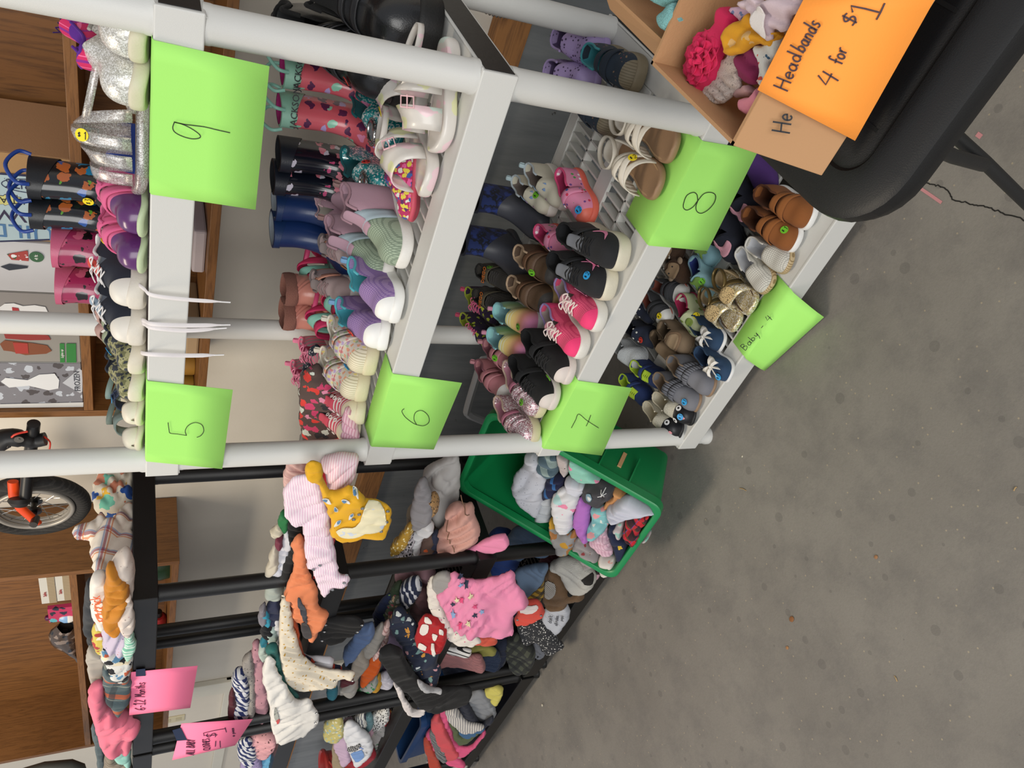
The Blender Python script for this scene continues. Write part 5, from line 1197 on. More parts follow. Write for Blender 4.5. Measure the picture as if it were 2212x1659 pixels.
for hh, tt_, lb, st in (((1078, 722), (1142, 798), 'dusty pink leather velcro shoe with white toe and a green $2 sticker', ('g', '$2', (.60, .0))), ((1074, 780), (1118, 856), 'dusty pink leather velcro shoe with white toe, farther left', None)):
    shoe(lb, hh, tt_, Z3, PL, '#dcdad2', '#8a5560', hc=.058, hb=.038, ts=.013, L=.145, W=.44, straps=[(.40, .50, PL, -.85, .85), (.55, .65, PL, -.8, .8)], toecap=WT, tcap=.86, st=st, lop='#b98088')
BK2 = cloth('#131314')
for hh, tt_, lb, st in (((1186, 712), (1246, 815), 'plain black knit sneaker with white toe edge and a green $1 sticker', ('g', '$1', (.84, .35))), ((1166, 782), (1212, 872), 'plain black knit sneaker with white toe edge, beside the sign reading 7', None)):
    shoe(lb, hh, tt_, Z3, BK2, '#d9cfc8', '#0c0c0d', hc=.062, hb=.038, ts=.014, L=.155, W=.44, straps=[(.40, .49, '#1c1c1d', -.9, .85)], lace='#1b1b1c', lacekw=dict(bow=False, t0=.54, t1=.74), toecap=mat('#d9cfc8', .6), tcap=.935, st=st)
PG = cloth('#8f5a68', ('glitter', '#c79aa4', 620), sheen=0)
for hh, tt_, lb, st in (((1146, 792), (1184, 892), 'rose glitter strap shoe with cream sole and a green $1 sticker', ('g', '$1', (.78, .0))), ((1122, 862), (1170, 952), 'rose glitter strap shoe with cream sole, at the left post', None)):
    shoe(lb, hh, tt_, Z3, PG, '#d2c6a6', '#c48a9c', hc=.052, hb=.036, ts=.017, L=.155, W=.43, straps=[(.46, .53, '#b56f84', -.8, .8), (.58, .64, PG, -.8, .8), (.68, .73, PG, -.8, .8)], st=st, foxing='#c9b09e')
# ------------------------------------------------------------- lowest shelf: baby shoes
boot('purple toddler winter boot with a round yellow $3 sticker, under the table corner', (1652, 335), (1672, 418), Z4, .085, cloth('#4a2a6c'), '#2a1c38', rim=cloth('#3a2158'), lin='#241636', L=.13, W=.5, st=('y', '$3'), stz=.45)
SUE = cloth('#8a5224', var=.15)
for hh, tt_, lb, st in (((1692, 425), (1768, 474), 'brown suede baby shoe with velcro straps and white sole, nearest the table', None), ((1668, 472), (1735, 526), 'brown suede baby shoe with velcro straps and a green $1 sticker', ('g', '$1', (.84, -.3)))):
    shoe(lb, hh, tt_, Z4, SUE, '#e6e6e4', '#5a3014', hc=.07, hb=.040, ts=.014, L=.135, W=.5, straps=[(.44, .53, '#8f5626', -.85, .85), (.58, .67, '#8f5626', -.8, .8)], st=st)
CRO = cloth('#d2cfc6', ('grid', '#a9a79f', .004, .3))
for hh, tt_, lb in (((1652, 530), (1718, 572), 'white crochet baby shoe with gold woven sole, beside the brown suede pair'), ((1640, 568), (1672, 625), 'white crochet baby shoe with gold woven sole, leaning at the shelf edge')):
    shoe(lb, hh, tt_, Z4, CRO, mat('#bfa982', .6, ('stripe', '#8d7750', .004, .35, 45)), '#c9cbd0', hc=.045, hb=.032, ts=.015, L=.12, W=.5, foxing='#e0ddd4', toecap=CRO)
def whale(la, root):
    m = cloth('#d59aa8'); pts = [(.66, -.30), (.72, -.36), (.82, -.30), (.90, -.10), (.90, .12), (.82, .22), (.74, .18), (.68, .30), (.62, .42), (.58, .36), (.62, .26), (.56, .20), (.60, .12), (.66, .12), (.72, .0)]
    patch_on(la, root, pts, m, 'whale_patch', .0022, .0016, 'pink whale patch')
for hh, tt_, lb in (((1590, 485), (1606, 566), 'navy baby boot with a pink whale patch facing up'), ((1616, 402), (1648, 488), 'black baby boot with a pink whale patch, behind the brown shoes')):
    shoe(lb, hh, tt_, Z4, '#161a28', '#1c1f28', '#0d0f16', hc=.075, hb=.05, ts=.01, L=.125, W=.54, extra=whale)
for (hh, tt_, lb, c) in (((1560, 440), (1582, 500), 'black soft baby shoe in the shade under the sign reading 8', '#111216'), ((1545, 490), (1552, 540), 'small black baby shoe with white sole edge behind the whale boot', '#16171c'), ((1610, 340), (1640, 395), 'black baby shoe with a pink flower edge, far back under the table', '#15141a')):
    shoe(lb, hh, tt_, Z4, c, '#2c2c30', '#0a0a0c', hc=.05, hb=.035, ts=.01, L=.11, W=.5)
GO = mat('#8f7a4c', .3, metal=.5, bump=.1, var=.1); GG = mat('#a08a58', .35, ('glitter', '#d8c68e', 700), var=.1)
def lion(la, root):
    m = cloth('#c2a878', ('spots', ['#4a3a28'], .005, .3)); patch_on(la, root, [(.56, -.22), (.62, -.30), (.72, -.26), (.78, 0), (.72, .26), (.62, .30), (.56, .22), (.54, 0)], m, 'leopard_face', .009, .002, 'leopard face badge')
for hh, tt_, lb, st in (((1585, 600), (1638, 666), 'gold leopard-face baby sandal with glitter toe, the right one', None), ((1558, 645), (1604, 704), 'gold leopard-face baby sandal with a blue $1 sticker', ('b', '$1', (.66, 0)))):
    r_, la_ = sandal(lb, hh, tt_, Z4, GG, '#4d362c', [(.40, .52, GO), (.56, .78, GG)], L=.125, W=.5, ts=.02, hb=.042, heelcup='#a8926e', ankle=GO, st=st); lion(la_, r_)
def motif(c1, pts, nm, lab):
    def f(la, root): patch_on(la, root, pts, cloth(c1), nm, .0022, .0016, lab)
    return f
DINO = [(.60, -.1), (.64, -.3), (.70, -.12), (.80, -.2), (.80, -.05), (.74, .05), (.82, .2), (.74, .25), (.68, .12), (.60, .35), (.56, .3), (.62, .1)]
shoe('mint soft baby shoe with a green dinosaur patch and green $1 sticker', (1522, 572), (1552, 640), Z4, '#8fb8c0', '#84acb4', '#27377c', hc=.042, hb=.048, ts=.005, L=.12, W=.52, extra=motif('#6d9040', DINO, 'dinosaur_patch', 'green dinosaur patch'), st=('g', '$1', (.72, -.2)), foxing='#6f8fa0')
shoe('mint soft baby shoe with dark blue ruffled opening, farther back', (1528, 512), (1556, 568), Z4, '#7fa9b4', '#84acb4', '#1c2a66', hc=.042, hb=.046, ts=.005, L=.11, W=.52, extra=motif('#6d9040', DINO, 'dinosaur_patch', 'green dinosaur patch'), foxing='#27377c')
def monkey(la, root):
    patch_on(la, root, [(.60, -.2), (.66, -.36), (.78, -.36), (.86, -.18), (.86, .18), (.78, .36), (.66, .36), (.60, .2), (.63, 0)], cloth('#8b7358'), 'monkey_face', .003, .003)
    for s in (-1, 1): b = MB(); p = la.P(.66, s*.62, .002); b.lathe([(0, -.006), (.009, -.003), (.010, 0), (.006, .003), (0, .004)], p, 14); b.build('ear', cloth('#a08a74'), root)
    for s in (-1, 1): b = MB(); b.disc(la.P(.70, s*.13, .006), la.N(.7, 0), .002, .001); b.build('eye', M_INK, root)
shoe('brown monkey-face baby slipper', (1462, 560), (1498, 602), Z4, cloth('#4a3220', bump=1, bscale=500), '#3a281a', '#d8d2c8', hc=.05, hb=.05, ts=.006, L=.115, W=.54, extra=monkey)
shoe('brown monkey-face baby slipper with white fleece opening, farther back', (1448, 520), (1480, 560), Z4, cloth('#463020', bump=1, bscale=500), '#3a281a', cloth('#d8d8d4', bump=1, bscale=400), hc=.05, hb=.05, ts=.006, L=.11, W=.54, extra=monkey)
def redline(la, root):
    b = MB(); pts = [la.P(t_, s*.97, .002) for t_, s in [(t_, -1) for t_ in (.74, .8, .86, .92, .97)]+[(t_, 1) for t_ in (.97, .92, .86, .8, .74)]]
    b.tube(cr(pts, 3), .0012, 6); b.build('red_piping', mat('#c8452e', .5), root)
for hh, tt_, lb, st in (((1432, 614), (1494, 640), 'charcoal baby sneaker with white toe and red line, nearest the dinosaur shoe', None), ((1418, 640), (1456, 698), 'charcoal baby sneaker with white toe and a yellow $1 sticker', ('y', '$1', (.83, -.1)))):
    shoe(lb, hh, tt_, Z4, '#3a3b3f', '#dcdad6', '#8a4a3a', hc=.05, hb=.036, ts=.011, L=.12, W=.48, straps=[(.46, .55, '#333438', -.85, .85), (.60, .68, '#333438', -.8, .8)], toecap=WT, tcap=.76, extra=redline, st=st, foxing='#55565a')
LIME = [(.66, -.1), (.70, -.2), (.78, -.16), (.80, 0), (.76, .1), (.68, .06)]
shoe('lime and raspberry soft baby shoe with green slices and a yellow $1 sticker', (1495, 650), (1530, 722), Z4, cloth('#c8cfa4', ('spots', ['#7f9440', '#c8cfa4'], .03, .25)), '#a32a50', '#a3204c', hc=.045, hb=.044, ts=.006, L=.125, W=.54, extra=motif('#7f9440', LIME, 'lime_slice', 'green slice patch'), st=('y', '$1', (.70, -.5)), foxing='#b02a58')
def whitebow(la, root): bow(la, root, .66, mat('#dcd8d0', .35, var=.03), .02)
for hh, tt_, lb, st in (((1532, 705), (1570, 748), 'navy baby shoe with a white satin bow, touching the Baby 4 sign', None), ((1538, 762), (1588, 812), 'navy baby shoe with a white satin bow and a blue $1 sticker', ('b', '$1', (.88, .2)))):
    shoe(lb, hh, tt_, Z4, '#26405e', '#e4e4e4', '#1d3350', hc=.05, hb=.036, ts=.011, L=.115, W=.5, extra=whitebow, st=st, foxing='#2c4868')
def lionf(la, root):
    patch_on(la, root, [(.58, -.3), (.70, -.5), (.84, -.4), (.90, 0), (.84, .4), (.70, .5), (.58, .3), (.60, 0)], cloth('#8d7258'), 'lion_face', .002, .002)
    patch_on(la, root, [(.64, -.2), (.72, -.34), (.82, -.26), (.86, 0), (.82, .26), (.72, .34), (.64, .2), (.64, 0)], cloth('#a38a6c'), 'muzzle', .005, .0015)
shoe('tan soft baby shoe with a lion face and a red $1 sticker', (1460, 712), (1502, 752), Z4, '#8d7860', '#7a6850', '#6a5a46', hc=.05, hb=.05, ts=.006, L=.12, W=.54, extra=lionf, st=('r', '$1', (.74, .0)))
shoe('tan soft baby shoe with ruched opening, partly under the fringed shoe', (1444, 740), (1470, 775), Z4, '#857058', '#7a6850', '#5c4c3a', hc=.045, hb=.045, ts=.006, L=.11, W=.5)
def deer(la, root):
    for t_, u_ in ((.62, .2), (.66, -.1), (.72, .28), (.56, -.25)): patch_on(la, root, [(t_, u_-.05), (t_+.02, u_), (t_, u_+.06), (t_-.02, u_)], cloth('#d9d9d4'), 'white_scrap', .002, .001)
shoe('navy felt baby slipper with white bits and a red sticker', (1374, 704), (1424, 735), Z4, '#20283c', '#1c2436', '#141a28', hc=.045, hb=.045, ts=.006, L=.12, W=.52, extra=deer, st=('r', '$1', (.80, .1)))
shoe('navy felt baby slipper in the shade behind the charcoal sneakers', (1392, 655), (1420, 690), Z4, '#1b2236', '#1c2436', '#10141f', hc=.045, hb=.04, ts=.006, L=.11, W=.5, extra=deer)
FW = cloth('#d5dade', bump=1.2, bscale=450)
shoe('fluffy white baby slipper at the far left corner', (1352, 742), (1402, 785), Z4, FW, '#c0c4c8', FW, hc=.05, hb=.055, ts=.006, L=.125, W=.56)
LM = '#b5d43a'
for hh, tt_, lb, st in (((1398, 790), (1444, 828), 'navy and lime baby sneaker with a red $2 sticker', ('r', '$2', (.34, .7))), ((1376, 822), (1412, 870), 'navy and lime baby sneaker, the left one of the pair', None)):
    shoe(lb, hh, tt_, Z4, '#24386c', '#20305c', LM, hc=.055, hb=.036, ts=.01, L=.12, W=.48, straps=[(.42, .52, '#2a4078', -.85, .85)], lace=LM, lacekw=dict(bow=False, t0=.57, t1=.72, r=.0024), foxing=LM, st=st, heelc='#24386c')
def fringe(la, root):
    m = cloth('#74757c')
    for row, (t0_, ln) in enumerate(((.50, .10), (.40, .10))):
        n_ = 15
        for i in range(n_):
            u = -.85+1.7*i/(n_-1); du = .045
            a = [la.P(t0_+.0, u-du, .004+.002*row), la.P(t0_, u+du, .004+.002*row)]; c_ = [la.P(t0_+ln*.6, u-du, .006+.001*row), la.P(t0_+ln*.6, u+du, .006+.001*row)]
            e = [la.P(t0_+ln*1.3, u-du*.9, .003), la.P(t0_+ln*1.3, u+du*.9, .003)]
            b = MB(); b.grid([a, c_, e]); b.build('fringe', m, root, solid=.0013)
for hh, tt_, lb, st in (((1482, 772), (1550, 842), 'grey suede fringed baby moccasin, the right one', None), ((1452, 808), (1518, 876), 'grey suede fringed baby moccasin with a blue $1 sticker', ('b', '$1', (.86, .0)))):
    shoe(lb, hh, tt_, Z4, '#74757c', '#8f765e', '#8d7862', hc=.066, hb=.038, ts=.008, L=.14, W=.46, extra=fringe, st=st)
SH = cloth('#d9d3bf', bump=1.3, bscale=420)
def sheepf(la, root):
    for s in (-1, 1):
        b = MB(); p = la.P(.80, s*.3, .004); n_ = la.N(.80, s*.3); b.disc(p, n_, .0075, .001); o = b.build('eye', mat('#ececec', .4, var=0), root)
        b = MB(); b.disc(p+n_*.001, n_, .0028, .0008); b.build('pupil', M_INK, o)
    patch_on(la, root, [(.94, -.06), (.97, 0), (.94, .08), (.91, .0)], mat('#d98f96', .5), 'tongue', .002, .001)
for hh, tt_, lb, st in (((1436, 850), (1508, 903), 'cream fleece sheep slipper with black face and blue $1 sticker', ('b', '$1', (.90, .0))), ((1420, 872), (1480, 935), 'cream fleece sheep slipper with black face, at the left corner', None)):
    shoe(lb, hh, tt_, Z4, SH, '#16171c', '#c9c2ae', hc=.045, hb=.042, ts=.008, L=.14, W=.42, toecap=mat('#17181d', .45), tcap=.70, extra=sheepf, st=st)
# ------------------------------------------------------------- clothing
def parse(s): return [tuple(float(v) for v in q.split(',')) for q in s.split()]
def plane_of(pts, pl):
    cx = sum(p[0] for p in pts)/len(pts); cy = sum(p[1] for p in pts)/len(pts)
    if pl[0] == 'y': t = math.radians(pl[2] if len(pl) > 2 else 0); return at(cx, cy, 1, pl[1]), V((0, -math.cos(t), math.sin(t)))
    if pl[0] == 'x': t = math.radians(pl[2] if len(pl) > 2 else 0); return at(cx, cy, 0, pl[1]), V((math.cos(t), 0, math.sin(t)))
    if pl[0] == 'z': return at(cx, cy, 2, pl[1]), V((0, 0, 1))
    return V(pl[1]), V(pl[2]).normalized()
class Cloth: pass
def G(label, cat, pts, pl, th, m, grp=None, wr=.005, wdir=0.0, ws=.028, name=None, dens=25, edge=None, seed=None, par=None, slope=0):
    wr *= 2.5
    if isinstance(pts, str): pts = parse(pts)
    p0, n = plane_of(pts, pl); fm = frame(p0, n, (0, 0, 1) if abs(n.z) < .9 else (0, 1, 0)); inv = fm.inverted()
    loc = [inv @ atp(x, y, p0, n) for x, y in pts]; o3 = cr([(p.x, p.y, 0) for p in loc], 5, True)
    o3 = [p+V((noise.noise(V((p.x*38, p.y*38, 2)))+.6*noise.noise(V((p.x*95, p.y*95, 5))), noise.noise(V((p.x*38, p.y*38, 7)))+.6*noise.noise(V((p.x*95, p.y*95, 8))), 0))*.0048 for p in o3]
    poly = [(p.x, p.y) for p in o3]; N = len(poly)
    th *= .62
    area_ = abs(sum(poly[i][0]*poly[(i+1) % N][1]-poly[(i+1) % N][0]*poly[i][1] for i in range(N)))/2
    sp_ = max(math.sqrt(area_)/dens, .0028); xs = [p[0] for p in poly]; ys = [p[1] for p in poly]
    segs = [(poly[i][0], poly[i][1], poly[(i+1) % N][0]-poly[i][0], poly[(i+1) % N][1]-poly[i][1]) for i in range(N)]
    segs = [(a, b_, c, d, c*c+d*d+1e-12) for a, b_, c, d in segs]
    def dist(x, y):
        best = 9
        for a, b_, c, d, l in segs:
            t = ((x-a)*c+(y-b_)*d)/l; t = 0 if t < 0 else 1 if t > 1 else t
            u = x-a-c*t; v = y-b_-d*t; q = u*u+v*v
            if q < best: best = q
        return math.sqrt(best)
    def inside(x, y):
        c = False; j = N-1
        for i in range(N):
            yi, yj = poly[i][1], poly[j][1]
            if (yi > y) != (yj > y) and x < (poly[j][0]-poly[i][0])*(y-yi)/(yj-yi)+poly[i][0]: c = not c
            j = i
        return c
    inner = []; r = 0; y = min(ys)+sp_*.5
    while y < max(ys):
        x = min(xs)+(sp_*.5 if r % 2 else 0)
        while x < max(xs):
            if inside(x, y):
                d = dist(x, y)
                if d > sp_*.45: inner.append((x, y, d))
            x += sp_
        y += sp_*.87; r += 1
    vv = [V(p) for p in poly]+[V((p[0], p[1])) for p in inner]
    res = geometry.delaunay_2d_cdt(vv, [(i, (i+1) % N) for i in range(N)], [], 1, 1e-7)
    co, fs = res[0], res[2]
    inr = max([p[2] for p in inner] or [.005]); e = edge or min(th*.5, inr*.6); sd = V((hash(label) % 97 if seed is None else seed, 3.3, 7.7)) if False else V((sum(map(ord, label)) % 97, 3.3, 7.7))
    ca, sa = math.cos(math.radians(wdir)), math.sin(math.radians(wdir))
    def hgt(x, y, d=None):
        if d is None: d = dist(x, y) if inside(x, y) else 0
        q = min(d/e, 1); f = math.sqrt(max(0, 1-(1-q)**2))
        xr, yr = x*ca+y*sa, -x*sa+y*ca
        k1 = noise.noise(V((xr*9, yr*5, 1))+sd); k2_ = noise.noise(V((xr*16, yr*9, 9))+sd)
        ph = (xr+.040*k1+.012*k2_)/ws*PI; am = max(0, .55+1.5*noise.noise(V((xr*11, yr*8, 5))+sd))
        ph2 = (yr+.8*xr+.030*k2_)/(ws*1.7)*PI; am2 = max(0, .15+1.4*noise.noise(V((xr*10, yr*10, 12))+sd))
        fold = am*(abs(math.sin(ph))**.75-.5)+am2*(abs(math.sin(ph2))**.7-.5)
        return max(.0006, f*(th*.5+wr*(1.1*noise.noise(V((xr/.06, yr/.09, 0))+sd)+.85*fold)))
    dm = {}
    vt = []; vb = []
    for c in co:
        x, y = c.x, c.y; d = dist(x, y); h = hgt(x, y, d) if d > sp_*.2 else 0
        q = min(d/e, 1); f = math.sqrt(max(0, 1-(1-q)**2))
        vt.append(V((x, y, h))); vb.append(V((x, y, -th*.5*f)))
    b = MB(); b.add(vt, [tuple(f) for f in fs]); k = len(vt); b.add(vb, [tuple(f)[::-1] for f in fs])
    nm = name or cat.replace(' ', '_')
    me = bpy.data.meshes.new(nm); me.from_pydata(b.v, [], b.f)
    bm = bmesh.new(); bm.from_mesh(me); bmesh.ops.remove_doubles(bm, verts=bm.verts, dist=1e-6); bm.to_mesh(me); bm.free()
    me.materials.append(m if not isinstance(m, str) else cloth(m)); me.polygons.foreach_set('use_smooth', [True]*len(me.polygons))
    o = bpy.data.objects.new(nm, me); COL.objects.link(o)
    if grp is None and not par: grp = 'headbands in the cardboard box' if cat == 'headband' else 'rolled baby clothes in the green tote' if pl[0] == 'p' else 'children\'s clothes on the '+('top' if p0.z > 1.3 else 'second' if p0.z > .86 else 'third' if p0.z > .45 else 'lowest')+' black shelf' if p0.x < -.1 else None
    g = Cloth(); g.o = o; g.hgt = hgt; g.p0 = p0; g.n = n; g.fm = fm; g.inv = inv
    if par: o.parent = par.o; o.matrix_local = par.o.matrix_world.inverted() @ fm
    else: o.matrix_world = fm; tag(o, label, cat, grp)
    return g
def deco(g, pts, m, name, lift=.0016, lab=None, sm=3):
    """print, seam or lining lying on the front of a garment"""
    if isinstance(pts, str): pts = parse(pts)
    loc = [g.inv @ atp(x, y, g.p0+g.n*g.hgt(0, 0), g.n) for x, y in pts]; q = cr([(p.x, p.y, 0) for p in loc], sm, True) if sm else [V((p.x, p.y, 0)) for p in loc]
    q = [V((p.x, p.y)) for p in q]; N = len(q); xs = [p.x for p in q]; ys = [p.y for p in q]; s = max(max(max(xs)-min(xs), max(ys)-min(ys))/26, .0022)
    vv = list(q); y = min(ys)
    while y < max(ys):
        x = min(xs)
        while x < max(xs): vv.append(V((x+.3*s, y+.3*s))); x += s
        y += s
    res = geometry.delaunay_2d_cdt(vv, [(i, (i+1) % N) for i in range(N)], [list(range(N))], 1, 1e-7)
    used = sorted({i for f in res[2] for i in f}); mp = {i: k for k, i in enumerate(used)}
    b = MB(); b.add([V((res[0][i].x, res[0][i].y, max(g.hgt(res[0][i].x+a_, res[0][i].y+c_) for a_, c_ in ((0, 0), (.0025, 0), (-.0025, 0), (0, .0025), (0, -.0025)))+lift)) for i in used], [tuple(mp[i] for i in f) for f in res[2]])
    o = b.build(name, m if not isinstance(m, str) else cloth(m), g.o, solid=.0008)
    if lab: o['label'] = lab
    return o
def snaps(g, pts, name='snap_button', m=None, r=.0042):
    for x, y in parse(pts):
        p = g.inv @ atp(x, y, g.p0+g.n*g.hgt(0, 0), g.n); z = g.hgt(p.x, p.y)+.0018; b = MB()
        b.lathe([(0, 0), (r, 0), (r, .0012), (r*.6, .0016), (r*.45, .0006), (0, .0008)], (p.x, p.y, z), 12); b.build(name, m or M_CHROME, g.o)
def seam(g, strokes, m, name='stitching', w=.0012, lift=.0015):
    b = MB()
    for st in strokes:
        q = cr([(x, y, 0) for x, y in parse(st)], 4); P_ = []
        for p in q: l = g.inv @ atp(p.x, p.y, g.p0+g.n*g.hgt(0, 0), g.n); P_.append(V((l.x, l.y, g.hgt(l.x, l.y)+lift)))
        ribbon(b, P_, (0, 0, 1), w)
    return b.build(name, m if not isinstance(m, str) else cloth(m), g.o, smooth=False)
def gtext(g, s, px, size, m, up=(-1, 0), name='printed_text'):
    p = g.inv @ atp(px[0], px[1], g.p0+g.n*g.hgt(0, 0), g.n); q = g.inv @ atp(px[0]+up[0]*8, px[1]+up[1]*8, g.p0+g.n*g.hgt(0, 0), g.n)
    y = V((q.x-p.x, q.y-p.y, 0)); return text(s, size, frame(V((p.x, p.y, g.hgt(p.x, p.y)+.009)), (0, 0, 1), y), m if not isinstance(m, str) else mat(m, .7, var=0), g.o, name)
GT = 'baby clothes piled on the top black shelf'; G2 = 'baby clothes on the second black shelf'; G3 = 'baby clothes heaped on the third black shelf'; G4 = 'clothes on the lowest black shelf'
# top black shelf
XS = -.475
MULTI = cloth('#cfc6b4', ('spots', ['#d9a92e', '#24509a', '#6fb79e', '#c07a5e', '#cfc6b4'], .06, .42))
G('dark blue grey padded jacket at the back of the top black shelf', 'jacket', '190,1255 182,1290 180,1350 190,1390 205,1402 225,1395 228,1330 222,1270', ('y', .06), .06, '#2c3036', wr=.007)
G('yellow, blue and mint colour-block baby top next to the white post', 'baby shirt', '200,1048 197,1080 212,1108 235,1115 262,1112 289,1098 291,1062 287,1018 220,1014 208,1030', ('x', -.50), .06, MULTI, wr=.008, wdir=80)
PLW = cloth('#ddd3c6', ('plaid', [('#8a2e4a', .052, .10, 0, .1), ('#c9763e', .052, .06, 0, .2), ('#7f8fae', .052, .07, 0, .0), ('#8a2e4a', .060, .09, 1, .1), ('#c9763e', .060, .05, 1, .19), ('#7f8fae', .060, .06, 1, .0)]))
G('cream shirt with maroon and orange plaid stripes on the top black shelf', 'shirt', '178,1135 160,1148 160,1162 186,1166 197,1200 203,1240 228,1252 262,1245 287,1232 290,1180 291,1130 290,1090 272,1088 258,1100 245,1122 222,1114 205,1122', ('x', -.475), .075, PLW, wr=.011, wdir=60)
g = G('folded cream print baby trousers under the mustard top', 'trousers', '248,1205 287,1195 288,1300 288,1350 275,1366 255,1345 240,1290 236,1240', ('y', .0), .07, cloth('#cfc4bb', ('dots3', ['#a99a94'], .012, .12)), wr=.008, wdir=80)
g = G('white tee with orange lettering and cartoon mouth print', 't-shirt', '196,1250 230,1243 238,1290 232,1350 222,1360 204,1342 196,1300', ('y', .0), .06, '#ded9d2', wr=.004)
gtext(g, 'ick', (208, 1292), .030, '#e0673a', up=(-1, .15)); deco(g, '203,1308 221,1302 224,1345 212,1340 204,1325', cloth('#d0714a', ('spots', ['#e8e2da'], .02, .4)), 'print')
G('mustard yellow folded baby top on the top black shelf', 'baby shirt', '230,1226 250,1226 266,1242 281,1262 274,1300 268,1330 262,1356 240,1361 221,1346 221,1300 228,1262', ('y', -.02), .07, '#b9781f', wr=.007, wdir=10)
G('cream floral baby top bunched at the shelf edge', 'baby shirt', '262,1300 284,1290 290,1330 287,1358 275,1368 262,1352 255,1330', ('y', -.032), .05, cloth('#d2c7bf', ('dots3', ['#c2a7a4', '#9c8f8a'], .012, .15)), wr=.006)
G('yellow green and red print baby sock bundle behind the lavender top', 'baby shirt', '203,1350 226,1350 228,1402 208,1404 199,1376', ('y', .02), .05, cloth('#c2b04e', ('spots', ['#a33a35', '#dcd6c0'], .03, .4)))
G('lavender print baby trousers folded in rolls', 'trousers', '224,1352 262,1358 282,1368 272,1402 250,1412 225,1406 220,1380', ('y', -.01), .06, cloth('#b9afc4', ('dots3', ['#b5605a', '#7c6f90'], .012, .16)), wr=.007, wdir=70)
G('mint and white striped baby cloth on the edge of the top black shelf', 'baby shirt', '274,1366 288,1364 294,1390 286,1414 275,1424 265,1404 268,1384', ('y', -.035), .04, cloth('#7cb9a2', ('stripe', '#c9ded4', .008, .4, 0)), wr=.004)
G('black, white and blue bold print baby top', 'baby shirt', '221,1404 250,1408 286,1414 283,1445 264,1460 240,1452 220,1424', ('y', -.025), .06, cloth('#c9cac8', ('spots', ['#17191f', '#5b86a6', '#b8593a', '#d9cdb2'], .030, .46)), wr=.006)
G('light grey baby tee with lilac band behind the plaid top', 't-shirt', '190,1402 224,1402 230,1440 224,1480 205,1484 193,1456 186,1428', ('y', .03), .05, '#9f9a93', wr=.006)
G('teal grey plaid baby shirt with orange stripe hanging over the pink sign', 'shirt', '225,1436 250,1446 281,1455 283,1500 272,1522 259,1538 240,1526 226,1502 221,1466', ('y', -.03), .06, cloth('#44545a', ('plaid', [('#b0532a', .08, .13, 0, .2), ('#2c363c', .05, .3, 1, .0), ('#8a8f86', .05, .08, 0, .5)])), wr=.006)
G('rose pink folded sweater spilling over the top black shelf', 'sweater', '192,1490 224,1478 230,1506 250,1532 278,1540 304,1548 303,1568 287,1576 283,1612 250,1614 232,1618 214,1602 202,1560 192,1522', ('y', -.02), .08, '#cf6c83', wr=.011, wdir=30)
G('mint ruffled baby cloth left of the pink sweater', 'baby shirt', '238,1606 276,1606 283,1640 276,1650 246,1634', ('y', .0), .05, '#8cbcb4', wr=.006)
G('taupe ribbed baby jumper at the far left of the top black shelf', 'jumper', '230,1622 262,1628 282,1640 284,1672 228,1672', ('y', .01), .06, cloth('#7f766b', ('stripe', '#665d52', .010, .3, 0)), wr=.006)
G('slate grey cloth tucked behind the pink sweater', 'cloth', '196,1574 212,1568 222,1612 230,1650 215,1662 206,1620', ('y', .06), .04, '#4d5a60')
# clothes at the left end of the middle white shelf
G('brown leggings with pink, white and red flowers beside the pink runners', 'leggings', '650,812 680,788 700,806 716,816 734,850 742,880 748,925 736,946 702,960 668,962 652,940 648,880', ('y', .13, 25), .07, cloth('#54433f', ('spots', ['#c8406a', '#c9d2c8', '#d43c34', '#2a2a2e', '#d78aa6'], .032, .40)), wr=.006)
G('navy and leopard ruffled baby pants behind the pink runners', 'baby pants', '672,752 690,748 700,790 690,830 660,838 654,800 664,770', ('y', .22, 20), .05, cloth('#242a3a', ('spots', ['#b7b2b0'], .010, .28)), wr=.009, ws=.02)
G('grey knitted baby hat with coral specks behind the white post', 'hat', '655,915 676,905 700,960 688,975 652,975 648,940', ('y', .19, 25), .06, cloth('#85827f', ('dots3', ['#d8806a'], .014, .14)), wr=.006)
for i, (pts_, c_) in enumerate((('745,880 770,905 776,950 768,990 742,988 736,940', '#e1b9c6'),)):
    G('pink ribbed blanket strip under the brown leggings', 'blanket', pts_, ('y', .03, 30), .04, cloth(c_, ('stripe', '#c98ea2', .006, .35, 80)), wr=.004)
tr = empty('storage_tray', 'shallow coral red tray under the pink and yellow baby clothes', 'tray', loc=(-.24, .06, z2))
b = MB(); x0, x1 = -.452, .04
for s0, s1 in (((-.215, -.072, .0015), (.25, -.068, .030)), ((-.215, .098, .0015), (.25, .102, .030)), ((-.215, -.072, .0015), (-.211, .102, .030)), ((.246, -.072, .0015), (.25, .102, .030)), ((-.215, -.072, .0012), (.25, .102, .004))): b.box(s0, s1)
b.build('tray', mat('#c8404a', .35), tr, smooth=False, bevel=.001); tr.location = (-.275, .055, .957)
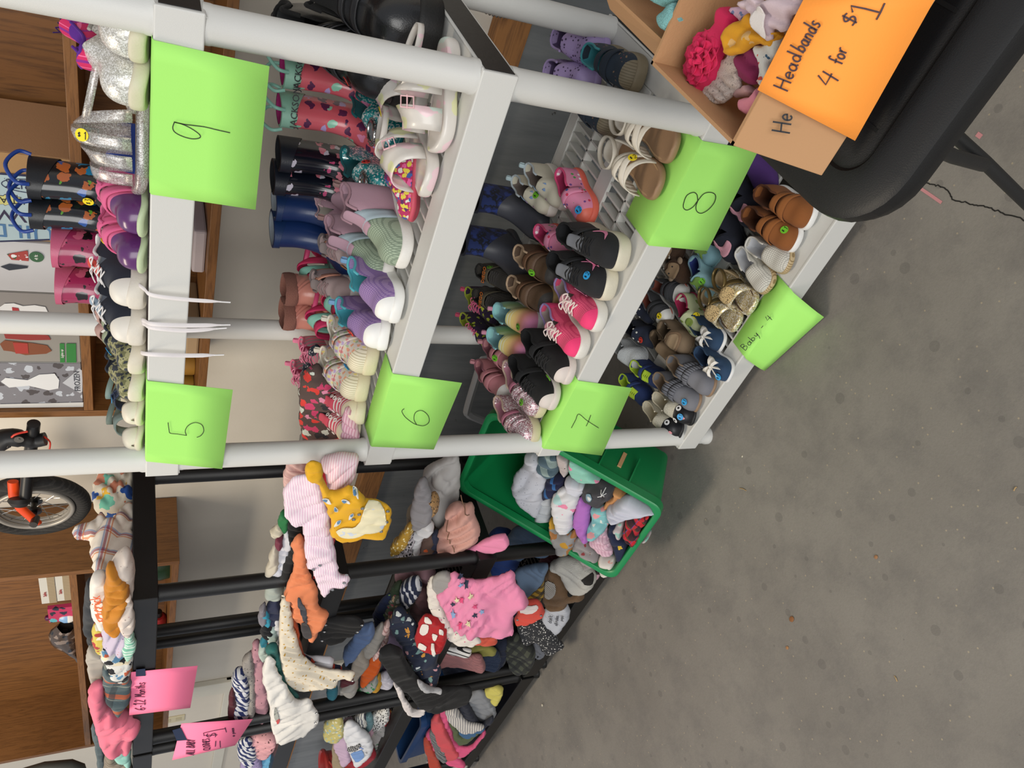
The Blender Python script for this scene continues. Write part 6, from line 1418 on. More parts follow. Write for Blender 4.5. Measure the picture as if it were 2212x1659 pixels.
# second black shelf
LS = cloth('#dcbfd2', ('stripe', '#e8dbe4', .0052, .45, 75)); PS = cloth('#e2bcc8', ('stripe', '#eddbe0', .0052, .45, 80))
G('peach folded baby clothes layers behind the white left post', 'baby clothes', '612,1018 625,996 664,994 668,1030 640,1048 618,1050', ('y', .06, 20), .06, cloth('#dbb5ae', ('stripe', '#c99a98', .012, .18, 0)), wr=.004)
g = G('lilac pin-striped baby sleepsuit hanging over the red tray', 'sleepsuit', '614,1050 640,1030 668,1026 690,1040 697,1080 712,1115 716,1150 723,1182 729,1220 736,1243 752,1246 752,1262 736,1273 716,1272 701,1291 689,1272 680,1242 671,1226 661,1214 657,1160 652,1128 640,1126 616,1108 612,1078', ('y', -.075, 20), .035, LS, wr=.006, wdir=-10, dens=26)
snaps(g, '691,1222 677,1231 747,1251 743,1261 716,1283')
g = G('rolled pale pink striped baby sleepsuit beside the white post', 'sleepsuit', '698,990 770,986 769,1020 757,1048 738,1062 716,1058 704,1030', ('y', -.05, 20), .07, PS, wr=.005, wdir=60)
YD = cloth('#d9a41c', ('dots3', ['#8a3a1c'], .03, .05))
g = G('yellow baby bodysuit with bird print drooping over the tray', 'bodysuit', '662,1002 692,1000 700,1036 714,1058 736,1060 756,1048 776,1060 792,1079 815,1082 838,1092 846,1110 842,1140 826,1152 790,1161 750,1171 730,1168 714,1152 711,1112 697,1082 690,1042 674,1037 659,1030', ('y', -.10, 10), .03, YD, wr=.005, wdir=10, dens=26)
deco(g, '789,1094 815,1093 830,1106 834,1130 822,1142 790,1150 760,1160 738,1160 726,1150 745,1141 768,1136 782,1120', cloth('#ddd5b4', ('spots', ['#c3cbd8'], .04, .22)), 'lining', .003, 'cream inside of the bodysuit')
for bx, by, an in ((746, 1084, .3), (726, 1101, 1.2), (759, 1118, 2.0), (705, 1086, .2), (730, 1134, 2.4), (768, 1070, .9)):
    def rt(pts_): return [(bx+x*math.cos(an)-y*math.sin(an), by+x*math.sin(an)+y*math.cos(an)) for x, y in pts_]
    deco(g, rt([(-9, 0), (-4, -4), (3, -4), (9, -1), (11, 1), (6, 3), (-2, 4)]), '#dedad0', 'bird_print'); deco(g, rt([(-8, 0), (-3, -2), (2, -1), (0, 3), (-4, 3)]), '#5d86ae', 'wing_print', .0026)
snaps(g, '783,1096 776,1114 764,1127 838,1112 835,1126 823,1145')
FOXO = '#d77f54'
g = G('black baby clothes behind the orange tee', 'baby clothes', '622,1124 650,1122 656,1165 640,1210 625,1252 600,1254 612,1215 626,1185', ('y', -.0, 20), .05, '#101011')
for lb, pts_, c_ in (('dark green baby sock on the second black shelf', '600,1118 612,1106 624,1116 620,1145 608,1140', '#1d6b39'), ('white rolled baby vest above the orange tee, upper one', '612,1148 625,1140 634,1160 630,1182 614,1180', '#c3c4ca'),
                     ('white rolled baby vest in the middle of the row behind the tee', '600,1182 620,1178 628,1200 618,1226 602,1220', '#c7c9d0'), ('cream baby mitten on the second black shelf', '586,1142 604,1132 612,1148 600,1156 588,1152', '#bfb8a4'), ('cream baby vest standing behind the white rolls', '584,1190 600,1176 602,1222 588,1240 572,1242 580,1212', '#b9b2a2'),
                     ('white baby vest lowest before the black post', '576,1246 590,1222 606,1212 616,1226 606,1246 590,1254', '#c2c5cf'), ('dark plum baby sock on the second black shelf', '594,1158 608,1156 610,1178 600,1180', '#6b2a3c')):
    G(lb, 'baby clothes', pts_, ('y', .01, 20), .04, c_, wr=.004)
g = G('orange baby tee with a dark pencil print in front of the black post', 't-shirt', '633,1164 650,1157 661,1200 668,1236 686,1272 690,1310 709,1326 702,1350 690,1360 681,1380 672,1386 660,1370 648,1346 630,1326 627,1290 612,1286 628,1240 636,1214 631,1190', ('y', -.055, 15), .035, FOXO, wr=.006, dens=24)
deco(g, '643,1293 650,1296 660,1318 664,1345 660,1352 652,1335 645,1315', '#3c3d45', 'print'); deco(g, '650,1352 660,1350 672,1366 672,1384 660,1382 652,1370', '#3a3638', 'print')
G('rust orange baby trousers between the cream bodysuit and the orange tee', 'trousers', '624,1312 640,1340 648,1380 656,1412 644,1404 630,1366 622,1330', ('y', -.05, 15), .03, '#b04d20')
g = G('cream baby bodysuit with small gold dots hanging far over the shelf', 'bodysuit', '610,1286 624,1298 631,1332 640,1370 651,1408 672,1430 692,1444 740,1450 767,1453 764,1462 735,1465 727,1476 700,1481 655,1495 626,1482 611,1450 602,1400 603,1350 606,1304', ('y', -.075, 10), .03, cloth('#d3cab8', ('dots', ['#b58d3c'], .021, .12)), wr=.006, wdir=-30, dens=26)
snaps(g, '722,1464 761,1459')
G('white baby sleeve lying over the navy trousers', 'baby shirt', '646,1398 664,1417 714,1420 720,1432 700,1440 664,1430 648,1414', ('y', -.045, 10), .025, '#d4d4da')
G('navy and red trouser leg under the cream dotted bodysuit', 'trousers', '648,1410 690,1431 736,1439 733,1448 690,1446 656,1428', ('y', -.055, 10), .02, cloth('#232a44', ('stripe', '#b8402c', .03, .4, 90)))
G('teal baby leggings between the cream bodysuit and the white tee', 'leggings', '576,1396 600,1398 611,1450 627,1482 646,1504 646,1516 630,1513 610,1482 594,1442 580,1422', ('y', -.06, 12), .035, '#22605c')
g = G('white baby tee with grey tie print over the black post', 't-shirt', '570,1428 590,1420 601,1450 618,1480 645,1512 670,1510 680,1530 687,1540 686,1565 662,1585 642,1590 605,1599 591,1586 584,1550 578,1500 567,1470', ('y', -.085, 8), .03, '#d6d4d0', wr=.007, dens=24)
deco(g, '595,1520 600,1540 603,1545 598,1552 592,1545', '#9a9d98', 'print'); deco(g, '596,1552 604,1548 604,1562 598,1566', '#b8484a', 'print'); snaps(g, '683,1546 681,1564')
g = G('black baby cardigan drooping with metal snaps', 'cardigan', '690,1340 720,1334 760,1333 786,1344 771,1366 740,1380 715,1386 694,1376 686,1358', ('y', -.035, 10), .03, '#0b0b0d', wr=.004); snaps(g, '704,1349 701,1362 696,1376 772,1364 782,1348')
row = [('navy rolled baby clothes edge', '575,1310 600,1290 612,1320 606,1345 588,1350 574,1336', '#1d2440'), ('blue rolled baby sock', '566,1322 580,1318 585,1345 572,1352', '#2b86a0'), ('white rolled baby vest edge', '585,1326 606,1318 608,1380 598,1390 585,1370 590,1350', '#c9c9cb'),
       ('red rolled baby sock', '572,1386 590,1380 600,1394 586,1402 574,1400', '#b23422'), ('pale mint folded baby cloth', '561,1392 578,1388 584,1412 568,1424 560,1410', '#aab9b2'), ('teal folded baby cloth, small', '563,1378 576,1372 580,1388 566,1392', '#1f6e80'), ('grey striped folded baby cloth', '562,1312 574,1306 576,1340 564,1348 558,1330', '#77757e'),
       ('cream scrunched baby collar', '612,1270 628,1262 634,1290 624,1306 610,1300', '#cfc5b4'), ('green and white baby clothes edge', '572,1262 602,1258 612,1280 600,1292 578,1290', '#9aa39c'), ('black folded baby clothes edge', '566,1346 584,1344 590,1372 576,1378 564,1366', '#15161a'), ('mint folded collar above the white tee', '576,1356 596,1350 604,1380 592,1392 580,1380', '#a9bdb8')]
for lb, pts_, c_ in row: G(lb+' stacked on the second black shelf', 'baby clothes', pts_, ('y', .0, 15), .04, c_, wr=.004)
# clothes of the farther unit
ZEB = cloth('#c9cbd0', ('stripe', '#1e2a5a', .016, .5, 40))
for lb, pts_, m_ in (('maroon baby top behind the navy striped one', '496,1496 508,1486 512,1545 494,1548', '#4a1420'), ('navy and white zebra striped baby top on the far black shelf', '502,1456 512,1446 532,1450 538,1480 540,1520 536,1548 500,1550 508,1500 500,1476', ZEB), ('grey speckled baby cardigan on the far black shelf', '524,1424 544,1412 552,1450 552,1545 536,1548 538,1480 526,1450', cloth('#8a8682', ('dots3', ['#5c5a58'], .009, .25))),
                    ('mauve pink baby top with print on the far black shelf', '544,1396 562,1388 574,1430 580,1545 552,1546 550,1460', cloth('#a97c88', ('dots3', ['#5a3a44'], .016, .14))), ('navy striped baby top under the far black post', '512,1606 540,1598 556,1625 548,1650 520,1640', ZEB), ('pink giraffe print baby blanket under the far black post', '538,1594 596,1588 594,1618 570,1632 550,1626', cloth('#cf9aa0', ('spots', ['#5a3a3c'], .02, .2))),
                    ('lavender floral baby top at the left picture edge', '522,1630 556,1626 566,1665 524,1668', cloth('#8f84ac', ('dots3', ['#5f5680'], .012, .2))), ('pale blue baby cloth at the left picture edge', '562,1634 588,1624 592,1668 560,1668', '#5f9cc0')):
    G(lb, 'baby clothes', pts_, ('y', .02, 15), .05, m_, wr=.005)
# third black shelf
P3 = ('y', .06, 35)
G('pale grey dress with gathered skirt nearest the green tote', 'dress', '915,1040 920,1012 938,998 968,986 990,988 993,1030 990,1080 974,1104 958,1134 940,1124 926,1092', ('y', .14, 35), .08, '#a8a6a4', wr=.010, wdir=70)
for lb, pts_, m_ in (('grey baby hoodie heap behind the leopard top', '898,1050 912,1030 928,1052 934,1090 930,1130 900,1142 888,1120 892,1080', '#817f82'), ('tan leopard print bow top on the third black shelf', '924,1078 936,1066 948,1080 942,1108 930,1104', cloth('#a07c50', ('spots', ['#241c18'], .010, .30))), ('white baby top in the clothes heap', '892,1150 908,1132 932,1126 936,1150 912,1166 906,1196 894,1180', '#c6c6c8'),
                     ('mustard baby top with white dots leaning off the heap', '886,1128 893,1150 874,1184 856,1197 842,1193 850,1170 868,1148', cloth('#a8842e', ('dots', ['#dccfa0'], .011, .2))), ('black and white leopard print baby leggings', '890,1152 896,1172 884,1206 864,1222 854,1204 872,1180', cloth('#b9b4ba', ('spots', ['#17171b'], .012, .36))),
                     ('brown baby top with orange lining', '906,1164 926,1152 940,1170 936,1200 920,1214 906,1210', '#5b463e'), ('orange baby tee in the clothes heap', '910,1182 928,1172 932,1190 916,1208 908,1204', '#c4541f'), ('navy baby jacket edge beside the blush dress', '928,1158 946,1150 950,1182 942,1202 922,1214 932,1190', '#252a40'), ('grey baby leggings under the blush dress', '944,1196 960,1200 968,1212 948,1216', '#77726f'),
                     ('white print baby cloth above the black post', '868,1216 892,1196 906,1212 896,1226 872,1228', cloth('#9c9794', ('spots', ['#d4d2d0'], .02, .3)))):
    G(lb, 'baby clothes', pts_, P3, .05, m_, wr=.006)
g = G('dusty blush baby dress with folded gathers', 'dress', '966,1096 984,1084 1001,1092 1018,1090 1026,1122 1037,1150 1031,1170 1010,1186 986,1204 960,1202 944,1182 945,1156 958,1130', ('y', .04, 40), .08, '#bd8f84', wr=.009, wdir=60)
seam(g, ['958,1138 966,1152 968,1170 980,1196', '985,1087 992,1110 1010,1120'], '#6e5340', w=.0028)
PK = '#e58aae'
for lb, pts_, m_, yy_ in (('charcoal baby jumper deep in the third shelf heap', '900,1290 950,1270 990,1300 1000,1360 950,1390 905,1360', '#3c3b40', .16), ('dusty lilac baby cardigan deep in the third shelf heap', '808,1352 850,1330 880,1400 850,1440 812,1420', '#8d7c96', .10), ('brown check baby shirt deep under the navy floral leggings', '880,1390 950,1400 960,1440 900,1470 860,1430', cloth('#4c3b36', ('plaid', [('#8a6a4e', .03, .3, 0, 0)])), .09),
                          ('slate baby tights behind the orange lettered tee', '740,1436 790,1400 830,1430 800,1480 750,1476', '#4a525c', .10), ('pale pink baby vest behind the leopard leggings', '860,1220 920,1215 940,1250 900,1270 862,1250', '#b58e98', .16), ('sand coloured baby trousers behind the grey hoodie', '880,1100 920,1080 950,1130 930,1170 890,1150', '#8f8474', .16)):
    G(lb, 'baby clothes', pts_, ('y', yy_, 35), .09, m_, wr=.009)
# heaps below the front post
G('denim blue baby clothes beside the tote on the lowest black shelf', 'jeans', '1094,1164 1120,1138 1150,1144 1180,1164 1188,1196 1150,1200 1126,1206 1104,1200', ('y', .10, 40), .07, '#34465c', wr=.008)
G('faded denim baby jeans below the black post', 'jeans', '1112,1232 1150,1222 1182,1222 1170,1262 1146,1284 1128,1282 1118,1256', ('y', .04, 40), .07, '#5a6f88', wr=.008)
G('mauve brown baby shirt behind the navy floral leggings', 'shirt', '906,1268 926,1282 940,1310 940,1340 914,1352 886,1322 896,1300', P3, .05, '#5d3f40', wr=.006)
G('green floral baby top at the back of the heap', 'baby shirt', '836,1300 858,1282 876,1300 882,1330 850,1350 832,1336', ('y', .10, 35), .05, cloth('#66705c', ('spots', ['#c4566a', '#dcb894', '#b6b8ae'], .03, .36)), wr=.006)
G('navy and white striped baby shorts in the heap', 'shorts', '866,1262 898,1246 912,1270 892,1304 872,1310 864,1286', ('y', .08, 35), .05, cloth('#1f2740', ('stripe', '#cfcfd2', .022, .35, 60)), wr=.005)
G('dark green baby trousers at the back of the heap', 'trousers', '846,1268 868,1256 872,1290 852,1310 838,1296', ('y', .12, 35), .05, '#34442f', wr=.005)
G('dark blue baby socks at the back corner of the heap', 'socks', '808,1320 836,1284 848,1300 832,1340 812,1350', ('y', .12, 35), .05, cloth('#232d4e', ('spots', ['#7c9c58'], .04, .15)), wr=.005)
NF = cloth('#1b2338', ('spots', ['#c9cfcd', '#c58a3a', '#6f8f8c', '#b8898f'], .040, .26))
g = G('navy baby leggings with flowers and leaves spread over the heap', 'leggings', '838,1344 858,1312 884,1330 902,1350 902,1394 940,1404 956,1396 944,1428 952,1446 941,1482 925,1479 900,1456 880,1422 860,1382 844,1362', ('y', -.02, 25), .05, NF, wr=.007, wdir=45, dens=24)
g = G('white baby top with pink flowers under the pink blouse', 'baby shirt', '922,1262 936,1244 950,1262 952,1300 972,1338 1002,1364 1036,1380 1034,1392 1000,1391 962,1372 936,1334 924,1296', ('y', -.045, 25), .035, cloth('#d3cdc4', ('spots', ['#3a3638', '#c9708c'], .022, .14)), wr=.005)
G('pale grey baby vest with pink edge above the pink blouse', 'vest', '934,1246 960,1236 978,1244 972,1268 948,1282 936,1268', ('y', -.03, 25), .035, cloth('#8f8d8a'), wr=.004)
G('coral baby leggings under the pink blouse', 'leggings', '996,1368 1040,1372 1072,1374 1072,1388 1046,1390 1010,1382', ('y', -.05, 20), .03, '#bf4f3c')
g = G('bright pink blouse with embroidered flowers draped over the third black shelf', 'blouse', '944,1282 964,1272 975,1242 986,1237 1005,1252 1040,1252 1075,1246 1108,1234 1115,1260 1134,1280 1142,1306 1122,1318 1109,1334 1108,1370 1070,1378 1020,1373 986,1361 968,1336 951,1306', ('y', -.085, 22), .04, cloth(PK, bump=.6), wr=.008, wdir=75, dens=28)
FC = ['#232b44', '#d84a7c', '#d8cfa8', '#7f9cc4']
for i, (x, y) in enumerate([(994, 1258), (1006, 1272), (995, 1273), (1017, 1289), (987, 1300), (996, 1299), (1026, 1309), (978, 1312), (1041, 1321), (1026, 1328), (979, 1332), (994, 1345), (1012, 1340)]):
    c_ = FC[[0, 0, 3, 2, 2, 1, 1, 0, 3, 0, 3, 1, 2][i]]; pts_ = []
    for k in range(10): a = 2*PI*k/10; r = (6.6 if k % 2 else 3.4); pts_.append((x+r*math.cos(a), y+r*math.sin(a)))
    deco(g, pts_, c_, 'embroidered_flower', .0015, sm=2)
g2_ = G('bright pink blouse sleeve pulled through behind the black post', 'blouse', '982,1204 1020,1180 1058,1160 1092,1154 1097,1180 1060,1192 1025,1200 1000,1208', ('y', .005, 30), .025, cloth(PK, bump=.6), wr=.004)
g = G('coral red baby trousers with white lace print right of the pink blouse', 'trousers', '1120,1304 1162,1298 1176,1326 1152,1340 1132,1346 1112,1346 1116,1324', ('y', -.05, 25), .04, cloth('#c9493c'), wr=.004); deco(g, '1126,1312 1158,1308 1160,1318 1128,1324', '#d9cdc8', 'lace_print'); snaps(g, '1118,1340 1169,1330')
g = G('red baby trousers with white and outlined foxes', 'trousers', '914,1331 940,1334 960,1350 966,1372 958,1400 938,1404 902,1396 897,1370 904,1346', ('y', -.05, 25), .05, '#a4161c', wr=.006, dens=22)
for q in ('910,1352 916,1348 926,1350 924,1366 914,1372 906,1366', '917,1335 930,1338 934,1342 920,1344', '935,1366 946,1370 940,1380 934,1374', '904,1390 908,1384 922,1388 920,1397 906,1396', '950,1354 958,1358 958,1370 950,1366', '932,1386 938,1384 944,1398 938,1402'): deco(g, q, '#d9d3cc', 'animal_print', sm=2)
G('dusty mauve ribbed sleeve lying over the heap', 'baby shirt', '945,1438 958,1412 1000,1415 1041,1418 1046,1448 1010,1443 970,1442', ('y', -.03, 20), .035, cloth('#8d5f60', ('stripe', '#7c5254', .006, .3, 0)), wr=.004)
G('black and white striped baby cuff', 'socks', '962,1400 990,1400 1016,1404 1016,1416 990,1416 964,1408', ('y', -.02, 25), .03, cloth('#d5d3d0', ('stripe', '#18181b', .018, .3, 0)), wr=.003)
G('olive yellow baby leggings under the coral leggings', 'leggings', '1000,1392 1040,1393 1070,1402 1070,1412 1030,1410 1002,1402', ('y', -.02, 25), .035, '#757235')
G('dark denim ruched baby shorts beside the mauve sleeve', 'shorts', '1044,1412 1072,1404 1082,1424 1074,1444 1050,1444 1042,1430', ('y', -.01, 25), .05, cloth('#1d2a42', bump=1, bscale=120), wr=.008, ws=.015)
G('navy fleece baby trousers in the shade at the back of the lower shelf', 'trousers', '1020,1384 1085,1378 1100,1400 1085,1440 1040,1452 1000,1450 960,1452 955,1420 990,1400', ('y', .06, 35), .06, '#151c30')
g = G('black baby trousers hanging over two black posts', 'trousers', '818,1418 834,1396 862,1400 882,1432 902,1462 932,1482 962,1485 1016,1486 1016,1512 1000,1518 1000,1524 972,1526 936,1536 900,1522 880,1496 858,1480 838,1452', ('y', -.07, 10), .04, '#08080a', wr=.005, wdir=40, dens=26)
G('white dotted lace baby cloth under the black trousers', 'baby shirt', '850,1476 866,1484 878,1512 898,1534 920,1532 908,1546 884,1544 868,1520', ('y', -.055, 10), .025, cloth('#cfc8c6', ('dots3', ['#b9a3a4'], .008, .16)))
G('grey sleeve on the black trousers', 'baby shirt', '903,1468 930,1484 952,1488 951,1499 926,1494 906,1482', ('y', -.095, 5), .018, '#a9a9ab')
for lb, pts_, m_ in (('denim blue folded baby trousers at the left of the third black shelf', '743,1404 760,1378 776,1354 806,1348 806,1380 786,1396 768,1424 746,1434', '#50658a'), ('grey folded baby trousers with cord', '764,1424 800,1372 822,1346 832,1368 818,1402 792,1432 772,1452', '#8a8680'), ('pink striped baby shirt edge in the heap', '826,1352 842,1346 838,1384 816,1418 806,1412', cloth('#cdb0ab', ('stripe', '#a87f7c', .012, .3, 40))),
                     ('orange tee with black lettering on the third black shelf', '779,1474 783,1436 804,1420 822,1416 822,1444 800,1470 788,1480', '#c25413'), ('beige grey baby jumper on the third black shelf', '760,1428 776,1400 798,1430 784,1452 766,1470', '#8d857b'), ('pale grey baby hat near the cream bodysuit', '734,1478 764,1466 774,1480 762,1506 740,1498', '#98948f'), ('green and white baby cloth above the black post', '766,1496 792,1474 812,1462 816,1480 796,1494 772,1504', cloth('#8f9490', ('spots', ['#2f7a4a'], .04, .35))),
                     ('mustard baby cloth above the black post', '806,1466 820,1458 824,1480 808,1488', '#b0842a'), ('white lace baby cloth above the black post', '820,1458 840,1456 852,1478 826,1486', '#b9b6c0'), ('teal baby sock beside the pale grey hat', '708,1478 724,1472 728,1504 712,1508', '#1f5f70'), ('dark maroon cloth under the pale grey hat', '738,1462 764,1456 768,1468 742,1476', '#4c1620')):
    G(lb, 'baby clothes', pts_, ('y', .02, 30), .05, m_, wr=.006)
gtext_o = None
for lb, pts_, m_ in (('yellow floral baby dress on the far third shelf', '700,1560 736,1552 742,1590 720,1600 702,1586', cloth('#b3aa6c', ('spots', ['#8fa6a4', '#d0cdb0'], .02, .35))), ('lilac baby top on the far third shelf', '728,1576 746,1554 764,1560 752,1600 760,1640 740,1650 722,1612', '#b49cb4'), ('beige baby trousers at the far third shelf edge', '718,1608 732,1620 744,1668 722,1668', '#8f8068'), ('dark red baby hoodie behind the white racing tee', '734,1584 752,1580 780,1600 812,1626 806,1642 772,1656 752,1640', '#8a1626'),
                     ('white and navy striped baby cloth', '762,1552 786,1542 792,1570 776,1584 766,1574', cloth('#c9c9c4', ('stripe', '#30364a', .010, .3, 70))), ('dusty teal baby vest on the far third shelf', '784,1550 802,1542 806,1566 792,1580', '#5e7f86'), ('black and white scribble print baby top', '802,1544 836,1530 840,1556 820,1574 802,1570', cloth('#c6c6c4', ('spots', ['#1c1c20'], .012, .32))), ('pale pink baby cloth beside the scribble print', '778,1578 800,1566 806,1586 790,1594', '#cba6b8'),
                     ('grey baby leggings with small horses', '800,1584 824,1560 840,1588 838,1616 820,1630 806,1616', cloth('#a19e9c', ('spots', ['#3f6a4c', '#2f2f36'], .024, .16))), ('red and yellow baby jumper next to the black post end', '828,1546 850,1534 870,1560 869,1580 852,1589 826,1578', cloth('#8e1422', ('spots', ['#c08a20'], .05, .25)))):
    G(lb, 'baby clothes', pts_, ('y', .02, 30), .05, m_, wr=.005)
g = G('white tee with blue racing number and checked flag print', 't-shirt', '742,1566 764,1560 782,1578 800,1592 806,1618 794,1640 770,1652 754,1622', ('y', -.02, 25), .045, '#c9cbd0', wr=.004)
deco(g, '752,1614 776,1606 778,1614 754,1622', cloth('#d8d8d8', ('grid', '#1b1b1f', .006, .5)), 'checked_print'); gtext(g, '68', (783, 1610), .016, '#1f57a8', up=(-1, .3)); gtext(g, 'SS', (793, 1622), .012, '#222226', up=(-1, .3)); deco(g, '758,1626 782,1618 786,1636 768,1646', '#6c8fc4', 'print')
for lb, pts_, m_, yy_ in (('dark green baby jumper deep in the lowest heap', '1060,1330 1120,1320 1140,1370 1100,1400 1060,1380', '#26332a', .12), ('wine red baby trousers deep in the lowest heap', '1170,1200 1220,1190 1240,1240 1200,1260 1165,1240', '#4a1c28', .14), ('grey melange baby jumper under the snowflake leggings', '1130,1300 1190,1290 1200,1350 1150,1380 1120,1350', '#5c5d62', .10), ('blue baby dungarees deep beside the jeans', '1060,1150 1100,1150 1130,1200 1090,1260 1060,1220', '#1f3c7c', .18)):
    G(lb, 'baby clothes', pts_, ('y', yy_, 40), .09, m_, wr=.009)
# lowest black shelf
P4 = ('y', .03, 40)
G('pink fleece baby suit lying behind the panda suit', 'baby suit', '1240,1218 1262,1206 1296,1236 1290,1248 1262,1240', ('y', -.0, 40), .05, '#c9a0ae', wr=.004)
b_g = G('brown bear fleece suit with striped paper tag', 'baby suit', '1174,1250 1188,1224 1210,1238 1230,1270 1256,1274 1260,1294 1232,1300 1216,1316 1190,1312 1172,1290', ('y', -.0, 45), .09, cloth('#6e543a', bump=1.3, bscale=420), wr=.005)
deco(b_g, '1176,1262 1196,1260 1200,1282 1180,1296', cloth('#c9c6be', ('stripe', '#2a2a2a', .005, .5, 0)), 'paper_tag'); deco(b_g, '1223,1276 1232,1272 1240,1282 1234,1292 1224,1290', '#16130f', 'ear_patch')
w_g = G('white and black panda fleece suit beside the green tote', 'baby suit', '1188,1218 1224,1204 1256,1216 1286,1244 1281,1268 1256,1283 1232,1272 1210,1240', ('y', -.02, 45), .09, cloth('#c6c4bc', bump=1.3, bscale=420), wr=.005); deco(w_g, '1258,1248 1276,1246 1280,1262 1264,1260', '#15120f', 'black_patch')
G('yellow and black plaid baby shirt on the lowest black shelf', 'shirt', '1156,1238 1174,1230 1174,1290 1152,1302 1136,1292', P4, .06, cloth('#a07f1e', ('plaid', [('#16171c', .03, .4, 0, 0), ('#16171c', .03, .4, 1, 0)])), wr=.005)
g = G('pale grey baby top with dark written words', 'baby shirt', '1176,1316 1200,1306 1226,1308 1231,1330 1212,1362 1196,1368 1172,1346', ('y', -.02, 35), .05, '#a9acb4', wr=.003)
for t_, q, s_ in (("don't", (1190, 1334), .020), ('all rules.', (1203, 1338), .017), ('pops', (1215, 1330), .015)): gtext(g, t_, q, s_, '#2a2c34', up=(-1, -.25))
G('black baby leggings with white snowflake pattern', 'leggings', '1118,1346 1142,1340 1166,1338 1196,1366 1208,1384 1217,1398 1182,1411 1160,1386 1136,1398 1124,1372', ('y', -.02, 35), .05, cloth('#25262a', ('spots', ['#bdbcb8'], .012, .24)), wr=.005)
G('green and black check baby shirt at the left end of the lowest shelf', 'shirt', '1094,1382 1114,1370 1132,1386 1156,1408 1150,1440 1126,1456 1104,1446 1091,1412', ('y', -.01, 35), .07, cloth('#43463a', ('plaid', [('#17181a', .032, .5, 0, 0), ('#17181a', .032, .5, 1, 0)])), wr=.007)
G('grey baby trousers cuff under the snowflake leggings', 'trousers', '1142,1396 1160,1388 1178,1412 1166,1424 1148,1414', ('y', -.015, 35), .04, '#6d6f76')
G('dark navy baby clothes in shade between the jeans and the plaid shirt', 'baby clothes', '1090,1210 1130,1280 1150,1310 1120,1340 1090,1330 1080,1260', ('y', .14, 40), .08, '#17213c', wr=.006)
for lb, pts_, m_, yy_ in (('grey baby sweatshirt on the far lowest shelf', '1014,1500 1040,1492 1066,1520 1071,1546 1050,1562 1030,1556 1018,1530', '#787b80', -.03), ('pale yellow shiny baby trousers on the far lowest shelf', '1044,1492 1064,1484 1086,1486 1084,1506 1074,1521 1060,1514', '#bdb45c', -.03), ('dark navy baby jacket corner on the folded pile', '984,1530 1010,1520 1036,1562 1062,1548 1064,1560 1030,1573 1000,1562', '#242733', -.05),
                         ('white lace and striped baby top on the folded pile', '964,1534 984,1530 1010,1560 1046,1570 1010,1580 984,1566 966,1552', cloth('#bdb9b4', ('stripe', '#77767a', .009, .35, 70)), -.045)):
    G(lb, 'baby clothes', pts_, ('y', yy_, 30), .045, m_, wr=.005)
pile = [('bottom printed layer of the folded pile', '918,1612 940,1600 985,1650 1010,1640 1000,1668 930,1668', cloth('#a8a19a', ('spots', ['#8a2e36', '#3c3c40'], .02, .25)), -.0), ('orange red layer in the folded pile', '914,1606 926,1596 950,1650 955,1668 935,1668', '#a8402f', -.012), ('bright pink layer low in the folded pile', '918,1590 935,1572 960,1610 1000,1645 1004,1655 970,1648 930,1612', '#d0527c', -.016), ('grey striped layer in the folded pile', '928,1580 944,1562 956,1600 968,1640 950,1640 934,1606', cloth('#6f7072', ('stripe', '#3e3f42', .012, .3, 20)), -.022),
        ('coral layer in the folded pile', '930,1560 945,1542 956,1560 980,1612 990,1634 962,1642 944,1600', '#c24a52', -.028), ('dusty rose layer in the folded pile', '942,1552 956,1560 978,1610 1000,1628 990,1636 966,1622 950,1590', '#b5757a', -.033), ('hot pink top layer of the folded pile', '948,1536 964,1530 974,1570 988,1606 1014,1612 1044,1580 1048,1588 1014,1626 988,1630 970,1596', '#c9507a', -.045), ('olive green layer beside the hot pink one', '972,1562 986,1566 1000,1590 1036,1580 1016,1600 990,1606', '#4b5538', -.052), ('denim blue layer of the folded pile', '986,1564 1010,1572 1046,1572 1034,1586 1004,1594 992,1582', '#34587c', -.058)]
for lb, pts_, m_, yy_ in pile: G(lb, 'folded clothes', pts_, ('y', yy_+.02, 30), .035, m_, wr=.003)
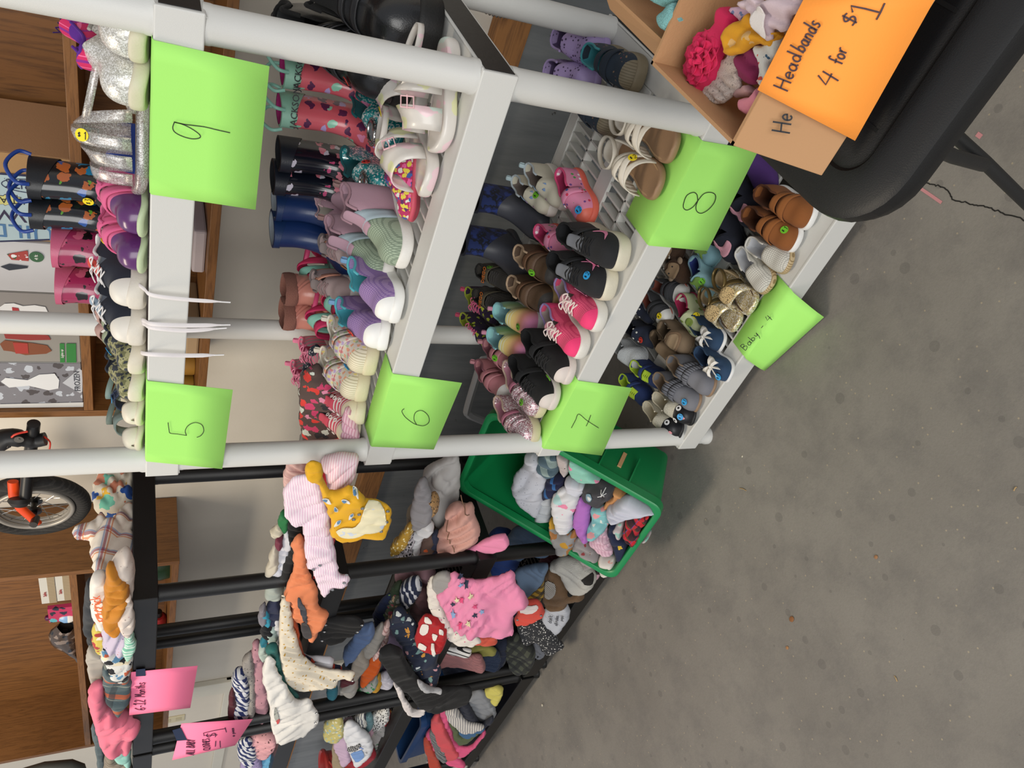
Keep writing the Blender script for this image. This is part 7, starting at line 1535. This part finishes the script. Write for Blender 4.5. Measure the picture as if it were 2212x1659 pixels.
# rolled clothes in the green tote
def TB(q): return ' '.join('%.1f,%.1f' % (1060+.19*a, 950+.19*b_) for a, b_ in parse(q))
tp0 = B0+V((Wd/2, 0, 0))+yd*Ln/2
def TP(d): return ('p', tuple(tp0-zd*(d-.018)), tuple(zd))
tot = [('white dotted rolled sleepsuit', '410,150 520,160 600,280 640,420 600,600 560,860 430,800 300,640 245,480 300,370 380,270', '#bfc1c9', .06, ('dots3', ['#8b8c98'], .010, .14)), ('white rolled vest behind the pink block print one', '580,660 690,650 700,880 620,925 500,890 560,760', '#bfc4c8', .07, None),
       ('slate green rolled trousers', '540,180 620,150 740,180 770,300 760,390 690,400 580,350 535,270', '#4f6470', .06, ('stripe', '#8a9c9a', .03, .4, 20)), ('navy rolled vest with blue stripes', '650,400 820,400 860,500 760,620 600,665 610,560', '#14193a', .065, ('stripe', '#2b5c94', .04, .25, 45)), ('cream rolled baby suit with dark spots', '750,160 860,190 910,260 890,370 850,400 780,330', '#b3a9a8', .06, ('spots', ['#3a3436'], .03, .12)),
       ('mint green rolled blanket with pink hearts', '900,220 1000,250 1120,320 1230,410 1240,450 1120,470 990,440 900,370', '#86bfae', .045, ('spots', ['#d98aa8'], .05, .22)), ('plain white rolled vest under the mint blanket', '870,420 960,430 1110,470 1090,560 1000,620 900,580 870,500', '#c2c4ce', .055, None), ('white rolled suit with pink and mint blocks', '720,620 800,540 900,560 1000,640 990,760 940,850 950,960 900,1030 790,1020 720,860 690,720', '#cfcfd2', .035, ('spots', ['#dd86a4', '#a9cfd0', '#cfcf8a'], .06, .36)),
       ('charcoal rolled sleepsuit with penguins and a snowflake', '1090,490 1250,450 1390,510 1410,600 1350,660 1260,740 1150,740 1060,680 1035,600', '#3c3b40', .04, None), ('orange tan rolled print suit', '1420,540 1500,590 1540,620 1420,680 1330,770 1290,730 1360,660 1400,600', '#c08a58', .05, ('spots', ['#5a3a24'], .02, .15)), ('purple rolled sleepsuit', '1020,640 1090,700 1145,760 1130,900 1130,1100 1070,1130 980,1020 945,880 980,760', '#a566b4', .04, None),
       ('turquoise rolled suit with pink faces', '1150,770 1280,740 1350,820 1350,950 1240,1060 1130,1060 1120,960 1160,880', '#7fb7ba', .04, ('spots', ['#d8989a', '#cfd4cc'], .045, .3)), ('pale lilac white cloth folded over the rolls', '1380,720 1540,640 1640,670 1780,740 1870,800 1860,825 1660,840 1500,900 1400,935 1320,820', '#bcbecb', .03, None), ('red tartan rolled trousers', '1540,880 1640,840 1830,830 1800,900 1720,1000 1700,1080 1640,1140 1510,1060 1530,960', '#3a1a22', .035, 'tartan'),
       ('mint and pink cloth under the tartan', '1420,940 1530,900 1520,1060 1600,1120 1700,1090 1800,1040 1815,1080 1740,1130 1600,1130 1450,1060', '#b9aeb0', .055, ('spots', ['#8fb8ae'], .05, .3)), ('pale blue muslin at the tote corner', '1850,830 1860,900 1800,1000 1740,1020 1740,960 1800,890', '#9ec4c8', .06, None), ('mustard, tan and grey pattern rolled suit', '700,880 780,1030 900,1040 960,1010 985,1080 930,1240 830,1305 760,1260 700,1080 670,950', '#8d8c8a', .035, ('spots', ['#b98a2a', '#9c6a3a'], .06, .40)),
       ('grey rolled suit with deer and small hearts', '960,1110 1060,1130 1150,1230 1230,1330 1200,1420 1090,1450 1030,1360 1000,1250 940,1200', '#8e8a89', .045, ('spots', ['#7a4a2c', '#8a3a3c'], .035, .2)), ('pink striped rolled sleepsuit', '1190,1060 1310,990 1350,1080 1380,1240 1370,1300 1300,1310 1240,1280 1150,1210 1115,1130', '#cfaebc', .04, ('stripe', '#bb94a6', .008, .3, 30)), ('navy rolled suit with yellow monkey print', '1350,960 1420,960 1450,1060 1550,1120 1560,1320 1500,1350 1430,1330 1390,1180 1350,1080', '#151f3c', .045, ('spots', ['#c9a92a'], .05, .2)),
       ('white rolled suit with coral and mint leaves', '1250,1290 1330,1310 1430,1330 1430,1410 1380,1500 1310,1530 1250,1480 1220,1400', '#cdc7c0', .055, ('spots', ['#d89a8c', '#a5cfc4'], .04, .32))]
for lb, q, c_, d_, pt in tot:
    pt2 = ('plaid', [('#c3202c', .03, .35, 0, 0), ('#c3202c', .03, .35, 1, 0), ('#c9b24a', .03, .05, 0, .6), ('#2a4a9a', .03, .05, 1, .7), ('#101014', .015, .2, 0, .3)]) if pt == 'tartan' else pt
    g = G(lb+' in the green tote', 'baby clothes', TB(q), TP(d_), .075, cloth(c_, pt2), wr=.007, wdir=20)
    if 'penguins' in lb:
        deco(g, TB('1130,530 1190,510 1200,570 1160,640 1120,620'), '#7896a6', 'penguin_print'); deco(g, TB('1140,560 1180,550 1180,600 1150,620'), '#cfd4d2', 'penguin_print', .002)
        cx_, cy_ = 1315, 525
        seam(g, [TB('%d,%d %d,%d' % (cx_-40*math.cos(a), cy_-40*math.sin(a), cx_+40*math.cos(a), cy_+40*math.sin(a))) for a in (0, 1.05, 2.1)], '#d8d8d8', 'snowflake_print', w=.002)
# headbands in the cardboard box
HB = 'headbands in the cardboard box'
hz = ('z', .815)
g = G('hot pink headband with a big ruffled flower', 'headband', '1484,165 1500,130 1530,95 1560,30 1575,18 1598,28 1596,45 1570,100 1555,140 1545,170 1505,202', hz, .02, '#cf1f55', wr=.003, dens=22)
rng = random.Random(5)
for ring_, (R_, n_, z_) in enumerate(((.034, 9, .006), (.024, 7, .012), (.013, 5, .018))):
    fc = g.inv @ atp(1530, 128, g.p0, g.n)
    for i in range(n_):
        a = 2*PI*i/n_+ring_*.4; b = MB(); c_ = fc+V((R_*.5*math.cos(a), R_*.5*math.sin(a), z_)); t_ = V((-math.sin(a), math.cos(a), 0)); d_ = V((math.cos(a), math.sin(a), 0))
        b.grid([[c_+d_*(R_*.55*q-R_*.2)+t_*(s*R_*.42*math.sin(PI*min(.95, .25+q*.62)))+V((0, 0, .008*q*(1-.4*ring_)+.004*abs(s)**2-.006*q*q)) for s in (-1, -.5, 0, .5, 1)] for q in (0, .3, .6, .85, 1)]); b.build('petal', cloth('#d62358'), g.o, solid=.001)
g = G('yellow headband with red butterfly print', 'headband', '1562,75 1580,58 1620,30 1640,35 1650,60 1690,70 1692,85 1672,97 1640,100 1600,115 1570,118 1562,100', ('z', .828), .022, cloth('#d99a1c', ('spots', ['#b8321f', '#d9b070'], .028, .25)), wr=.005, ws=.02)
g = G('soft pink and white ribbon bow headband', 'headband', '1600,8 1625,-8 1660,0 1720,-20 1735,-10 1728,25 1710,30 1700,70 1668,68 1664,88 1650,84 1634,62 1634,38 1612,28', ('z', .838), .02, '#d3bfc6', wr=.006, ws=.02); deco(g, '1636,38 1652,20 1662,25 1660,60 1656,84 1646,76 1634,60', '#ddd6d2', 'bow_tail', .003)
G('burgundy headband with a twisted knot', 'headband', '1600,120 1630,95 1655,110 1650,150 1632,185 1612,180 1600,160', hz, .03, '#80204e', wr=.006, ws=.02)
g = G('cream lace headband coiled in the cardboard box', 'headband', '1510,162 1540,150 1545,130 1565,125 1572,110 1602,118 1598,150 1600,180 1585,205 1560,222 1532,218 1515,185', hz, .02, cloth('#d9c9bf', ('dots3', ['#a89a92'], .006, .2), bump=.8), wr=.005, ws=.015)
G('white headband with navy and coral flower sprigs', 'headband', '1634,98 1655,90 1690,60 1695,75 1672,120 1660,150 1645,180 1636,178 1640,140', ('z', .826), .02, cloth('#cfd0cc', ('spots', ['#c8504a', '#3a5c78'], .014, .22)), wr=.003)
G('dusty pink soft headband under the lace one', 'headband', '1585,205 1600,185 1620,180 1632,198 1618,212 1600,215', ('z', .81), .02, '#c39a9a', wr=.003)
g = G('candy pink headband with petal edge beside the orange sign', 'headband', '1602,222 1612,208 1632,200 1650,180 1650,215 1636,238 1622,252 1604,240', ('z', .822), .02, '#dc8a9c', wr=.004, ws=.015)
G('pink headband corner with blue flowers at the picture edge', 'headband', '1590,15 1606,8 1622,30 1616,46 1598,52 1590,35', ('z', .815), .02, cloth('#c9a8bc', ('spots', ['#6c7ca4'], .014, .25)), wr=.004)
# things in the farther carton
lbx = ('z', .80)
G('pale turquoise fleece baby slipper in the printed carton, front one', 'slipper', '1434,40 1444,18 1462,4 1470,14 1468,40 1460,60 1446,72 1436,62', ('z', .84), .05, cloth('#7fb8b8', bump=1.2, bscale=420), wr=.003)
G('pale turquoise fleece baby slipper in the printed carton, back one', 'slipper', '1424,-8 1440,-16 1462,-12 1456,8 1436,20 1426,10', ('z', .84), .05, cloth('#84bdbc', bump=1.2, bscale=420), wr=.003)
